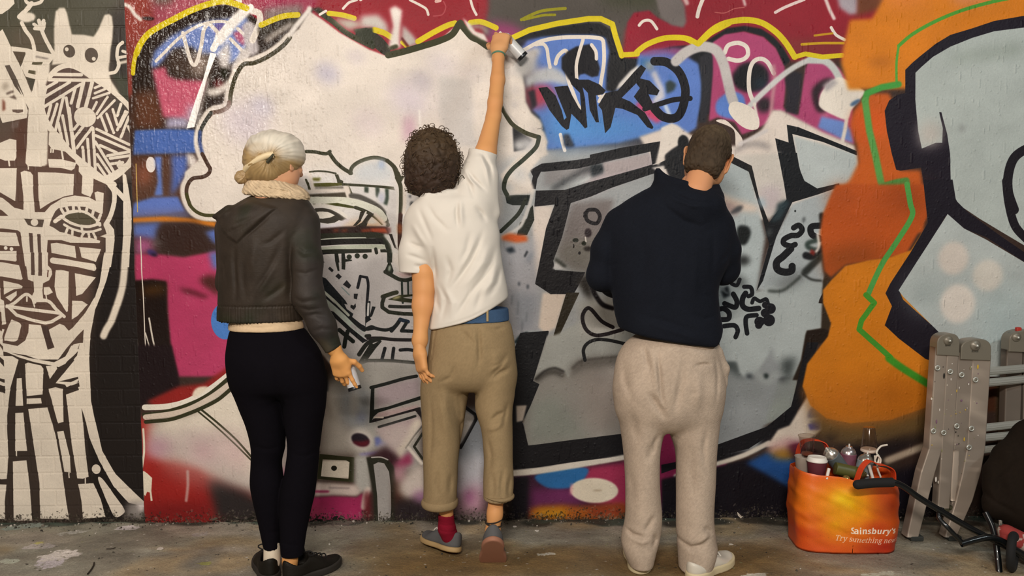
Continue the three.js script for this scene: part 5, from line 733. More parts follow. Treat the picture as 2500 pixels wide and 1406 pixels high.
// a shoe in its own frame: heel at the origin, toe along +z, sole at y = 0
function shoeParts(L = 0.275, wide = 0.05, high = 0.085, soleH = 0.026) {
  const out = (r) => union(0.05, ball(V3(0, 0, 0.05), wide * 0.78 + r, 0.2, 0.05 + r), ball(V3(0.004, 0, L * 0.5), wide * 0.82 + r, 0.2, L * 0.3 + r), ball(V3(0.004, 0, L - 0.075), wide + r, 0.2, 0.075 + r));
  const box = [-wide - 0.02, 0, -0.01, wide + 0.02, high + 0.04, L + 0.01], o1 = out(0.002), o2 = out(-0.002);
  const sole = { d: (x, y, z) => smax(o1.d(x, y, z), Math.abs(y - soleH / 2 - 0.006 * sstep(L - 0.06, L, z)) - soleH / 2, 0.008), box };
  const top = (z) => lerp(high, 0.045, sstep(0.09, L * 0.82, z)) - 0.012 * sstep(0.16, 0.05, z) + 0.012 * sstep(0.05, 0.0, z);
  const upper = { d: (x, y, z) => { const lean = (y - soleH) * 0.28, e = o2.d(x * (1 + Math.max(0, lean) * 3.2), 0, z + 0.12 * Math.max(0, y - 0.03) * sstep(0.12, L, z)); return smax(e, Math.max(soleH * 0.6 - y, y - top(z) + 6 * x * x), 0.022); }, box };
  const foot = { d: (x, y, z) => smax(upper.d(x, y, z), -Math.max(Math.hypot(x / 0.029, (z - 0.064) / 0.046) * 0.03 - 0.03, 0.05 - y), 0.01), box };
  return { sole, upper: foot };
}
function shoeMatrix(heel, toe, lift = 0, roll = 0) { const dir = toe.clone().sub(heel); const yaw = Math.atan2(dir.x, dir.z); return new THREE.Matrix4().makeTranslation(heel.x, heel.y, heel.z).multiply(new THREE.Matrix4().makeRotationFromEuler(new THREE.Euler(lift, yaw, roll, 'YXZ'))); }
// ---------------------------------------------------------------- the woman at the left
{
  const Z = 0.56, p = person('blonde person in dark leather jacket, cream fur collar and black leggings, right hand lowered', onFloor(700, 1404));
  const skin = '#d69a5c';
  // body: one surface from neck to feet
  const hip = at(675, 900, Z), chest = at(655, 600, Z - 0.01), neck = at(672, 470, Z - 0.02), footL = onFloor(664, 1406), footR = onFloor(704, 1412);
  const torso = union(0.08, cone(chest, hip, 0.085, 0.1), cone(at(590, 560, Z), at(735, 560, Z), 0.05, 0.05), cone(chest, neck, 0.07, 0.045));
  const legs = union(0.03, limb([[632, 930, Z, 38], [648, 1110, Z, 27], [662, 1330, Z + 0.05, 15], [664, 1392, Z + 0.06, 15]]), limb([[730, 930, Z, 40], [735, 1110, Z + 0.03, 27], [712, 1330, Z + 0.07, 16], [708, 1368, Z + 0.085, 17], [708, 1398, Z + 0.08, 18]]));
  const arms = union(0.02, limb([[738, 560, Z + 0.02, 24], [752, 725, Z + 0.08, 19], [812, 846, Z + 0.06, 17], [822, 868, Z + 0.06, 12]]), limb([[585, 560, Z - 0.02, 24], [575, 690, Z - 0.1, 20], [600, 740, Z - 0.28, 15]]));
  const bodyG = surface(union(0.05, torso, legs, arms), 0.009, skinTone(skin));
  // head, turned to the right and away
  const hm = new THREE.Matrix4().makeTranslation(...at(680, 399, Z - 0.02).toArray()).multiply(new THREE.Matrix4().makeRotationFromEuler(new THREE.Euler(0.12, R(140), R(-3), 'YXZ'))).multiply(new THREE.Matrix4().makeScale(0.98, 0.98, 0.98));
  const headG = placed(surface(headShape(0.07), 0.004, headColour('#cf9a78', '#a85a50', '#8a6a44')), hm);
  // right hand, fingers down round a spray can
  const wrist = at(823, 866, Z + 0.06), tip = at(846, 950, Z + 0.03);
  const rh = frame(wrist, tip.clone().sub(wrist), V3(-0.25, 0.1, 1));
  const handR = placed(surface(handShape({ curl: [[0.35, 0.5, 0.4], [0.25, 0.35, 0.3], [0.12, 0.25, 0.2], [0.0, 0.1, 0.08]], spread: [-0.22, -0.1, 0.02, 0.2], thumb: [[0.8, -0.5, -0.5], [0.3, -0.85, -0.5], [0.1, -0.9, -0.4]], scale: 0.95 }), 0.0032, skinTone('#d69a5c')), rh);
  const lw = at(600, 742, Z - 0.28), handL = placed(surface(handShape({ curl: [[0.5, 0.6, 0.4], [0.5, 0.6, 0.4], [0.5, 0.6, 0.4], [0.5, 0.6, 0.4]], scale: 0.95 }), 0.004, skinTone(skin)), frame(lw, V3(0.5, -0.3, -0.8), V3(-0.8, 0, -0.4), -1));
  wear(p, 'body', mergeGeometries([bodyG, headG, handR, handL]), SKIN);
  // hair: pale crown, golden underneath, tied in a low bun
  const hc = at(671, 383, Z - 0.02), H0 = at(596, 383, Z).x, bun = at(590, 433, Z + 0.03);
  let hair = union(0.035, ball(at(671, 379, Z - 0.02), 0.118, 0.097, 0.104), ball(at(650, 405, Z + 0.02), 0.075, 0.06, 0.07), ball(at(640, 388, Z + 0.03), 0.06, 0.05, 0.055));
  hair = union(0.03, hair, cone(at(650, 424, Z + 0.05), at(612, 428, Z + 0.04), 0.03, 0.018));
  const faceCut = ball(hm.elements ? V3(0, -0.045, 0.085).applyMatrix4(hm) : hc, 0.075, 0.075, 0.075);
  hair = minus(hair, faceCut, 0.02);
  hair = minus(hair, ball(at(716, 447, Z + 0.06), 0.05, 0.04, 0.08), 0.02);
  const knot = union(0.012, ball(bun, 0.027, 0.026, 0.026), ball(at(600, 424, Z + 0.035), 0.02, 0.016, 0.018));
  const strands = (s, cX, cY) => ({ box: s.box, d: (x, y, z) => { const d = s.d(x, y, z); if (Math.abs(d) > 0.02) return d; const a = Math.atan2(y - cY, x - cX), r = Math.hypot(x - cX, y - cY); return d + 0.0008 * Math.sin(a * 34 + 7 * noise(r * 26, z * 20)) + 0.0028 * noise(a * 6, r * 9, z * 14) + 0.003 * noise(x * 26, y * 26, z * 26); } });
  const tone = (x, y, z, c) => { const t = sstep(hc.y - 0.012, hc.y + 0.05, y + 0.25 * (x - hc.x) + 0.02 * noise(x * 26, y * 40, z * 20)), v = 1 + 0.28 * fbm(x * 50, y * 22, z * 30, 2); c.setRGB(lerp(0.31, 0.62, t) * v, lerp(0.205, 0.58, t) * v, lerp(0.085, 0.49, t) * v); };
  const HM = new THREE.MeshPhysicalMaterial({ roughness: 0.5, vertexColors: true, sheen: 0.3, sheenRoughness: 0.4 });
  const tie = at(655, 385, Z + 0.09);
  const hairMesh = wear(p, 'hair', surface(strands(hair, tie.x, tie.y), 0.0042, tone), HM);
  wear(p, 'hair_bun', surface(strands(knot, bun.x + 0.02, bun.y), 0.0035, (x, y, z, c) => { const v = 1 + 0.4 * fbm(x * 60, y * 60, z * 60, 2); c.setRGB(0.34 * v, 0.23 * v, 0.11 * v); }), HM);
  // hair falls in two swept locks over a dark band
  const lock = (pts, r) => new THREE.TubeGeometry(new THREE.CatmullRomCurve3(pts), 24, r, 8);
  const sweep = (a, n) => lock(a.map(([x, y, z]) => at(x, y, Z + z)), n);
  wear(p, 'hair_lock', sweep([[600, 414, 0.05], [612, 402, 0.075], [634, 388, 0.092], [656, 379, 0.096], [668, 378, 0.092]], 0.013), std('#d8c49c', 0.5));
  wear(p, 'hair_band', sweep([[652, 396, 0.098], [660, 386, 0.102], [667, 376, 0.1]], 0.006), std('#3a3826', 0.8));
  // cream fur snood
  const sn = union(0.02, loft(Z - 0.01, [[435, 606, 690, 0.062, 0], [445, 600, 716, 0.078], [458, 596, 738, 0.09], [472, 592, 752, 0.098], [486, 594, 756, 0.1, 0], [499, 610, 756, 0.09, 0]], 0.016));
  const snG = surface(folds(cutBy(cutBy(sn, at(690, 438, Z), V3(0.42, 1, 0.1), 0.012), at(660, 482, Z), V3(-0.12, -1, -0.05), 0.02), Z + 0.09, [[4, 5, '600,452 640,447 690,455 740,475'], [4, 5, '596,466 640,458 700,468 750,490'], [3, 4, '620,474 680,472 730,488'], [4, 5, '672,440 700,456 720,476'], [-3, 6, '600,460 650,452 700,462 745,483']], { mottle: 0.003, freq: 40, extra: (x, y, z) => 0.0016 * Math.sin((x * 0.8 + y) * 420 + 5 * noise(x * 30, y * 30, z * 30)) }), 0.0042, (x, y, z, c) => { const v = 1 + 0.25 * fbm(x * 40, y * 70, z * 40, 3); c.setRGB(0.56 * v, 0.43 * v, 0.28 * v); });
  wear(p, 'fur_collar', snG, cloth('#ffffff', { bumpMap: fleeceBump, bumpScale: 0.002, sheen: 0.4, sheenRoughness: 0.6 }));
  // short leather jacket
  const jt = loft(Z, [[478, 612, 738, 0.07, -0.01], [490, 590, 752, 0.085], [505, 566, 762, 0.1], [520, 546, 770, 0.112], [535, 534, 775, 0.12], [560, 532, 774, 0.125], [610, 534, 768, 0.127], [680, 534, 760, 0.122], [735, 533, 752, 0.118], [748, 532, 748, 0.114], [782, 531, 742, 0.112]], 0.008);
  const flap = cone(at(524, 529, Z + 0.04), at(560, 520, Z + 0.05), 0.008, 0.03);
  const sleeve = cutBy(limb([[742, 545, Z + 0.01, 38], [746, 640, Z + 0.06, 38], [752, 725, Z + 0.085, 37], [788, 795, Z + 0.075, 31], [822, 868, Z + 0.06, 20]], 0.03), at(815, 855, Z + 0.06), V3(0.45, -0.9, 0), 0.006);
  const sleeveL = limb([[560, 560, Z - 0.03, 34], [566, 690, Z - 0.11, 34], [598, 735, Z - 0.25, 24]], 0.03);
  const ribs = (x, y, z) => { const e = at(640, 747, Z + 0.1).y; return y < e && x < at(745, 700, Z).x ? 0.0022 * Math.sin(x * 620) * sstep(e, e - 0.006, y) + 0.004 * sstep(e - 0.008, e, y) : 0; };
  const hood = polygonTest('604,486 676,508 630,552 583,594 556,578 536,560 520,528 570,505', Z + 0.1);
  const jacket = folds(union(0.014, jt, flap, sleeve, sleeveL), Z + 0.1, [[9, 9, '577,592 574,640 577,700 574,745'], [5, 12, '600,610 596,680 604,740'], [-7, 16, '630,575 622,640 626,690'], [9, 10, '672,508 650,535 628,555 600,578 582,596'], [11, 11, '706,565 707,640 706,720 716,760'], [6, 10, '690,590 660,660 620,720 600,740'], [6, 10, '700,690 670,715 640,735'], [-6, 14, '676,640 650,690 622,730'], [5, 9, '545,575 580,560 620,540'], [4, 8, '560,555 600,540 640,520'], [5, 10, '720,600 745,620 775,615'], [5, 9, '715,720 745,735 790,730'], [6, 9, '745,770 775,765 805,775'], [4, 8, '760,810 790,800 820,805'], [5, 8, '730,745 760,755 795,750'], [5, 9, '640,600 665,590 700,560'], [4, 10, '540,620 550,700'], [3, 7, '720,660 750,668 780,655']], { mottle: 0.004, freq: 9, zmin: Z - 0.02, extra: (x, y, z) => (z > Z ? -0.009 * sstep(0.004, -0.008, hood(x, y)) : 0) + ribs(x, y, z) });
  const jg = surface(jacket, 0.0058, (x, y, z, c) => { const n = fbm(x * 9, y * 7, z * 9, 3), v = 1 + 0.3 * fbm(x * 40, y * 40, z * 40, 2), g = sstep(-0.1, 0.5, n), r = sstep(0.05, 0.2, x - at(690, 600, Z).x); const worn = sstep(0.1, 0.5, fbm(x * 7 + 9, y * 8, z * 6, 2)); c.setRGB(lerp(0.03, 0.019, g) * v + 0.03 * worn, lerp(0.022, 0.019, g) * v * (1 + 0.15 * r) + 0.021 * worn, lerp(0.016, 0.01, g) * v * (1 + 0.5 * r) + 0.011 * worn); });
  wear(p, 'leather_jacket', jg, new THREE.MeshPhysicalMaterial({ vertexColors: true, roughness: 0.58, specularIntensity: 0.4, bumpMap: leatherBump, bumpScale: 0.001 }));
  wear(p, 'vest', surface(folds(loft(Z, [[772, 566, 728, 0.1], [790, 560, 738, 0.106], [805, 560, 740, 0.108]], 0.006), Z + 0.1, [[3, 5, '570,796 640,800 700,794'], [3, 6, '690,782 715,796']], { mottle: 0.002 }), 0.006, heather(0.1)), cloth('#cdb493'), 'cream top showing under the jacket hem');
  // leggings
  const hips = loft(Z, [[796, 565, 740, 0.1], [815, 560, 752, 0.106], [850, 554, 776, 0.12, 0.01], [880, 553, 787, 0.132, 0.015], [915, 560, 791, 0.132, 0.015], [945, 572, 788, 0.118, 0.012], [965, 590, 775, 0.09, 0.008]], 0.03);
  const legL = loft(Z + 0.01, [[870, 572, 670, 0.095], [930, 565, 690, 0.108], [990, 584, 692, 0.092], [1040, 603, 695, 0.082], [1090, 614, 695, 0.073], [1130, 614, 687, 0.068], [1180, 612, 692, 0.068, 0.012], [1225, 619, 690, 0.06, 0.02], [1280, 632, 686, 0.046, 0.03], [1338, 644, 684, 0.036, 0.045]], 0.004);
  const legR = loft(Z + 0.01, [[870, 690, 770, 0.095], [930, 676, 794, 0.108], [990, 690, 794, 0.092], [1040, 697, 786, 0.082], [1090, 703, 780, 0.074], [1150, 696, 775, 0.072, 0.014], [1206, 684, 768, 0.068, 0.03], [1250, 682, 758, 0.058, 0.045], [1310, 684, 746, 0.045, 0.065], [1356, 686, 740, 0.038, 0.08]], 0.004);
  wear(p, 'leggings', surface(folds(union(0.03, hips, union(0.006, legL, legR)), Z + 0.1, [[5, 9, '680,880 683,950 692,1020'], [3, 8, '600,1090 650,1100 690,1095'], [3, 8, '705,1110 740,1118 775,1108'], [3, 6, '650,1300 680,1310'], [3, 6, '690,1320 735,1330']], { mottle: 0.0012 }), 0.0065, heather(0.12)), cloth('#0d0b10', { roughness: 0.95, specularIntensity: 0.12 }));
  // trainers and sock
  const ST = new THREE.MeshPhysicalMaterial({ color: '#17140f', roughness: 0.6, bumpMap: clothBump, bumpScale: 0.001, specularIntensity: 0.4 }), SO = std('#211d18', 0.7);
  wear(p, 'sock', surface(limb([[664, 1326, Z + 0.055, 20], [664, 1372, Z + 0.06, 21]]), 0.005, heather(0.06)), cloth('#d8cbb6'));
  for (const [h, t, lift] of [[[662, 1424], [646, 1360], 0], [[692, 1430], [834, 1374], 0]]) {
    const heel = onFloor(...h), toe = onFloor(...t), m = shoeMatrix(heel, toe, lift), sp = shoeParts(0.27, 0.047, 0.1, 0.03);
    const shoe = wear(p, 'shoe', placed(surface(sp.upper, 0.005), m), ST); wear(p, 'sole', placed(surface(sp.sole, 0.005), m), SO, null, shoe);
    const lace = []; for (let i = 0; i < 5; i++) { const z = 0.105 + i * 0.02, y = 0.094 - i * 0.008; lace.push(new THREE.TubeGeometry(new THREE.CatmullRomCurve3([V3(-0.022, y - 0.006, z), V3(0, y + 0.003, z + 0.008), V3(0.022, y - 0.006, z)]), 8, 0.0028, 5)); }
    lace.push(new THREE.TubeGeometry(new THREE.CatmullRomCurve3([V3(0, 0.1, 0.1), V3(0.02, 0.118, 0.108), V3(0.036, 0.108, 0.118), V3(0.02, 0.096, 0.112), V3(0, 0.097, 0.105)]), 14, 0.0028, 5), new THREE.TubeGeometry(new THREE.CatmullRomCurve3([V3(0, 0.1, 0.1), V3(-0.022, 0.106, 0.11), V3(-0.036, 0.094, 0.118), V3(-0.015, 0.086, 0.112)]), 14, 0.0028, 5));
    wear(p, 'lace', placed(mergeGeometries(lace), m), std('#100e0c', 0.8), null, shoe);
  }
  // her spray can, upright behind the fingers
  sprayCan(at(856, 916, Z + 0.012), V3(-0.3, 1, -0.1), 0.115, 'pale spray can gripped in the lowered hand of the blonde woman', '#cfcfd2');
}
function sprayCan(mid, axis, len, label, color) {
  const t = thing('spray_can', label, 'spray can', mid), r = 0.026, L = len;
  t.quaternion.setFromUnitVectors(V3(0, 1, 0), axis.clone().normalize());
  const V = (a) => a.map(([x, y]) => new THREE.Vector2(x, y));
  mesh('can', new THREE.LatheGeometry(V([[0.001, -L / 2 + 0.006], [r * 0.8, -L / 2 + 0.004], [r, -L / 2], [r, -L / 2 + 0.004], [r * 0.98, -L / 2 + 0.006], [r * 0.98, L / 2 - 0.02], [r, L / 2 - 0.018], [r, L / 2 - 0.014], [r * 0.7, L / 2 - 0.002], [r * 0.45, L / 2], [0.001, L / 2]]), 32), new THREE.MeshPhysicalMaterial({ color, roughness: 0.35, metalness: 0.1, clearcoat: 0.4 }), t);
  mesh('base_rim', new THREE.LatheGeometry(V([[r * 0.75, -L / 2 + 0.004], [r * 0.85, -L / 2 - 0.002], [r * 1.01, -L / 2 - 0.002], [r * 1.02, -L / 2 + 0.003], [r * 0.99, -L / 2 + 0.012]]), 32), std('#3a3c40', 0.35, { metalness: 0.8 }), t);
  mesh('nozzle', new THREE.LatheGeometry(V([[0.001, L / 2 + 0.02], [0.006, L / 2 + 0.019], [0.0075, L / 2 + 0.012], [0.0075, L / 2 - 0.001], [0.001, L / 2 - 0.001]]), 20), std('#e8e6e0', 0.5), t);
  return t;
}
// ---------------------------------------------------------------- the man in the white T-shirt, reaching up with a spray can
{
  const Z = 0.4, p = person('curly-haired person in white T-shirt and rolled khaki trousers, right arm stretched up the wall', onFloor(1150, 1362));
  const skin = '#cf9560';
  const hip = at(1155, 840, Z), chest = at(1120, 560, Z), neck = at(1068, 480, Z);
  const torso = union(0.08, cone(chest, hip, 0.1, 0.105), cone(at(1020, 545, Z), at(1155, 500, Z), 0.055, 0.055), cone(chest, neck, 0.07, 0.05));
  const legs = union(0.03, limb([[1090, 860, Z, 42], [1078, 1060, Z, 30], [1088, 1225, Z + 0.02, 19], [1092, 1296, Z + 0.005, 16], [1101, 1314, Z - 0.005, 14]]), limb([[1205, 860, Z, 42], [1212, 1060, Z + 0.05, 30], [1212, 1200, Z + 0.12, 21], [1208, 1255, Z + 0.135, 18], [1203, 1296, Z + 0.145, 17], [1205, 1312, Z + 0.13, 17]]));
  const armR = limb([[1158, 485, Z, 33], [1186, 372, Z - 0.06, 26], [1205, 285, Z - 0.13, 18], [1209, 250, Z - 0.155, 18], [1215, 195, Z - 0.2, 17.5], [1217, 142, Z - 0.242, 14], [1217, 122, Z - 0.255, 10]], 0.012);
  const armL = limb([[1024, 560, Z - 0.01, 24], [1035, 665, Z + 0.02, 26.5], [1035, 705, Z + 0.03, 24], [1032, 745, Z + 0.04, 23], [1025, 832, Z + 0.075, 16], [1024, 856, Z + 0.085, 11]], 0.03);
  const bodyG = surface(union(0.012, union(0.06, torso, legs), armR, armL), 0.0075, skinTone(skin));
  const hm = new THREE.Matrix4().makeTranslation(...at(1058, 405, Z - 0.03).toArray()).multiply(new THREE.Matrix4().makeRotationFromEuler(new THREE.Euler(-0.28, R(172), 0, 'YXZ')));
  const headG = placed(surface(headShape(0.09), 0.005, headColour(skin, '#a85a4c', '#2a1c14')), hm);
  const wr = at(1217, 130, Z - 0.25), fr_ = frame(wr, at(1226, 78, Z - 0.29).sub(wr), V3(-0.35, 0.05, 1));
  const handR = placed(surface(handShape({ curl: [[0.9, 1.0, 0.6], [0.9, 1.0, 0.6], [0.85, 0.95, 0.6], [0.5, 0.7, 0.5]], thumb: [[0.85, -0.5, -0.35], [0.5, -0.75, -0.6], [0.2, -0.8, -0.7]], spread: [-0.1, -0.03, 0.05, 0.16], scale: 1.02 }), 0.0032, skinTone('#d09a6a')), fr_);
  const wl = at(1024, 850, Z + 0.085), hl = frame(wl, at(1034, 930, Z + 0.105).sub(wl), V3(-0.86, -0.05, 0.5), -1);
  const handL = placed(surface(handShape({ curl: [[0.4, 0.5, 0.3], [0.35, 0.45, 0.3], [0.3, 0.4, 0.25], [0.22, 0.35, 0.2]], spread: [-0.06, -0.02, 0.02, 0.06], thumb: [[0.5, -0.8, -0.4], [0.2, -0.9, -0.45], [0.1, -0.95, -0.35]], scale: 1.0 }), 0.0032, skinTone(skin)), hl);
  wear(p, 'body', mergeGeometries([bodyG, headG, handR, handL]), SKIN);
  // tight curls: a lumpy mass covered in small rings
  const hc = at(1055, 397, Z - 0.01);
  const mass = union(0.03, ball(hc, 0.112, 0.138, 0.12), ball(at(1050, 440, Z), 0.1, 0.07, 0.1));
  const clump = { box: mass.box, d: (x, y, z) => { const d = mass.d(x, y, z); if (Math.abs(d) > 0.03) return d; let m = 9; const q = 0.026, i0 = Math.floor(x / q), j0 = Math.floor(y / q), k0 = Math.floor(z / q); for (let i = -1; i < 2; i++) for (let j = -1; j < 2; j++) for (let k = -1; k < 2; k++) { const a = i0 + i, b = j0 + j, c = k0 + k; m = Math.min(m, Math.hypot(x - (a + hash3(a, b, c)) * q, y - (b + hash3(b, c, a)) * q, z - (c + hash3(c, a, b)) * q)); } return d + 0.45 * m - 0.007 + 0.0025 * noise(x * 130, y * 130, z * 130); } };
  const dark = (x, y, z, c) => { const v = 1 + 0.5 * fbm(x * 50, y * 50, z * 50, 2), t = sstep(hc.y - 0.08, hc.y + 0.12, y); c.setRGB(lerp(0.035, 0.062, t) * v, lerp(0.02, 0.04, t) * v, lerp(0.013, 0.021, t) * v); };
  const curls = surface(clump, 0.0048, dark), cp = curls.attributes.position, cn = curls.attributes.normal;
  const HM = new THREE.MeshPhysicalMaterial({ vertexColors: true, roughness: 0.62, specularIntensity: 0.4 });
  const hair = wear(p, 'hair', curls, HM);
  {
    const rings = [], base = p.userData_base;
    for (let n = 0; n < 420; n++) {
      const i = Math.floor(rnd() * cp.count), edge = Math.abs(cn.getZ(i)) < 0.45; if (!edge && rnd() < 0.35) continue;
      const r = 0.006 + rnd() * (edge ? 0.008 : 0.006), tor = new THREE.TorusGeometry(r, 0.0013, 4, 14, Math.PI * (1.3 + 0.7 * rnd()));
      tor.rotateX(rnd() * 6); tor.rotateY(edge ? (rnd() - 0.5) * 1.2 : rnd() * 6); tor.rotateZ(rnd() * 6);
      const o = 0.002 + (edge && cp.getY(i) + base.y > hc.y - 0.02 ? rnd() * 0.008 : 0); tor.translate(cp.getX(i) + cn.getX(i) * o, cp.getY(i) + cn.getY(i) * o, cp.getZ(i) + cn.getZ(i) * o);
      const v = 0.75 + rnd() * 0.7, col = new Float32Array(tor.attributes.position.count * 3); for (let k = 0; k < col.length; k += 3) { col[k] = 0.06 * v; col[k + 1] = 0.037 * v; col[k + 2] = 0.02 * v; } tor.setAttribute('color', new THREE.BufferAttribute(col, 3)); rings.push(tor);
    }
    const o = mesh('curl', mergeGeometries(rings), HM, hair); o.userData.kind = 'stuff'; o.userData.label = 'loose dark ringlets';
  }
  // T-shirt
  const tr = loft(Z, [[474, 1034, 1170, 0.06, -0.02], [486, 1018, 1192, 0.085], [505, 1000, 1204, 0.105], [535, 992, 1212, 0.118], [570, 1000, 1220, 0.125], [610, 1018, 1222, 0.128], [660, 1050, 1230, 0.128], [712, 1058, 1240, 0.13, 0.005], [770, 1052, 1242, 0.132, 0.01], [815, 1043, 1242, 0.135, 0.014]], 0.008);
  const hemA = at(1044, 811, Z + 0.1), hemB = at(1149, 783, Z + 0.1), hemC = at(1232, 737, Z + 0.1);
  const nrm = (a, b) => { const d = b.clone().sub(a); return V3(d.y, -d.x, 0); };
  const body = cutBy(cutBy(tr, hemA, nrm(hemA, hemB), 0.012), hemB, nrm(hemB, hemC), 0.012);
  const slL = cutBy(union(0.03, limb([[1024, 545, Z - 0.01, 38], [1018, 620, Z, 42], [1016, 690, Z, 43]], 0.03)), at(1016, 667, Z + 0.07), V3(-0.05, -1, 0.0), 0.004);
  const slR = cutBy(limb([[1150, 500, Z, 56], [1168, 430, Z - 0.03, 42], [1182, 360, Z - 0.07, 31], [1186, 340, Z - 0.08, 29]], 0.03), at(1182, 368, Z - 0.03), V3(0.32, 1.35, 0), 0.004);
  const side = limb([[1180, 480, Z, 26], [1194, 430, Z - 0.02, 14], [1206, 520, Z, 14]], 0.03);
  const collar = cone(at(1046, 480, Z + 0.04), at(1092, 480, Z + 0.04), 0.03, 0.03);
  const tee = folds(union(0.022, union(0.03, body, slR, side, collar), slL), Z + 0.11, [
    [11.9, 8.75, '1056,600 1058,640 1062,690'], [15.3, 11.25, '1180,560 1166,600 1150,635 1128,670 1108,698 1090,716'], [-10.2, 15, '1196,590 1180,640 1150,680 1120,712'], [10.2, 11.25, '1212,590 1200,640 1178,680 1150,715 1118,760'], [-8.5, 13.75, '1216,640 1200,690 1165,730'], [8.5, 11.25, '1222,640 1214,690 1190,730'], [10.2, 7.5, '1116,490 1114,520 1118,560'], [-8.5, 10, '1124,480 1126,520 1130,560'], [10.2, 8.75, '1132,430 1146,450 1155,480 1160,484'], [-8.5, 7.5, '1128,404 1150,440 1176,462'], [10.2, 8.75, '1136,412 1160,440 1190,470'], [8.5, 7.5, '1160,360 1178,370 1194,400 1202,440'], [-6.8, 7.5, '1150,372 1172,378 1186,410 1196,460'], [8.5, 10, '1158,500 1175,520 1188,545'], [6.8, 10, '1036,490 1060,530 1090,560 1110,565'], [6.8, 10, '1016,500 1034,540 1052,580 1056,600'], [-6.8, 11.25, '1000,540 1024,580 1046,610'], [6.8, 8.75, '985,620 1010,628 1040,640'], [6.8, 8.75, '988,590 1012,600 1036,606'], [6.8, 7.5, '1004,648 1024,652 1046,650'], [8.5, 12.5, '1062,700 1064,740 1075,770'], [8.5, 11.25, '1068,690 1090,730 1076,790'], [-8.5, 13.75, '1080,700 1106,740 1100,780'], [8.5, 10, '1160,690 1140,730 1112,775'], [6.8, 11.25, '1180,700 1170,730 1160,760'], [8.5, 11.25, '1090,620 1100,660 1090,700'], [6.8, 11.25, '1150,560 1140,610 1120,650'], [2.5, 6, '1046,802 1100,790 1149,774 1200,748 1232,726']], { mottle: 0.0022, freq: 9, zmin: Z - 0.03 });
  wear(p, 't_shirt', surface(tee, 0.0052, (x, y, z, c) => { const v = 1 + 0.03 * fbm(x * 30, y * 30, z * 30, 2); c.setRGB(v, v, v); }), cloth('#d6d0c6', { roughness: 0.9 }));
  wear(p, 'necklace', new THREE.TubeGeometry(new THREE.CatmullRomCurve3([at(1118, 455, Z + 0.03), at(1121, 436, Z + 0.05), at(1128, 428, Z + 0.05), at(1134, 436, Z + 0.04)]), 16, 0.0018, 6), std('#4a4438', 0.4, { metalness: 0.6 }));
  // belt and trousers
  const beltL = loft(Z, [[752, 1062, 1241, 0.118, 0.004], [783, 1060, 1243, 0.122, 0.006]], 0.004);
  wear(p, 'belt', surface(beltL, 0.006, heather(0.12)), cloth('#3f5877', { bumpScale: 0.0016 }));
  wear(p, 'belt_loop', placed(new RoundedBoxGeometry(0.009, 0.055, 0.006, 1, 0.002), new THREE.Matrix4().makeTranslation(...at(1190, 768, Z + 0.118).toArray())), std('#a08a62', 0.9));
  const seat = loft(Z, [[778, 1058, 1243, 0.12, 0.006], [800, 1054, 1250, 0.128, 0.01], [840, 1048, 1257, 0.138, 0.014], [880, 1042, 1259, 0.14, 0.016], [920, 1036, 1260, 0.13, 0.012], [950, 1045, 1250, 0.1, 0.006]], 0.03);
  const tL = loft(Z, [[840, 1064, 1140, 0.1, 0.008], [900, 1036, 1156, 0.122, 0.008], [940, 1027, 1148, 0.112], [1000, 1029, 1137, 0.1], [1050, 1031, 1131, 0.092], [1115, 1033, 1120, 0.086, 0.008], [1180, 1034, 1117, 0.08, 0.016], [1222, 1033, 1115, 0.074, 0.02]], 0.005);
  const tR = loft(Z, [[840, 1170, 1240, 0.1, 0.008], [900, 1164, 1259, 0.12, 0.008], [960, 1160, 1257, 0.11, 0.02], [1000, 1161, 1252, 0.1, 0.035], [1050, 1175, 1252, 0.09, 0.055], [1115, 1181, 1252, 0.08, 0.08], [1180, 1180, 1254, 0.074, 0.11], [1218, 1180, 1252, 0.07, 0.125]], 0.005);
  const tw = folds(union(0.02, seat, tL, tR), Z + 0.12, [[12.6, 9.9, '1168,790 1170,830 1172,870 1166,905'], [16.8, 16.5, '1096,940 1108,1000 1118,1060 1124,1120'], [-9.8, 17.6, '1074,960 1084,1030 1096,1100'], [7, 11, '1120,800 1150,830 1168,850'], [-7, 19.8, '1210,850 1212,880 1206,900'], [11.2, 9.9, '1200,925 1220,910 1250,900'], [-7, 11, '1190,905 1220,892 1250,880'], [7, 9.9, '1240,860 1225,890 1190,930'], [9.8, 11, '1090,960 1100,1000 1112,1060 1120,1100'], [12.6, 13.2, '1112,960 1118,1020 1118,1080'], [-7, 13.2, '1080,940 1088,1010 1100,1080'], [9.8, 9.9, '1195,1030 1215,1012 1240,1005'], [-7, 9.9, '1182,1050 1214,1040 1236,1020'], [7, 8.8, '1240,980 1232,1020 1228,1050'], [7, 8.8, '1050,960 1052,1060 1046,1150'], [7, 9.9, '1070,1150 1064,1190 1066,1224'], [7, 9.9, '1098,1160 1096,1200 1098,1224'], [7, 9.9, '1202,1140 1206,1180 1202,1218'], [8.4, 9.9, '1230,1130 1224,1180 1228,1218'], [7, 8.8, '1246,1150 1241,1190 1244,1218'], [5.6, 8.8, '1190,1060 1200,1110 1194,1160'], [5.6, 9.9, '1120,880 1100,920 1060,940'], [5.6, 7.7, '1180,800 1210,806 1240,800'], [4.2, 3.3, '1063,800 1056,840 1052,880']], { mottle: 0.0022, freq: 10, zmin: Z - 0.02 });
  const KH = cloth('#8f7b5c');
  const trousers = wear(p, 'trousers', surface(tw, 0.006, heather(0.14)), KH);
  const cuff = (rows, f) => surface(folds(loft(Z, rows, 0.012), Z + 0.1, f, { mottle: 0.002, freq: 20 }), 0.005, heather(0.14));
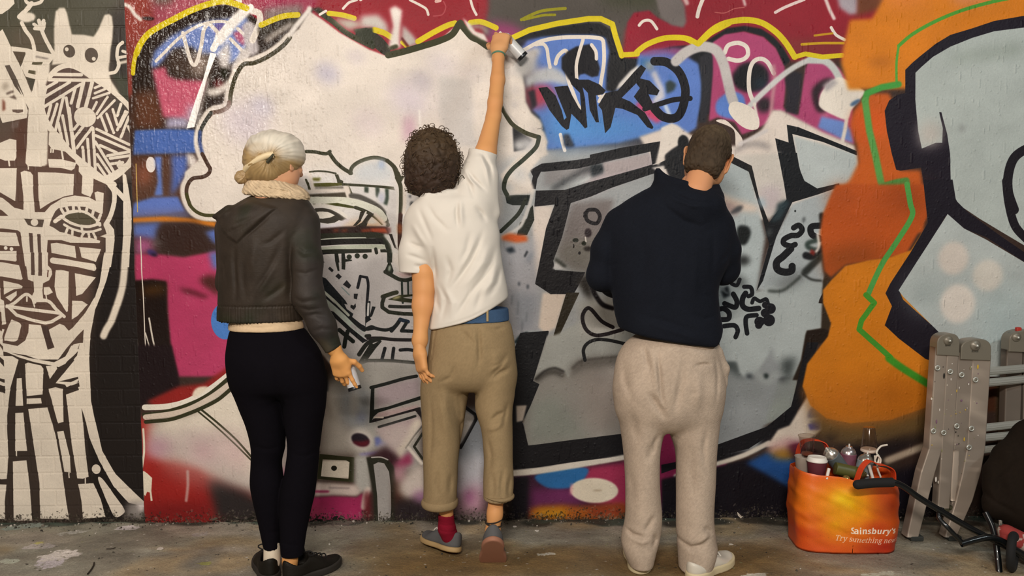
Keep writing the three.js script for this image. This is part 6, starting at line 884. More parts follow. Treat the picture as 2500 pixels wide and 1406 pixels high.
  wear(p, 'turn_up', cuff([[1216, 1031, 1118, 0.08, 0.02], [1226, 1028, 1119, 0.084, 0.02], [1237, 1031, 1117, 0.08, 0.02]], [[4, 5, '1030,1221 1070,1224 1117,1219']]), KH, null, trousers);
  wear(p, 'turn_up', surface(folds(cutBy(cutBy(loft(Z, [[1204, 1177, 1256, 0.076, 0.125], [1236, 1176, 1258, 0.078, 0.125]], 0.01), at(1218, 1228, Z + 0.2), V3(-0.12, -1, 0), 0.012), at(1218, 1214, Z + 0.2), V3(0.12, 1, 0), 0.012), Z + 0.1, [], { mottle: 0.002, freq: 20 }), 0.005, heather(0.14)), KH, null, trousers);
  // sock, anklet, bracelet, hair tie, shoes
  wear(p, 'sock', surface(folds(limb([[1089, 1262, Z + 0.012, 20], [1091, 1290, Z + 0.008, 20], [1098, 1308, Z - 0.002, 18], [1102, 1316, Z - 0.004, 16]]), Z + 0.06, [[2, 3, '1074,1285 1110,1288'], [2, 3, '1074,1300 1110,1304']], { mottle: 0.001 }), 0.005, heather(0.12)), cloth('#7d1428'), 'dark red sock');
  const ringAt = (name, c, n, r, t, m, label) => { const g = new THREE.TorusGeometry(r, t, 8, 36), q = new THREE.Matrix4().makeRotationFromQuaternion(new THREE.Quaternion().setFromUnitVectors(V3(0, 0, 1), n.clone().normalize())).setPosition(c); return wear(p, name, placed(g, q), m, label); };
  ringAt('bracelet', at(1217, 134, Z - 0.248), at(1217, 122, Z - 0.255).sub(at(1215, 195, Z - 0.2)), 0.0255, 0.0042, cloth('#5f8872', { vertexColors: false }), 'green woven bracelet');
  ringAt('wrist_band', at(1025, 831, Z + 0.075), V3(0.05, 1, -0.2), 0.0265, 0.0016, std('#1c1814', 0.7), 'thin black band');
  ringAt('anklet', at(1205, 1278, Z + 0.14), V3(0.2, 1, 0), 0.033, 0.003, std('#241c16', 0.8), 'dark cord anklet'); ringAt('anklet', at(1205, 1270, Z + 0.14), V3(-0.15, 1, 0), 0.033, 0.0025, std('#241c16', 0.8), 'dark cord anklet');
  const SH = cloth('#59595a', { vertexColors: false, roughness: 0.8 }), SL = std('#a98e62', 0.7), SL2 = std('#9c6c55', 0.7);
  for (const [heel, toe, lift, roll, so, hi] of [[onFloor(1117, 1362), onFloor(1046, 1318), 0.1, 0.2, SL, 0.088], [onFloor(1203, 1425), onFloor(1208, 1345), 0.8, 0, SL2, 0.08]]) {
    const sp = shoeParts(0.272, 0.048, hi, 0.022); let m = shoeMatrix(heel, toe, 0);
    // heel raised: turn about the ball of the foot, which stays down
    m = m.multiply(new THREE.Matrix4().makeTranslation(0, 0, 0.2)).multiply(new THREE.Matrix4().makeRotationFromEuler(new THREE.Euler(lift, 0, roll, 'YXZ'))).multiply(new THREE.Matrix4().makeTranslation(0, 0, -0.2));
    const shoe = wear(p, 'shoe', placed(surface(sp.upper, 0.005), m), SH); wear(p, 'sole', placed(surface(sp.sole, 0.005), m), so, so === SL2 ? 'worn pinkish brown sole' : null, shoe);
    const lace = []; for (let i = 0; i < 4; i++) { const z = 0.108 + i * 0.022, y = hi - 0.004 - i * 0.006; lace.push(new THREE.TubeGeometry(new THREE.CatmullRomCurve3([V3(-0.02, y - 0.006, z), V3(0, y + 0.003, z + 0.008), V3(0.02, y - 0.006, z)]), 8, 0.003, 5)); }
    wear(p, 'lace', placed(mergeGeometries(lace), m), std('#d6cfc4', 0.8), null, shoe);
  }
  sprayCan(at(1252, 113, Z - 0.335), V3(-0.7, 0.72, 0.1), 0.13, 'white spray can held against the wall by the raised hand', '#dcdedf');
}
// ---------------------------------------------------------------- the man in the navy hoodie
{
  const Z = 0.55, p = person('short-haired person in navy hoodie, grey jogging bottoms and white trainers, head bowed', onFloor(1640, 1400));
  const skin = '#c98f66';
  const hip = at(1640, 880, Z), chest = at(1635, 600, Z), neck = at(1695, 455, Z - 0.03);
  const torso = union(0.08, cone(chest, hip, 0.11, 0.11), cone(at(1530, 540, Z), at(1745, 550, Z), 0.06, 0.06), cone(chest, neck, 0.08, 0.055));
  const legs = union(0.03, limb([[1565, 920, Z, 44], [1568, 1120, Z, 30], [1566, 1340, Z + 0.03, 20], [1566, 1385, Z + 0.02, 20]]), limb([[1700, 920, Z, 44], [1698, 1120, Z, 30], [1690, 1345, Z + 0.06, 20], [1690, 1392, Z + 0.06, 20]]));
  const arms = union(0.02, limb([[1520, 550, Z - 0.01, 28], [1478, 675, Z - 0.03, 24], [1560, 690, Z - 0.3, 17]]), limb([[1755, 560, Z - 0.01, 28], [1768, 660, Z - 0.06, 24], [1690, 650, Z - 0.32, 17]]));
  const bodyG = surface(union(0.06, torso, legs, arms), 0.009, skinTone(skin));
  const hm = new THREE.Matrix4().makeTranslation(...at(1727, 391, Z - 0.03).toArray()).multiply(new THREE.Matrix4().makeRotationFromEuler(new THREE.Euler(0.42, R(164), R(14), 'YXZ')));
  const headG = placed(surface(headShape(0.1), 0.0038, headColour(skin, '#a0584a', '#3a2a1c')), hm);
  const mk = (w, d, b, f) => placed(surface(handShape({ curl: [[0.9, 0.9, 0.6], [0.9, 0.9, 0.6], [0.85, 0.9, 0.5], [0.7, 0.8, 0.5]] }), 0.004, skinTone(skin)), frame(w, d, b, f));
  const hl = mk(at(1562, 690, Z - 0.305), V3(0.7, -0.05, -0.5), V3(-0.4, 0.2, -0.8), -1), hr = mk(at(1688, 650, Z - 0.325), V3(-0.7, -0.05, -0.5), V3(0.4, 0.2, -0.8), 1);
  wear(p, 'body', mergeGeometries([bodyG, headG, hl, hr]), SKIN);
  // cropped hair over the skull, made in the head's frame
  const skull = union(0.03, ball(V3(0, 0.034, -0.018), 0.083, 0.098, 0.105), cone(V3(-0.028, -0.04, -0.055), V3(0.028, -0.04, -0.055), 0.046, 0.046), cone(V3(-0.022, -0.075, -0.05), V3(0.022, -0.075, -0.05), 0.04, 0.04));
  let cap = cutBy(skull, V3(0, 0.045, 0.072), V3(0, -0.35, 1), 0.012); cap = minus(cap, cone(V3(-0.12, -0.072, 0.045), V3(0.12, -0.072, 0.045), 0.07, 0.07), 0.012); cap = cutBy(cap, V3(0, -0.095, -0.06), V3(0, -1, -0.1), 0.02);
  for (const m of [-1, 1]) cap = minus(cap, ball(V3(0.092 * m, -0.004, 0.002), 0.024, 0.038, 0.028), 0.006);
  const crop = { box: cap.box, d: (x, y, z) => { const d = cap.d(x, y, z); return Math.abs(d) > 0.015 ? d : d + 0.0022 * noise(x * 110, y * 110, z * 110) + 0.0014 * noise(x * 240, y * 90, z * 240) + 0.002 * noise(x * 30, y * 30, z * 30); } };
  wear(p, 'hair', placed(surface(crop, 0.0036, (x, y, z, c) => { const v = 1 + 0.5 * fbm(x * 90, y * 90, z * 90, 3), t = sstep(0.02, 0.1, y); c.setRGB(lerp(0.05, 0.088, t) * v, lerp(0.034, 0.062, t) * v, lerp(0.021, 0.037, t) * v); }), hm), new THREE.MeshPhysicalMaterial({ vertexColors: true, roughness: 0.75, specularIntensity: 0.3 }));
  // hoodie
  const tr = loft(Z, [[455, 1588, 1752, 0.085, -0.02], [470, 1560, 1755, 0.1], [490, 1526, 1762, 0.118], [510, 1502, 1774, 0.128], [540, 1486, 1788, 0.136], [580, 1482, 1790, 0.142], [640, 1486, 1778, 0.145], [700, 1492, 1754, 0.145], [760, 1500, 1756, 0.147], [805, 1512, 1764, 0.15, 0.01], [835, 1524, 1766, 0.148, 0.012], [882, 1544, 1762, 0.135, 0.01]], 0.02);
  const pxl = (a, z = Z + 0.13) => at(a[0], a[1], z), nrm = (a, b) => { const d = b.clone().sub(a); return V3(d.y, -d.x, 0); };
  const A = pxl([1522, 822]), B = pxl([1600, 832]), C = pxl([1745, 868]), D = pxl([1768, 836]);
  let trunk = cutBy(cutBy(tr, A, nrm(A, B), 0.02), B, nrm(B, C), 0.016); trunk = cutBy(trunk, C, nrm(C, D), 0.012);
  const slL = limb([[1512, 545, Z - 0.01, 38], [1486, 610, Z - 0.02, 40], [1472, 672, Z - 0.03, 37], [1500, 690, Z - 0.15, 33], [1545, 692, Z - 0.27, 26]], 0.03);
  const slR = limb([[1752, 555, Z - 0.01, 38], [1764, 610, Z - 0.03, 40], [1764, 655, Z - 0.07, 38], [1735, 655, Z - 0.18, 33], [1705, 650, Z - 0.28, 26]], 0.03);
  // hood: standing collar open at the neck, bag lying on the back
  const bag = union(0.04, ball(at(1690, 505, Z + 0.085), 0.105, 0.06, 0.062), ball(at(1640, 485, Z + 0.06), 0.06, 0.06, 0.06), cone(at(1607, 424, Z - 0.02), at(1622, 470, Z + 0.02), 0.012, 0.045), cone(at(1744, 458, Z - 0.02), at(1738, 500, Z + 0.05), 0.016, 0.05), cone(at(1700, 540, Z + 0.1), at(1690, 505, Z + 0.1), 0.03, 0.05));
  const wallRing = loft(Z - 0.015, [[405, 1598, 1752, 0.088, 0], [440, 1602, 1756, 0.094, 0], [480, 1596, 1762, 0.105, 0.01]], 0.006);
  const hollow = union(0.01, loft(Z - 0.02, [[395, 1612, 1744, 0.074, 0], [440, 1618, 1745, 0.076, 0], [478, 1640, 1735, 0.06, 0]], 0.02));
  let ring = minus(cutBy(wallRing, at(1690, 449, Z + 0.06), V3(0.36, 1, 0.1), 0.008), hollow, 0.006);
  const peak = cone(at(1607, 416, Z + 0.01), at(1624, 462, Z + 0.03), 0.009, 0.03);
  const top = minus(union(0.02, ring, peak, bag), cutBy(hollow, at(1680, 520, Z), V3(0, -1, 0)), 0.008);
  const hd = folds(union(0.02, union(0.03, trunk, top), slL, slR), Z + 0.13, [[7, 9, '1619,445 1642,470 1680,492 1720,498 1750,492'], [-5, 8, '1620,460 1650,488 1690,504 1740,502'], [6, 10, '1606,470 1630,510 1670,540 1710,552 1745,535'], [5, 9, '1573,462 1580,480 1574,500'], [6, 12, '1500,560 1496,620 1494,700'], [5, 12, '1740,560 1745,620 1742,690'], [4, 16, '1570,540 1574,640 1566,740'], [-4, 18, '1600,560 1606,660 1596,760'], [4, 16, '1650,600 1650,690 1636,780'], [-4, 16, '1700,580 1696,660 1690,740'], [5, 12, '1560,770 1610,780 1670,800 1740,815'], [-5, 12, '1580,790 1640,806 1700,826 1750,830'], [5, 9, '1690,760 1720,780 1756,775'], [4, 9, '1480,640 1500,650 1520,640'], [4, 9, '1760,640 1780,630 1795,610'], [4, 9, '1700,690 1720,720 1755,735']], { mottle: 0.0035, freq: 8, zmin: Z - 0.02 });
  wear(p, 'hooded_top', surface(hd, 0.0062, heather(0.16)), cloth('#14171f', { bumpMap: fleeceBump, bumpScale: 0.0012, sheen: 0.25, sheenRoughness: 0.7, sheenColor: new THREE.Color(0.1, 0.12, 0.16) }));
  // black shirt showing below
  wear(p, 'undershirt', surface(cutBy(loft(Z - 0.01, [[780, 1530, 1752, 0.132], [826, 1528, 1754, 0.132], [866, 1540, 1756, 0.13]], 0.01), at(1600, 816, Z + 0.1), V3(-0.24, -1, 0)), 0.008, heather(0.1)), cloth('#0c0c10'));
  // jogging bottoms
  const seat = loft(Z, [[806, 1562, 1738, 0.115], [818, 1548, 1748, 0.125], [840, 1524, 1752, 0.134, 0.006], [870, 1507, 1758, 0.142, 0.01], [915, 1498, 1768, 0.147, 0.014], [960, 1499, 1767, 0.146, 0.014], [1010, 1508, 1760, 0.132, 0.008], [1050, 1540, 1730, 0.09, 0.0]], 0.04);
  const jL = loft(Z, [[890, 1530, 1600, 0.105, 0.01], [940, 1500, 1630, 0.132, 0.01], [990, 1504, 1628, 0.125, 0.006], [1034, 1513, 1626, 0.115], [1090, 1521, 1613, 0.1], [1151, 1526, 1610, 0.09, 0.004], [1215, 1527, 1613, 0.085, 0.01], [1265, 1526, 1616, 0.084, 0.016], [1316, 1517, 1610, 0.084, 0.024], [1345, 1522, 1602, 0.082, 0.03], [1378, 1535, 1594, 0.074, 0.032]], 0.006);
  const jR = loft(Z, [[890, 1664, 1738, 0.105, 0.01], [940, 1634, 1766, 0.132, 0.01], [990, 1630, 1762, 0.125, 0.006], [1044, 1631, 1755, 0.115], [1100, 1649, 1749, 0.1, 0.006], [1177, 1650, 1746, 0.092, 0.014], [1265, 1651, 1741, 0.088, 0.026], [1310, 1652, 1745, 0.09, 0.034], [1341, 1655, 1750, 0.092, 0.042], [1388, 1657, 1738, 0.086, 0.05]], 0.006);
  const pocket = limb([[1752, 860, Z + 0.03, 14], [1768, 900, Z + 0.03, 12], [1770, 935, Z + 0.03, 6]], 0.02);
  const jog = folds(union(0.02, seat, jL, jR, pocket), Z + 0.13, [[11.2, 8.8, '1575,842 1580,880 1585,910'], [11.2, 7.7, '1604,852 1608,900 1612,960 1622,1010'], [-6.4, 11, '1592,850 1596,900 1600,950'], [8, 13.2, '1530,880 1530,930 1545,990'], [11.2, 15.4, '1664,880 1660,930 1650,980 1640,1020'], [16, 13.2, '1578,952 1596,975 1612,1000 1625,1030'], [-9.6, 19.8, '1700,900 1702,960 1694,1010'], [9.6, 6.6, '1690,892 1715,890 1745,893'], [9.6, 15.4, '1545,1000 1552,1040 1560,1090'], [9.6, 15.4, '1600,1080 1590,1120 1594,1140'], [11.2, 11, '1612,1060 1602,1090 1596,1130'], [12.8, 9.9, '1534,1306 1552,1318 1580,1318'], [11.2, 11, '1602,1265 1590,1290 1574,1310'], [-8, 11, '1540,1320 1570,1330 1600,1322'], [12.8, 9.9, '1656,1328 1690,1342 1716,1334 1744,1312'], [9.6, 11, '1720,1290 1735,1305 1746,1316'], [9.6, 9.9, '1600,1310 1606,1330 1596,1350'], [-8, 12.1, '1700,1325 1720,1318 1742,1302'], [6.4, 15.4, '1700,1090 1694,1160 1700,1230'], [8, 11, '1730,1040 1722,1100 1728,1160'], [6.4, 13.2, '1546,1150 1552,1210 1546,1260'], [6.4, 8.8, '1753,866 1757,920 1748,1000'], [6.4, 9.9, '1690,850 1740,862 1752,866']], { mottle: 0.003, freq: 9, zmin: Z - 0.02 });
  wear(p, 'jogging_bottoms', surface(jog, 0.0062, heather(0.2)), cloth('#b09f8e', { bumpMap: fleeceBump, bumpScale: 0.001 }));
  const WT = new THREE.MeshPhysicalMaterial({ color: '#cfc8ba', roughness: 0.45, clearcoat: 0.2 }), WS = std('#cdbf9a', 0.6);
  for (const [h, t] of [[[1564, 1404], [1556, 1336]], [[1684, 1420], [1784, 1366]]]) {
    const m = shoeMatrix(onFloor(...h), onFloor(...t)), sp = shoeParts(0.29, 0.052, 0.08, 0.032);
    const shoe = wear(p, 'shoe', placed(surface(sp.upper, 0.005), m), WT); wear(p, 'sole', placed(surface(sp.sole, 0.005), m), WS, null, shoe);
    const lace = []; for (let i = 0; i < 4; i++) { const z = 0.115 + i * 0.023, y = 0.076 - i * 0.006; lace.push(new THREE.TubeGeometry(new THREE.CatmullRomCurve3([V3(-0.022, y - 0.006, z), V3(0, y + 0.003, z + 0.008), V3(0.022, y - 0.006, z)]), 8, 0.003, 5)); }
    wear(p, 'lace', placed(mergeGeometries(lace), m), std('#ddd8cc', 0.8), null, shoe);
  }
}
// ---------------------------------------------------------------- orange shopping bag and what is in it
{
  const zb = 0.34, L = onFloor(1925, 1322), Rr = onFloor(2176, 1318), mid = V3((L.x + Rr.x) / 2, 0, zb - 0.03);
  const hw = 0.203, hd = 0.105, rc = 0.055, hgt = 0.315;
  const loop = []; { const seg = (x0, z0, x1, z1, n) => { for (let i = 0; i < n; i++) loop.push([lerp(x0, x1, i / n), lerp(z0, z1, i / n)]); }, arc = (cx_, cz, a0, n) => { for (let i = 0; i < n; i++) { const a = a0 + (Math.PI / 2) * i / n; loop.push([cx_ + rc * Math.cos(a), cz + rc * Math.sin(a)]); } };
    // counted from the back left corner, round the left side to the front, then right and back
    seg(-hw, -hd + rc, -hw, hd - rc, 8); for (let i = 0; i < 8; i++) { const a = Math.PI - (Math.PI / 2) * i / 8; loop.push([-hw + rc + rc * Math.cos(a), hd - rc + rc * Math.sin(a)]); }
    seg(-hw + rc, hd, hw - rc, hd, 34); for (let i = 0; i < 8; i++) { const a = Math.PI / 2 - (Math.PI / 2) * i / 8; loop.push([hw - rc + rc * Math.cos(a), hd - rc + rc * Math.sin(a)]); }
    seg(hw, hd - rc, hw, -hd + rc, 8); for (let i = 0; i < 8; i++) { const a = -(Math.PI / 2) * i / 8; loop.push([hw - rc + rc * Math.cos(a), -hd + rc + rc * Math.sin(a)]); }
    seg(hw - rc, -hd, -hw + rc, -hd, 30); for (let i = 0; i < 8; i++) { const a = -Math.PI / 2 - (Math.PI / 2) * i / 8; loop.push([-hw + rc + rc * Math.cos(a), -hd + rc + rc * Math.sin(a)]); } }
  const n = loop.length, arcLen = [0]; for (let i = 0; i < n; i++) { const a = loop[i], b = loop[(i + 1) % n]; arcLen.push(arcLen[i] + Math.hypot(b[0] - a[0], b[1] - a[1])); }
  const total = arcLen[n], NV = 30, pos = [], uv = [], idx = [];
  const topY = (x, z) => hgt + 0.018 * -x / hw * (z > 0 ? 1 : 0.4) + 0.006 * noise(x * 22, z * 22, 3) - 0.012 * sstep(-0.08, 0.05, x) * sstep(0, hd, z);
  const skinPt = (i, v, inset) => {
    const [x, z] = loop[i % n], s = 1 + 0.05 * Math.sin(Math.PI * clamp(v)) + 0.02 * (1 - v), y = v * topY(x, z), r = Math.hypot(x, z);
    const w = 0.005 * fbm(x * 16 + 3, y * 20, z * 16, 3) + 0.0045 * noise(x * 9, y * 42 + x * 20, 4 + z * 8) + 0.003 * Math.abs(noise(x * 30, y * 16, 7 + z * 9)), k = s - inset / r;
    const curve = z > 0 ? 0.022 * (1 - (x / hw) ** 2) : 0;
    return [x * k + (x / r) * w - 0.012 * (1 - v) * (x > 0 ? 1 : 0), y, z * k + (z / r) * w + curve];
  };
  for (let side = 0; side < 2; side++) for (let j = 0; j <= NV; j++) for (let i = 0; i <= n; i++) { const v = side ? 1 - j / NV : j / NV; pos.push(...skinPt(i, v, side ? 0.004 : 0)); uv.push(arcLen[i] / total, v); }
  const rows = 2 * (NV + 1), w = n + 1; for (let j = 0; j + 1 < rows; j++) for (let i = 0; i < n; i++) { const a = j * w + i; idx.push(a, a + 1, a + w, a + 1, a + w + 1, a + w); }
  const c0 = pos.length / 3; pos.push(0, 0.002, 0); uv.push(0.5, 0); for (let i = 0; i < n; i++) idx.push(c0, i + 1, i);
  const g = new THREE.BufferGeometry(); g.setAttribute('position', new THREE.Float32BufferAttribute(pos, 3)); g.setAttribute('uv', new THREE.Float32BufferAttribute(uv, 2)); g.setIndex(idx); g.computeVertexNormals();
  // print: orange with a yellow burst and white lettering on the front
  const PW = 2048, PH = 512, c = document.createElement('canvas'); c.width = PW; c.height = PH; const q = c.getContext('2d'), fx0 = arcLen[4] / total * PW, fx1 = arcLen[54] / total * PW, fw = fx1 - fx0;
  q.fillStyle = '#d8531a'; q.fillRect(0, 0, PW, PH);
  const glow = (x, y, rx, ry, a, b) => { q.save(); q.translate(fx0 + x * fw, y * PH); q.scale(rx * fw, ry * PH); const gr = q.createRadialGradient(0, 0, 0, 0, 0, 1); gr.addColorStop(0, a); gr.addColorStop(1, b); q.fillStyle = gr; q.beginPath(); q.arc(0, 0, 1, 0, 7); q.fill(); q.restore(); };
  glow(0.1, 0.3, 0.5, 0.5, 'rgba(232,120,20,0.9)', 'rgba(232,120,20,0)'); glow(0.55, 0.45, 0.55, 0.6, 'rgba(240,150,10,1)', 'rgba(236,130,20,0)'); glow(0.56, 0.3, 0.32, 0.36, 'rgba(244,190,10,1)', 'rgba(240,150,10,0)'); glow(0.5, 0.28, 0.12, 0.16, 'rgba(250,205,30,0.9)', 'rgba(244,190,10,0)'); glow(0.46, 0.6, 0.16, 0.3, 'rgba(240,170,10,0.8)', 'rgba(240,150,10,0)');
  glow(0.92, 0.3, 0.22, 0.4, 'rgba(120,30,10,0.7)', 'rgba(150,40,10,0)'); glow(0.8, 0.62, 0.16, 0.14, 'rgba(190,50,12,0.7)', 'rgba(190,50,12,0)'); glow(0.12, 0.75, 0.3, 0.1, 'rgba(190,50,15,0.6)', 'rgba(190,50,15,0)'); glow(0.9, 0.9, 0.3, 0.2, 'rgba(160,25,12,0.8)', 'rgba(160,25,12,0)'); glow(0.2, 0.55, 0.3, 0.08, 'rgba(200,80,15,0.5)', 'rgba(200,80,15,0)');
  q.fillStyle = 'rgba(255,240,225,0.95)'; q.save(); q.translate(fx0 + 0.575 * fw, 0.715 * PH); q.rotate(-0.02); q.font = 'bold 62px sans-serif'; q.fillText("Sainsbury's", 0, 0); q.restore();
  q.fillStyle = 'rgba(255,226,205,0.85)'; q.save(); q.translate(fx0 + 0.45 * fw, 0.82 * PH); q.rotate(0.03); q.font = 'italic 50px serif'; q.fillText('Try something new today', 0, 0); q.restore();
  { const im = q.getImageData(0, 0, PW, PH), d = im.data; for (let y = 0; y < PH; y++) for (let x = 0; x < PW; x++) { const o = (y * PW + x) * 4, m = 1 + 0.12 * (hash3(x >> 1, y >> 1, 3) - 0.5) + (hash3(x >> 2, y >> 1, 8) > 0.9993 ? -0.45 : 0); for (let k = 0; k < 3; k++) d[o + k] = clamp(d[o + k] * m, 0, 255); } q.putImageData(im, 0, 0); }
  const t = new THREE.CanvasTexture(c); t.colorSpace = THREE.SRGBColorSpace;
  const bag = thing('shopping_bag', 'orange supermarket carrier bag with yellow burst, full of cups and cans, on the floor', 'bag', mid);
  bag.rotation.y = -0.06;
  mesh('bag_body', g, new THREE.MeshPhysicalMaterial({ map: t, roughness: 0.42, clearcoat: 0.15, clearcoatRoughness: 0.4, side: THREE.DoubleSide }), bag);
  const band = (pts, width, th = 0.004) => { // flat strap along a curve
    const cv = new THREE.CatmullRomCurve3(pts), N = 26, P = [], I = []; for (let i = 0; i <= N; i++) { const p = cv.getPoint(i / N), tan = cv.getTangent(i / N), wv = V3(0.25, 0.0, 1).addScaledVector(tan, -V3(0.25, 0, 1).dot(tan)).normalize(), nv = tan.clone().cross(wv); for (const [a, b] of [[-1, -1], [1, -1], [1, 1], [-1, 1]]) { const r = p.clone().addScaledVector(wv, a * width / 2).addScaledVector(nv, b * th / 2); P.push(r.x, r.y, r.z); } if (i < N) for (let k = 0; k < 4; k++) { const a = i * 4 + k, b = i * 4 + (k + 1) % 4; I.push(a, b, a + 4, b, b + 4, a + 4); } }
    I.push(0, 2, 1, 0, 3, 2, N * 4, N * 4 + 1, N * 4 + 2, N * 4, N * 4 + 2, N * 4 + 3);
    const G = new THREE.BufferGeometry(); G.setAttribute('position', new THREE.Float32BufferAttribute(P, 3)); G.setIndex(I); const Gn = G.toNonIndexed(); Gn.computeVertexNormals(); return Gn; };
  const hm = std('#d8441c', 0.5), loc = (px, py, z) => at(px, py, z).sub(mid);
  mesh('handle', band([loc(1952, 1150, 0.222), loc(1946, 1112, 0.222), loc(1958, 1080, 0.218), loc(1985, 1074, 0.218), loc(2010, 1082, 0.218), loc(2022, 1112, 0.222)], 0.03), hm, bag);
  mesh('handle', band([loc(2094, 1176, 0.43), loc(2108, 1140, 0.43), loc(2124, 1124, 0.42), loc(2144, 1132, 0.4), loc(2160, 1134, 0.38), loc(2178, 1146, 0.36), loc(2180, 1172, 0.35)], 0.03), hm, bag);
  // contents
  const V = (a) => a.map(([x, y]) => new THREE.Vector2(x, y));
  const stand = (o, axis) => { o.quaternion.setFromUnitVectors(V3(0, 1, 0), axis.clone().normalize()); return o; };
  {
    const o = stand(thing('paper_cup', 'burgundy paper cup with white lid standing at the left front of the orange bag', 'cup', at(1994, 1144, 0.362)), V3(0.03, 1, -0.04));
    mesh('cup_wall', new THREE.LatheGeometry(V([[0.001, -0.06], [0.03, -0.06], [0.0405, 0.035], [0.039, 0.036], [0.028, -0.058], [0.001, -0.058]]), 36), std('#5c1f2a', 0.7), o);
    mesh('lid', new THREE.LatheGeometry(V([[0.001, 0.046], [0.03, 0.046], [0.032, 0.051], [0.036, 0.051], [0.039, 0.042], [0.0425, 0.037], [0.0425, 0.032], [0.0405, 0.031], [0.04, 0.036], [0.001, 0.044]]), 36), std('#e4dfd6', 0.45), o);
  }
  const clear = new THREE.MeshPhysicalMaterial({ color: '#f0ece8', roughness: 0.12, transmission: 1, thickness: 0, ior: 1.45 }), milky = new THREE.MeshPhysicalMaterial({ color: '#cfc4b8', roughness: 0.35, transmission: 0.5, thickness: 0 });
  const tumbler = (label, pos, axis, m, tint) => { const o = stand(thing('plastic_cup', label, 'cup', pos), axis); mesh('cup_wall', new THREE.LatheGeometry(V([[0.001, -0.045], [0.024, -0.045], [0.0245, -0.04], [0.034, 0.04], [0.0355, 0.042], [0.0355, 0.044], [0.033, 0.043], [0.0235, -0.043], [0.001, -0.0435]]), 36), m, o); if (tint) mesh('dregs', new THREE.LatheGeometry(V([[0.001, -0.043], [0.0232, -0.043], [0.0242, -0.032], [0.001, -0.031]]), 32), std(tint, 0.5), o); return o; };
  tumbler('clear plastic cup standing upside down at the right back of the orange bag', at(2122, 1068, 0.27), V3(0.02, -1, 0.02), clear);
  { const o = thing('cardboard_disc', 'pale round tub lid lying under the upturned clear cup', 'lid', at(2122, 1098, 0.27)); mesh('tub_lid', new THREE.LatheGeometry(V([[0.001, 0.006], [0.03, 0.006], [0.034, 0.004], [0.036, -0.004], [0.033, -0.006], [0.001, -0.004]]), 32), std('#c9b6a6', 0.6), o); stand(o, V3(0, 1, 0.05)); }
  tumbler('clear plastic cup leaning at the left back corner of the orange bag', at(1970, 1087, 0.272), V3(-0.05, 1, 0.02), clear, '#8a4a3a');
  tumbler('milky beige plastic cup pressed into the left front corner of the orange bag', at(1960, 1138, 0.3), V3(0.02, 1, 0.03), milky);
  const metal = (c) => new THREE.MeshPhysicalMaterial({ color: c, metalness: 0.85, roughness: 0.28 });
  const dome = (label, pos, axis, body, top, len = 0.17, r = 0.032) => { const o = stand(thing('spray_can', label, 'spray can', pos), axis); mesh('can', new THREE.LatheGeometry(V([[0.001, -len], [r * 0.96, -len], [r, -len + 0.004], [r, -0.012], [r * 1.03, -0.01], [r * 1.03, -0.006], [r * 0.98, -0.004]]), 32), body, o); mesh('shoulder', new THREE.LatheGeometry(V([[r * 0.99, -0.005], [r * 0.92, 0.006], [r * 0.7, 0.016], [r * 0.46, 0.02], [r * 0.46, 0.025], [r * 0.36, 0.027], [0.001, 0.025]]), 32), top, o); mesh('valve', new THREE.CylinderGeometry(0.0035, 0.0035, 0.012, 12), std('#d8d4cc', 0.5), o).position.y = 0.031; return o; };
  dome('silver spray can tipped left, at the middle back of the orange bag', at(2028, 1108, 0.333), V3(-0.6, 0.75, 0.25), std('#6a7478', 0.4, { metalness: 0.3 }), metal('#c9c2b8'), 0.11);
  dome('silver domed spray can standing behind the others in the orange bag', at(2072, 1104, 0.262), V3(0.06, 1, 0.02), std('#7a4a5a', 0.45), metal('#b9b0b0'), 0.13);
  dome('grey spray can tipped right, beside the white string in the orange bag', at(2114, 1122, 0.335), V3(0.2, 0.95, 0.05), std('#7c868a', 0.4), metal('#a8a49c'), 0.12);
  dome('olive spray can lying across the front of the orange bag', at(2098, 1156, 0.39), V3(0.95, -0.2, 0.1), std('#4f5024', 0.45), metal('#8a7c50'), 0.1, 0.026);
  { const o = stand(thing('brass_cap', 'small brass coloured cap at the front edge of the orange bag', 'cap', at(2066, 1168, 0.42)), V3(0, 1, 0.5)); mesh('cap_dome', new THREE.LatheGeometry(V([[0.001, 0.012], [0.008, 0.0115], [0.014, 0.007], [0.0155, 0], [0.0155, -0.012], [0.001, -0.012]]), 28), metal('#b49a5c'), o); }
  const marker = (label, a, b) => { const d = b.clone().sub(a), o = stand(thing('marker_pen', label, 'pen', a.clone().add(b).multiplyScalar(0.5)), d), Lm = d.length(); mesh('barrel', new THREE.LatheGeometry(V([[0.001, -Lm / 2], [0.006, -Lm / 2], [0.0065, -Lm / 2 + 0.003], [0.0065, Lm / 2 - 0.003], [0.0055, Lm / 2], [0.001, Lm / 2]]), 18), std('#dcd6cc', 0.5), o); };
  marker('white pen beside the burgundy cup in the orange bag', at(2018, 1170, 0.42), at(2024, 1143, 0.41)); marker('white pen inside the red handle at the right of the orange bag', at(2132, 1172, 0.4), at(2120, 1130, 0.39));
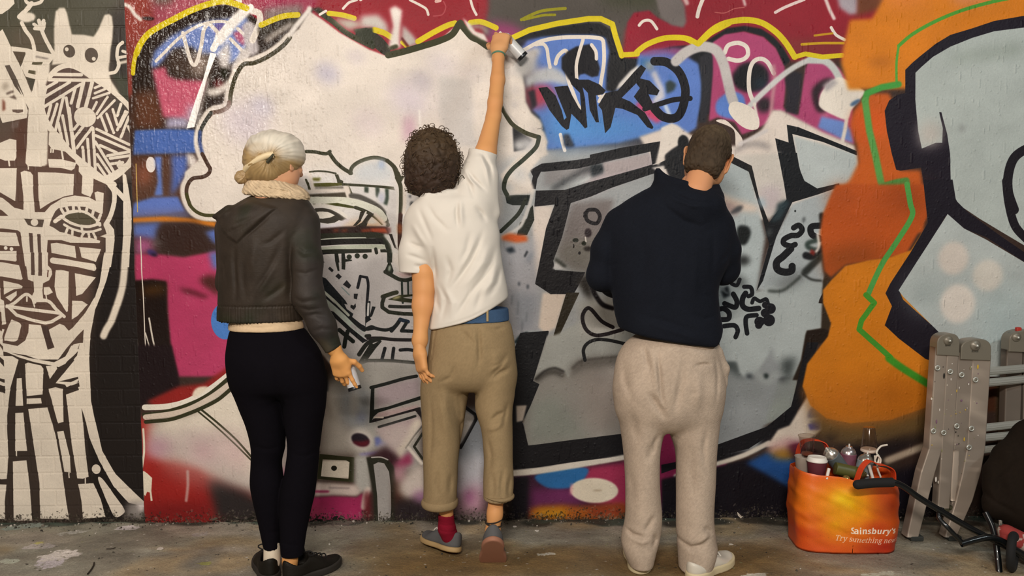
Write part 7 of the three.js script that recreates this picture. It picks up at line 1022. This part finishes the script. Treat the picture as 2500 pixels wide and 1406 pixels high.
  { const o = thing('white_cord', 'white cord curling up out of the right of the orange bag', 'cord', at(2140, 1150, 0.37)), l = (px, py, z) => at(px, py, z).sub(o.position);
    mesh('strand', new THREE.TubeGeometry(new THREE.CatmullRomCurve3([l(2150, 1165, 0.37), l(2142, 1140, 0.37), l(2146, 1115, 0.36), l(2140, 1105, 0.36), l(2150, 1090, 0.35), l(2166, 1086, 0.34)]), 40, 0.0042, 8), std('#d8d0c2', 0.6), o);
    mesh('strand', new THREE.TubeGeometry(new THREE.CatmullRomCurve3([l(2136, 1122, 0.365), l(2142, 1112, 0.37), l(2150, 1122, 0.37), l(2146, 1134, 0.37), l(2138, 1130, 0.365), l(2136, 1112, 0.36)]), 40, 0.004, 8), std('#d8d0c2', 0.6), o); }
}
// ---------------------------------------------------------------- folding aluminium ladder
{
  const z0 = 0.25, o = thing('folding_ladder', 'aluminium hinged folding ladder spattered with paint, standing folded beside the orange bag', 'ladder', onFloor(2330, 1296));
  const l = (px, py, z) => at(px, py, z).sub(o.position);
  const AL = new THREE.MeshPhysicalMaterial({ roughness: 0.5, metalness: 0.35, vertexColors: true }), SH = new THREE.MeshPhysicalMaterial({ color: '#c6c8c0', roughness: 0.3, metalness: 0.45 }), PL = new THREE.MeshPhysicalMaterial({ color: '#7d776a', roughness: 0.4, metalness: 0.25, clearcoat: 0.2 });
  // a rail: rounded rectangular section swept down its path; [px, py, z, width px]
  function rail(path, depth = 0.05, tint = 1) {
    const pts = path.map(([x, y, z, w]) => [l(x, y, z), w * scaleAt(z)]), sec = [], r = 0.006, P = [], I = [], C = [];
    const M = pts.length, sub = 12, rows = []; for (let i = 0; i + 1 < M; i++) for (let k = 0; k < sub; k++) { const t = k / sub; rows.push([pts[i][0].clone().lerp(pts[i + 1][0], t), lerp(pts[i][1], pts[i + 1][1], t)]); } rows.push(pts[M - 1]);
    const ring = (w) => { const a = w / 2, b = depth / 2, q = []; for (const [sx, sz, a0] of [[1, 1, 0], [-1, 1, 1], [-1, -1, 2], [1, -1, 3]]) for (let k = 0; k < 3; k++) { const an = (a0 + k / 2) * Math.PI / 2; q.push([sx * (a - r) + r * Math.cos(an), sz * (b - r) + r * Math.sin(an)]); } return q; };
    rows.forEach(([p, w], i) => { for (const [x, z] of ring(w)) { P.push(p.x + x, p.y, p.z + z); const X = p.x + x + o.position.x, v = tint * (1 + 0.18 * fbm(X * 30, p.y * 12, z * 30, 3)), sp = hash3(Math.round(X * 90), Math.round(p.y * 70), 4) > 0.93 ? 1.35 : 1; C.push(0.33 * v * sp, 0.275 * v * sp, 0.225 * v * sp); } if (i) for (let k = 0; k < 12; k++) { const a = (i - 1) * 12 + k, b = (i - 1) * 12 + (k + 1) % 12; I.push(a, b, a + 12, b, b + 12, a + 12); } });
    const e = (rows.length - 1) * 12; for (let k = 1; k + 1 < 12; k++) { I.push(0, k, k + 1, e, e + k + 1, e + k); }
    const G = new THREE.BufferGeometry(); G.setAttribute('position', new THREE.Float32BufferAttribute(P, 3)); G.setAttribute('color', new THREE.Float32BufferAttribute(C, 3)); G.setIndex(I); G.computeVertexNormals(); return G;
  }
  const rails = [[[2291, 846, z0, 29], [2277, 1090, z0, 34], [2258, 1150, z0 + 0.01, 36], [2221, 1306, z0 + 0.03, 30]], [[2319, 852, z0 + 0.002, 30], [2306, 1090, z0 + 0.002, 32], [2296, 1236, z0 + 0.006, 30]], [[2350, 858, z0 - 0.002, 38], [2338, 1090, z0 - 0.002, 38], [2326, 1232, z0 - 0.004, 22]], [[2389, 866, z0, 46], [2375, 1090, z0, 46], [2364, 1150, z0 + 0.006, 46], [2346, 1218, z0 + 0.01, 42], [2313, 1306, z0 + 0.03, 30]]];
  rails.forEach((r, i) => mesh('rail', rail(r, 0.055, [1, 0.92, 0.85, 1.02][i]), AL, o));
  mesh('wooden_wedge', rail([[2334, 1098, z0 + 0.026, 16], [2330, 1170, z0 + 0.026, 18], [2326, 1222, z0 + 0.026, 12]], 0.01, 1.5), AL, o);
  mesh('rail', rail([[2470, 852, 0.1, 40], [2462, 1090, 0.1, 40], [2452, 1290, 0.1, 36]], 0.05, 0.62), AL, o); mesh('rail', rail([[2512, 852, 0.1, 40], [2508, 1090, 0.1, 40], [2500, 1290, 0.1, 36]], 0.05, 0.62), AL, o);
  const hinge = (px, py, z, r) => { const h = mesh('hinge', mergeGeometries([new THREE.LatheGeometry([[0.001, 0.03], [r * 0.3, 0.03], [r * 0.36, 0.024], [r * 0.7, 0.023], [r * 0.96, 0.016], [r, 0.006], [r, -0.024], [0.001, -0.026]].map(([a, b]) => new THREE.Vector2(a, b)), 30).rotateX(Math.PI / 2), new RoundedBoxGeometry(r * 1.7, r * 1.5, 0.03, 2, 0.006).translate(0, -r * 0.75, 0)].map((g) => (g.index ? g.toNonIndexed() : g))), PL, o); h.position.copy(l(px, py, z)); const b = mesh('bolt', new THREE.SphereGeometry(r * 0.26, 16, 10), SH, h); b.position.z = 0.03; };
  const cover = (px, py, z, hw, hh) => { const s = new THREE.Shape(); s.moveTo(-hw, -hh); s.lineTo(hw, -hh - 0.006); s.lineTo(hw, 0); s.bezierCurveTo(hw, hh * 0.8, hw * 0.6, hh, hw * 0.15, hh); s.bezierCurveTo(-hw * 0.6, hh, -hw, hh * 0.7, -hw, 0); s.closePath();
    const c = mesh('hinge_cover', new THREE.ExtrudeGeometry(s, { depth: 0.056, bevelEnabled: true, bevelSize: 0.004, bevelThickness: 0.004, bevelSegments: 3, curveSegments: 14 }).translate(0, 0, -0.028), PL, o); c.position.copy(l(px, py, z)); };
  cover(2306, 838, z0 + 0.003, 0.044, 0.042); cover(2373, 850, z0 + 0.003, 0.06, 0.04); cover(2492, 830, 0.104, 0.066, 0.044);
  { // drops and smears of paint on the rails
    const P = [], cols = ['#d8cfc0', '#c9a83a', '#2a2622', '#d6d0c8', '#7a5a70', '#8a8a60'], sg = new THREE.SphereGeometry(1, 7, 5); for (let i = 0; i < 70; i++) { const y = 880 + rnd() * 330, k = (y - 860) / 230, x = lerp(2280, 2402, rnd()) - 14 * Math.min(k, 1.3), c = new THREE.Color(cols[i % 6]), g = sg.clone(), s = 0.0012 + rnd() * rnd() * 0.004; g.scale(s, s * (1 + 2 * rnd()), 0.0008); const p = l(x, y, z0 + 0.029); g.translate(p.x, p.y, p.z); const a = new Float32Array(g.attributes.position.count * 3); for (let j = 0; j < a.length; j += 3) { a[j] = c.r; a[j + 1] = c.g; a[j + 2] = c.b; } g.setAttribute('color', new THREE.BufferAttribute(a, 3)); P.push(g); }
    const sp = mesh('paint_spatter', mergeGeometries(P), std('#ffffff', 0.5, { vertexColors: true }), o); sp.userData.kind = 'stuff'; sp.userData.label = 'dried drops of paint'; }
  hinge(2310, 830, z0 + 0.02, 0.021); hinge(2376, 842, z0 + 0.02, 0.024); hinge(2476, 822, 0.12, 0.022); { const b = mesh('red_lever', new RoundedBoxGeometry(0.022, 0.02, 0.02, 2, 0.005), std('#b03024', 0.5), o); b.position.copy(l(2486, 804, 0.12)); }
  for (const [x, y] of [[2289, 898], [2320, 907], [2348, 915], [2382, 927], [2279, 1052], [2304, 1056], [2372, 1046], [2366, 1092], [2336, 1040]]) { const rv = mesh('rivet', new THREE.TorusGeometry(0.009, 0.0032, 8, 20), SH, o); rv.position.copy(l(x, y, z0 + 0.036)); const d = mesh('rivet_core', new THREE.SphereGeometry(0.007, 12, 8), PL, rv); d.scale.z = 0.4; }
  const rung = (a, b, r) => { const c = new THREE.LineCurve3(l(...a), l(...b)), s = new THREE.Shape(); for (let i = 0; i <= 36; i++) { const an = i / 36 * Math.PI * 2, q = r * (1 + 0.05 * Math.cos(an * 12)); s[i ? 'lineTo' : 'moveTo'](q * Math.cos(an), q * Math.sin(an)); } mesh('rung', new THREE.ExtrudeGeometry(s, { steps: 2, extrudePath: c, bevelEnabled: false }), SH, o); };
  rung([2392, 908, z0 - 0.005], [2540, 896, 0.1], 0.017); rung([2392, 936, z0 - 0.005], [2540, 922, 0.1], 0.017); rung([2384, 1046, z0 - 0.01], [2530, 1030, 0.1], 0.016); rung([2384, 1070, z0 - 0.005], [2530, 1056, 0.1], 0.016); rung([2382, 1100, z0 - 0.005], [2530, 1084, 0.1], 0.015);
  for (const [x, y] of [[2221, 1304], [2313, 1304]]) { const f = mesh('rubber_foot', new RoundedBoxGeometry(0.056, 0.022, 0.062, 2, 0.006), std('#2c2f2c', 0.8), o); const q = onFloor(x, y + 4); f.position.set(q.x - o.position.x, 0.011, l(x, y, z0 + 0.03).z); }
  for (const [x, y] of [[2296, 1240], [2326, 1236], [2452, 1292], [2500, 1292]]) { const f = mesh('end_cap', new RoundedBoxGeometry(0.052, 0.018, 0.058, 2, 0.006), std('#35331f', 0.8), o); f.position.copy(l(x, y, x > 2400 ? 0.1 : z0 + 0.004)); }
}
// ---------------------------------------------------------------- folded pushchair at the right edge
{
  const o = thing('pushchair', 'black folded pushchair with bent tubular handle, at the right in front of the ladder', 'pushchair', onFloor(2440, 1400));
  const l = (px, py, z) => at(px, py, z).sub(o.position), tube = (pts, r, seg = 50) => new THREE.TubeGeometry(new THREE.CatmullRomCurve3(pts.map((a) => l(...a)), false, 'centripetal'), seg, r, 14);
  const BL = new THREE.MeshPhysicalMaterial({ color: '#101416', roughness: 0.28, metalness: 0.3, clearcoat: 0.5 }), FO = std('#0f0f10', 0.85), FA = cloth('#1d1610', { vertexColors: true, bumpMap: fleeceBump });
  const hb = mesh('handle_bar', tube([[2098, 1182, 0.56], [2150, 1177, 0.56], [2184, 1178, 0.56], [2205, 1187, 0.56], [2240, 1212, 0.56], [2300, 1249, 0.565], [2370, 1290, 0.57], [2420, 1316, 0.58], [2470, 1342, 0.59], [2540, 1390, 0.6]], 0.0125, 90), BL, o);
  mesh('grip', mergeGeometries([tube([[2094, 1183, 0.56], [2130, 1179, 0.56], [2180, 1177.5, 0.56]], 0.0185), new THREE.SphereGeometry(0.0185, 16, 10).translate(...l(2094, 1183, 0.56).toArray())]), FO, hb);
  mesh('frame_tube', tube([[2346, 1328, 0.6], [2380, 1318, 0.6], [2412, 1312, 0.6], [2440, 1318, 0.6], [2480, 1342, 0.61], [2560, 1390, 0.62]], 0.013), BL, o);
  mesh('frame_tube', tube([[2300, 1240, 0.555], [2292, 1262, 0.57], [2316, 1290, 0.6], [2350, 1326, 0.6]], 0.009), BL, o);
  mesh('frame_tube', tube([[2406, 1250, 0.52], [2424, 1290, 0.55], [2434, 1345, 0.58], [2440, 1400, 0.62]], 0.012), BL, o);
  const hood = folds(union(0.05, cone(at(2470, 1120, 0.42), at(2470, 1220, 0.44), 0.075, 0.09), cone(at(2530, 1080, 0.42), at(2540, 1240, 0.46), 0.1, 0.11), cone(at(2424, 1150, 0.42), at(2426, 1238, 0.45), 0.035, 0.04), cone(at(2500, 1256, 0.46), at(2580, 1290, 0.5), 0.07, 0.06)), 0.52, [[8, 10, '2490,1060 2450,1110 2420,1170'], [8, 12, '2500,1120 2460,1180 2440,1250'], [6, 10, '2410,1190 2440,1230 2490,1260'], [-6, 12, '2480,1100 2470,1180 2480,1250']], { mottle: 0.004, freq: 9 });
  const hg = surface(hood, 0.008, heather(0.2)); hg.translate(-o.position.x, -o.position.y, -o.position.z); mesh('hood', hg, FA, o);
  const pad = surface(folds(union(0.02, cone(at(2462, 1304, 0.56), at(2540, 1346, 0.58), 0.034, 0.04), cone(at(2450, 1296, 0.55), at(2470, 1322, 0.57), 0.022, 0.026)), 0.6, [[5, 8, '2450,1310 2480,1316 2500,1335']], { mottle: 0.002 }), 0.006, (x, y, z, c) => { const v = noise(x * 42, y * 42, z * 42); c.setRGB(v > 0.15 ? 0.5 : 0.3, v > 0.15 ? 0.4 : 0.045, v > 0.15 ? 0.34 : 0.04); }); pad.translate(-o.position.x, -o.position.y, -o.position.z); mesh('seat_pad', pad, cloth('#ffffff'), o).userData.label = 'red and cream patterned seat lining';
  const bk = mesh('buckle', new RoundedBoxGeometry(0.012, 0.022, 0.01, 2, 0.003), new THREE.MeshPhysicalMaterial({ color: '#d8d4cc', metalness: 0.9, roughness: 0.2 }), o); bk.position.copy(l(2442, 1276, 0.56));
  const wheel = mesh('wheel', new THREE.TorusGeometry(0.062, 0.016, 14, 40), FO, o); wheel.position.set(l(2452, 1398, 0.62).x + 0.03, 0.079, 0.62 - o.position.z); wheel.rotation.y = 0.9;
  const hub = mesh('hub', new THREE.CylinderGeometry(0.05, 0.05, 0.018, 28), std('#26282a', 0.5), wheel); hub.rotation.x = Math.PI / 2;
}
// ---------------------------------------------------------------- litter along the foot of the wall
{
  const scrap = (name, label, px, py, size, col, tall = 0.4) => { const q = onFloor(px, py), o = thing(name, label, 'litter', q), s = new THREE.Shape(); const N = 9; for (let i = 0; i < N; i++) { const a = i / N * 6.283, r = size * (0.55 + 0.6 * rnd()); s[i ? 'lineTo' : 'moveTo'](r * Math.cos(a), r * Math.sin(a) * (0.5 + tall)); } const g = new THREE.ExtrudeGeometry(s, { depth: 0.002, bevelEnabled: true, bevelSize: 0.001, bevelThickness: 0.0006, bevelSegments: 1, steps: 1 }), p = g.attributes.position; for (let i = 0; i < p.count; i++) p.setZ(i, p.getZ(i) + 0.35 * size * Math.abs(noise(p.getX(i) * 60, p.getY(i) * 60, px))); g.rotateX(-Math.PI / 2 + (tall > 0.5 ? 0.8 : 0)); g.computeBoundingBox(); g.translate(0, -g.boundingBox.min.y, 0); mesh('scrap', g, std(col, 0.7), o).rotation.y = rnd() * 6; return o; };
  scrap('paper_scrap', 'torn white paper scrap at the wall foot right of the jogging bottoms', 1804, 1262, 0.02, '#d8cfc0', 0.9);
  scrap('paper_scrap', 'small white chip on the floor below the red paint, left of the leather jacket', 391, 1341, 0.014, '#c9c0b6'); scrap('paper_scrap', 'white chip lying nearest the right rolled trouser leg, by the wall', 1257, 1286, 0.009, '#d9d4cc'); scrap('paper_scrap', 'white chip on the floor midway between rolled trousers and white oval', 1311, 1297, 0.009, '#dcd8d0'); scrap('paper_scrap', 'tiny pale curl of paper on the floor right of the white trainers', 1784, 1330, 0.01, '#c4bcae');
  { const o = thing('twig', 'short thin dark twig on the floor at the lower left', 'twig', onFloor(222, 1388)), l = (x, y) => onFloor(x, y).sub(o.position).add(V3(0, 0.005, 0)); mesh('stick', new THREE.TubeGeometry(new THREE.CatmullRomCurve3([l(214, 1404), l(222, 1394), l(228, 1384), l(230, 1376)]), 14, 0.0028, 6), std('#2a2218', 0.8), o); }
  { const o = thing('twig', 'thin dark stem on the floor below the cream striped bricks', 'twig', onFloor(272, 1341)), l = (x, y) => onFloor(x, y).sub(o.position).add(V3(0, 0.004, 0)); mesh('stick', new THREE.TubeGeometry(new THREE.CatmullRomCurve3([l(260, 1342), l(272, 1341.5), l(282, 1339)]), 12, 0.002, 6), std('#2a2218', 0.8), o); }
  // crumbs of plaster and paint that nobody could count
  const base = new THREE.IcosahedronGeometry(1, 0), inst = new THREE.InstancedMesh(base, std('#ffffff', 0.8), 900), M = new THREE.Matrix4(), q = new THREE.Quaternion(), col = new THREE.Color();
  for (let i = 0; i < 900; i++) { const near = rnd(), x = -2.9 + rnd() * 5.8, z = near < 0.75 ? 0.01 + 0.1 * rnd() * rnd() : rnd() * 0.9, s = 0.0015 + 0.005 * rnd() * rnd() + (near < 0.3 ? 0.002 : 0); q.setFromEuler(new THREE.Euler(rnd() * 6, rnd() * 6, rnd() * 6)); M.compose(V3(x, s * 0.4, z), q, V3(s, s * 0.7, s)); inst.setMatrixAt(i, M); const k = rnd(); col.setStyle(k < 0.5 ? '#4a453c' : k < 0.75 ? '#6f675c' : k < 0.9 ? '#2b2822' : '#b4aea4'); inst.setColorAt(i, col); }
  inst.name = 'rubble'; inst.castShadow = inst.receiveShadow = true; inst.userData.kind = 'stuff'; inst.userData.label = 'crumbs of plaster and paint strewn along the foot of the wall'; inst.userData.category = 'rubble'; scene.add(inst);
}
LAMPS.forEach((l, i) => lamp(l, ['warm tunnel lamp with white diffuser at the left end of the ceiling', 'warm tunnel lamp with white diffuser behind the camera', 'cool tunnel lamp with white diffuser at the right end of the ceiling'][i]));
renderer.render(scene, camera);
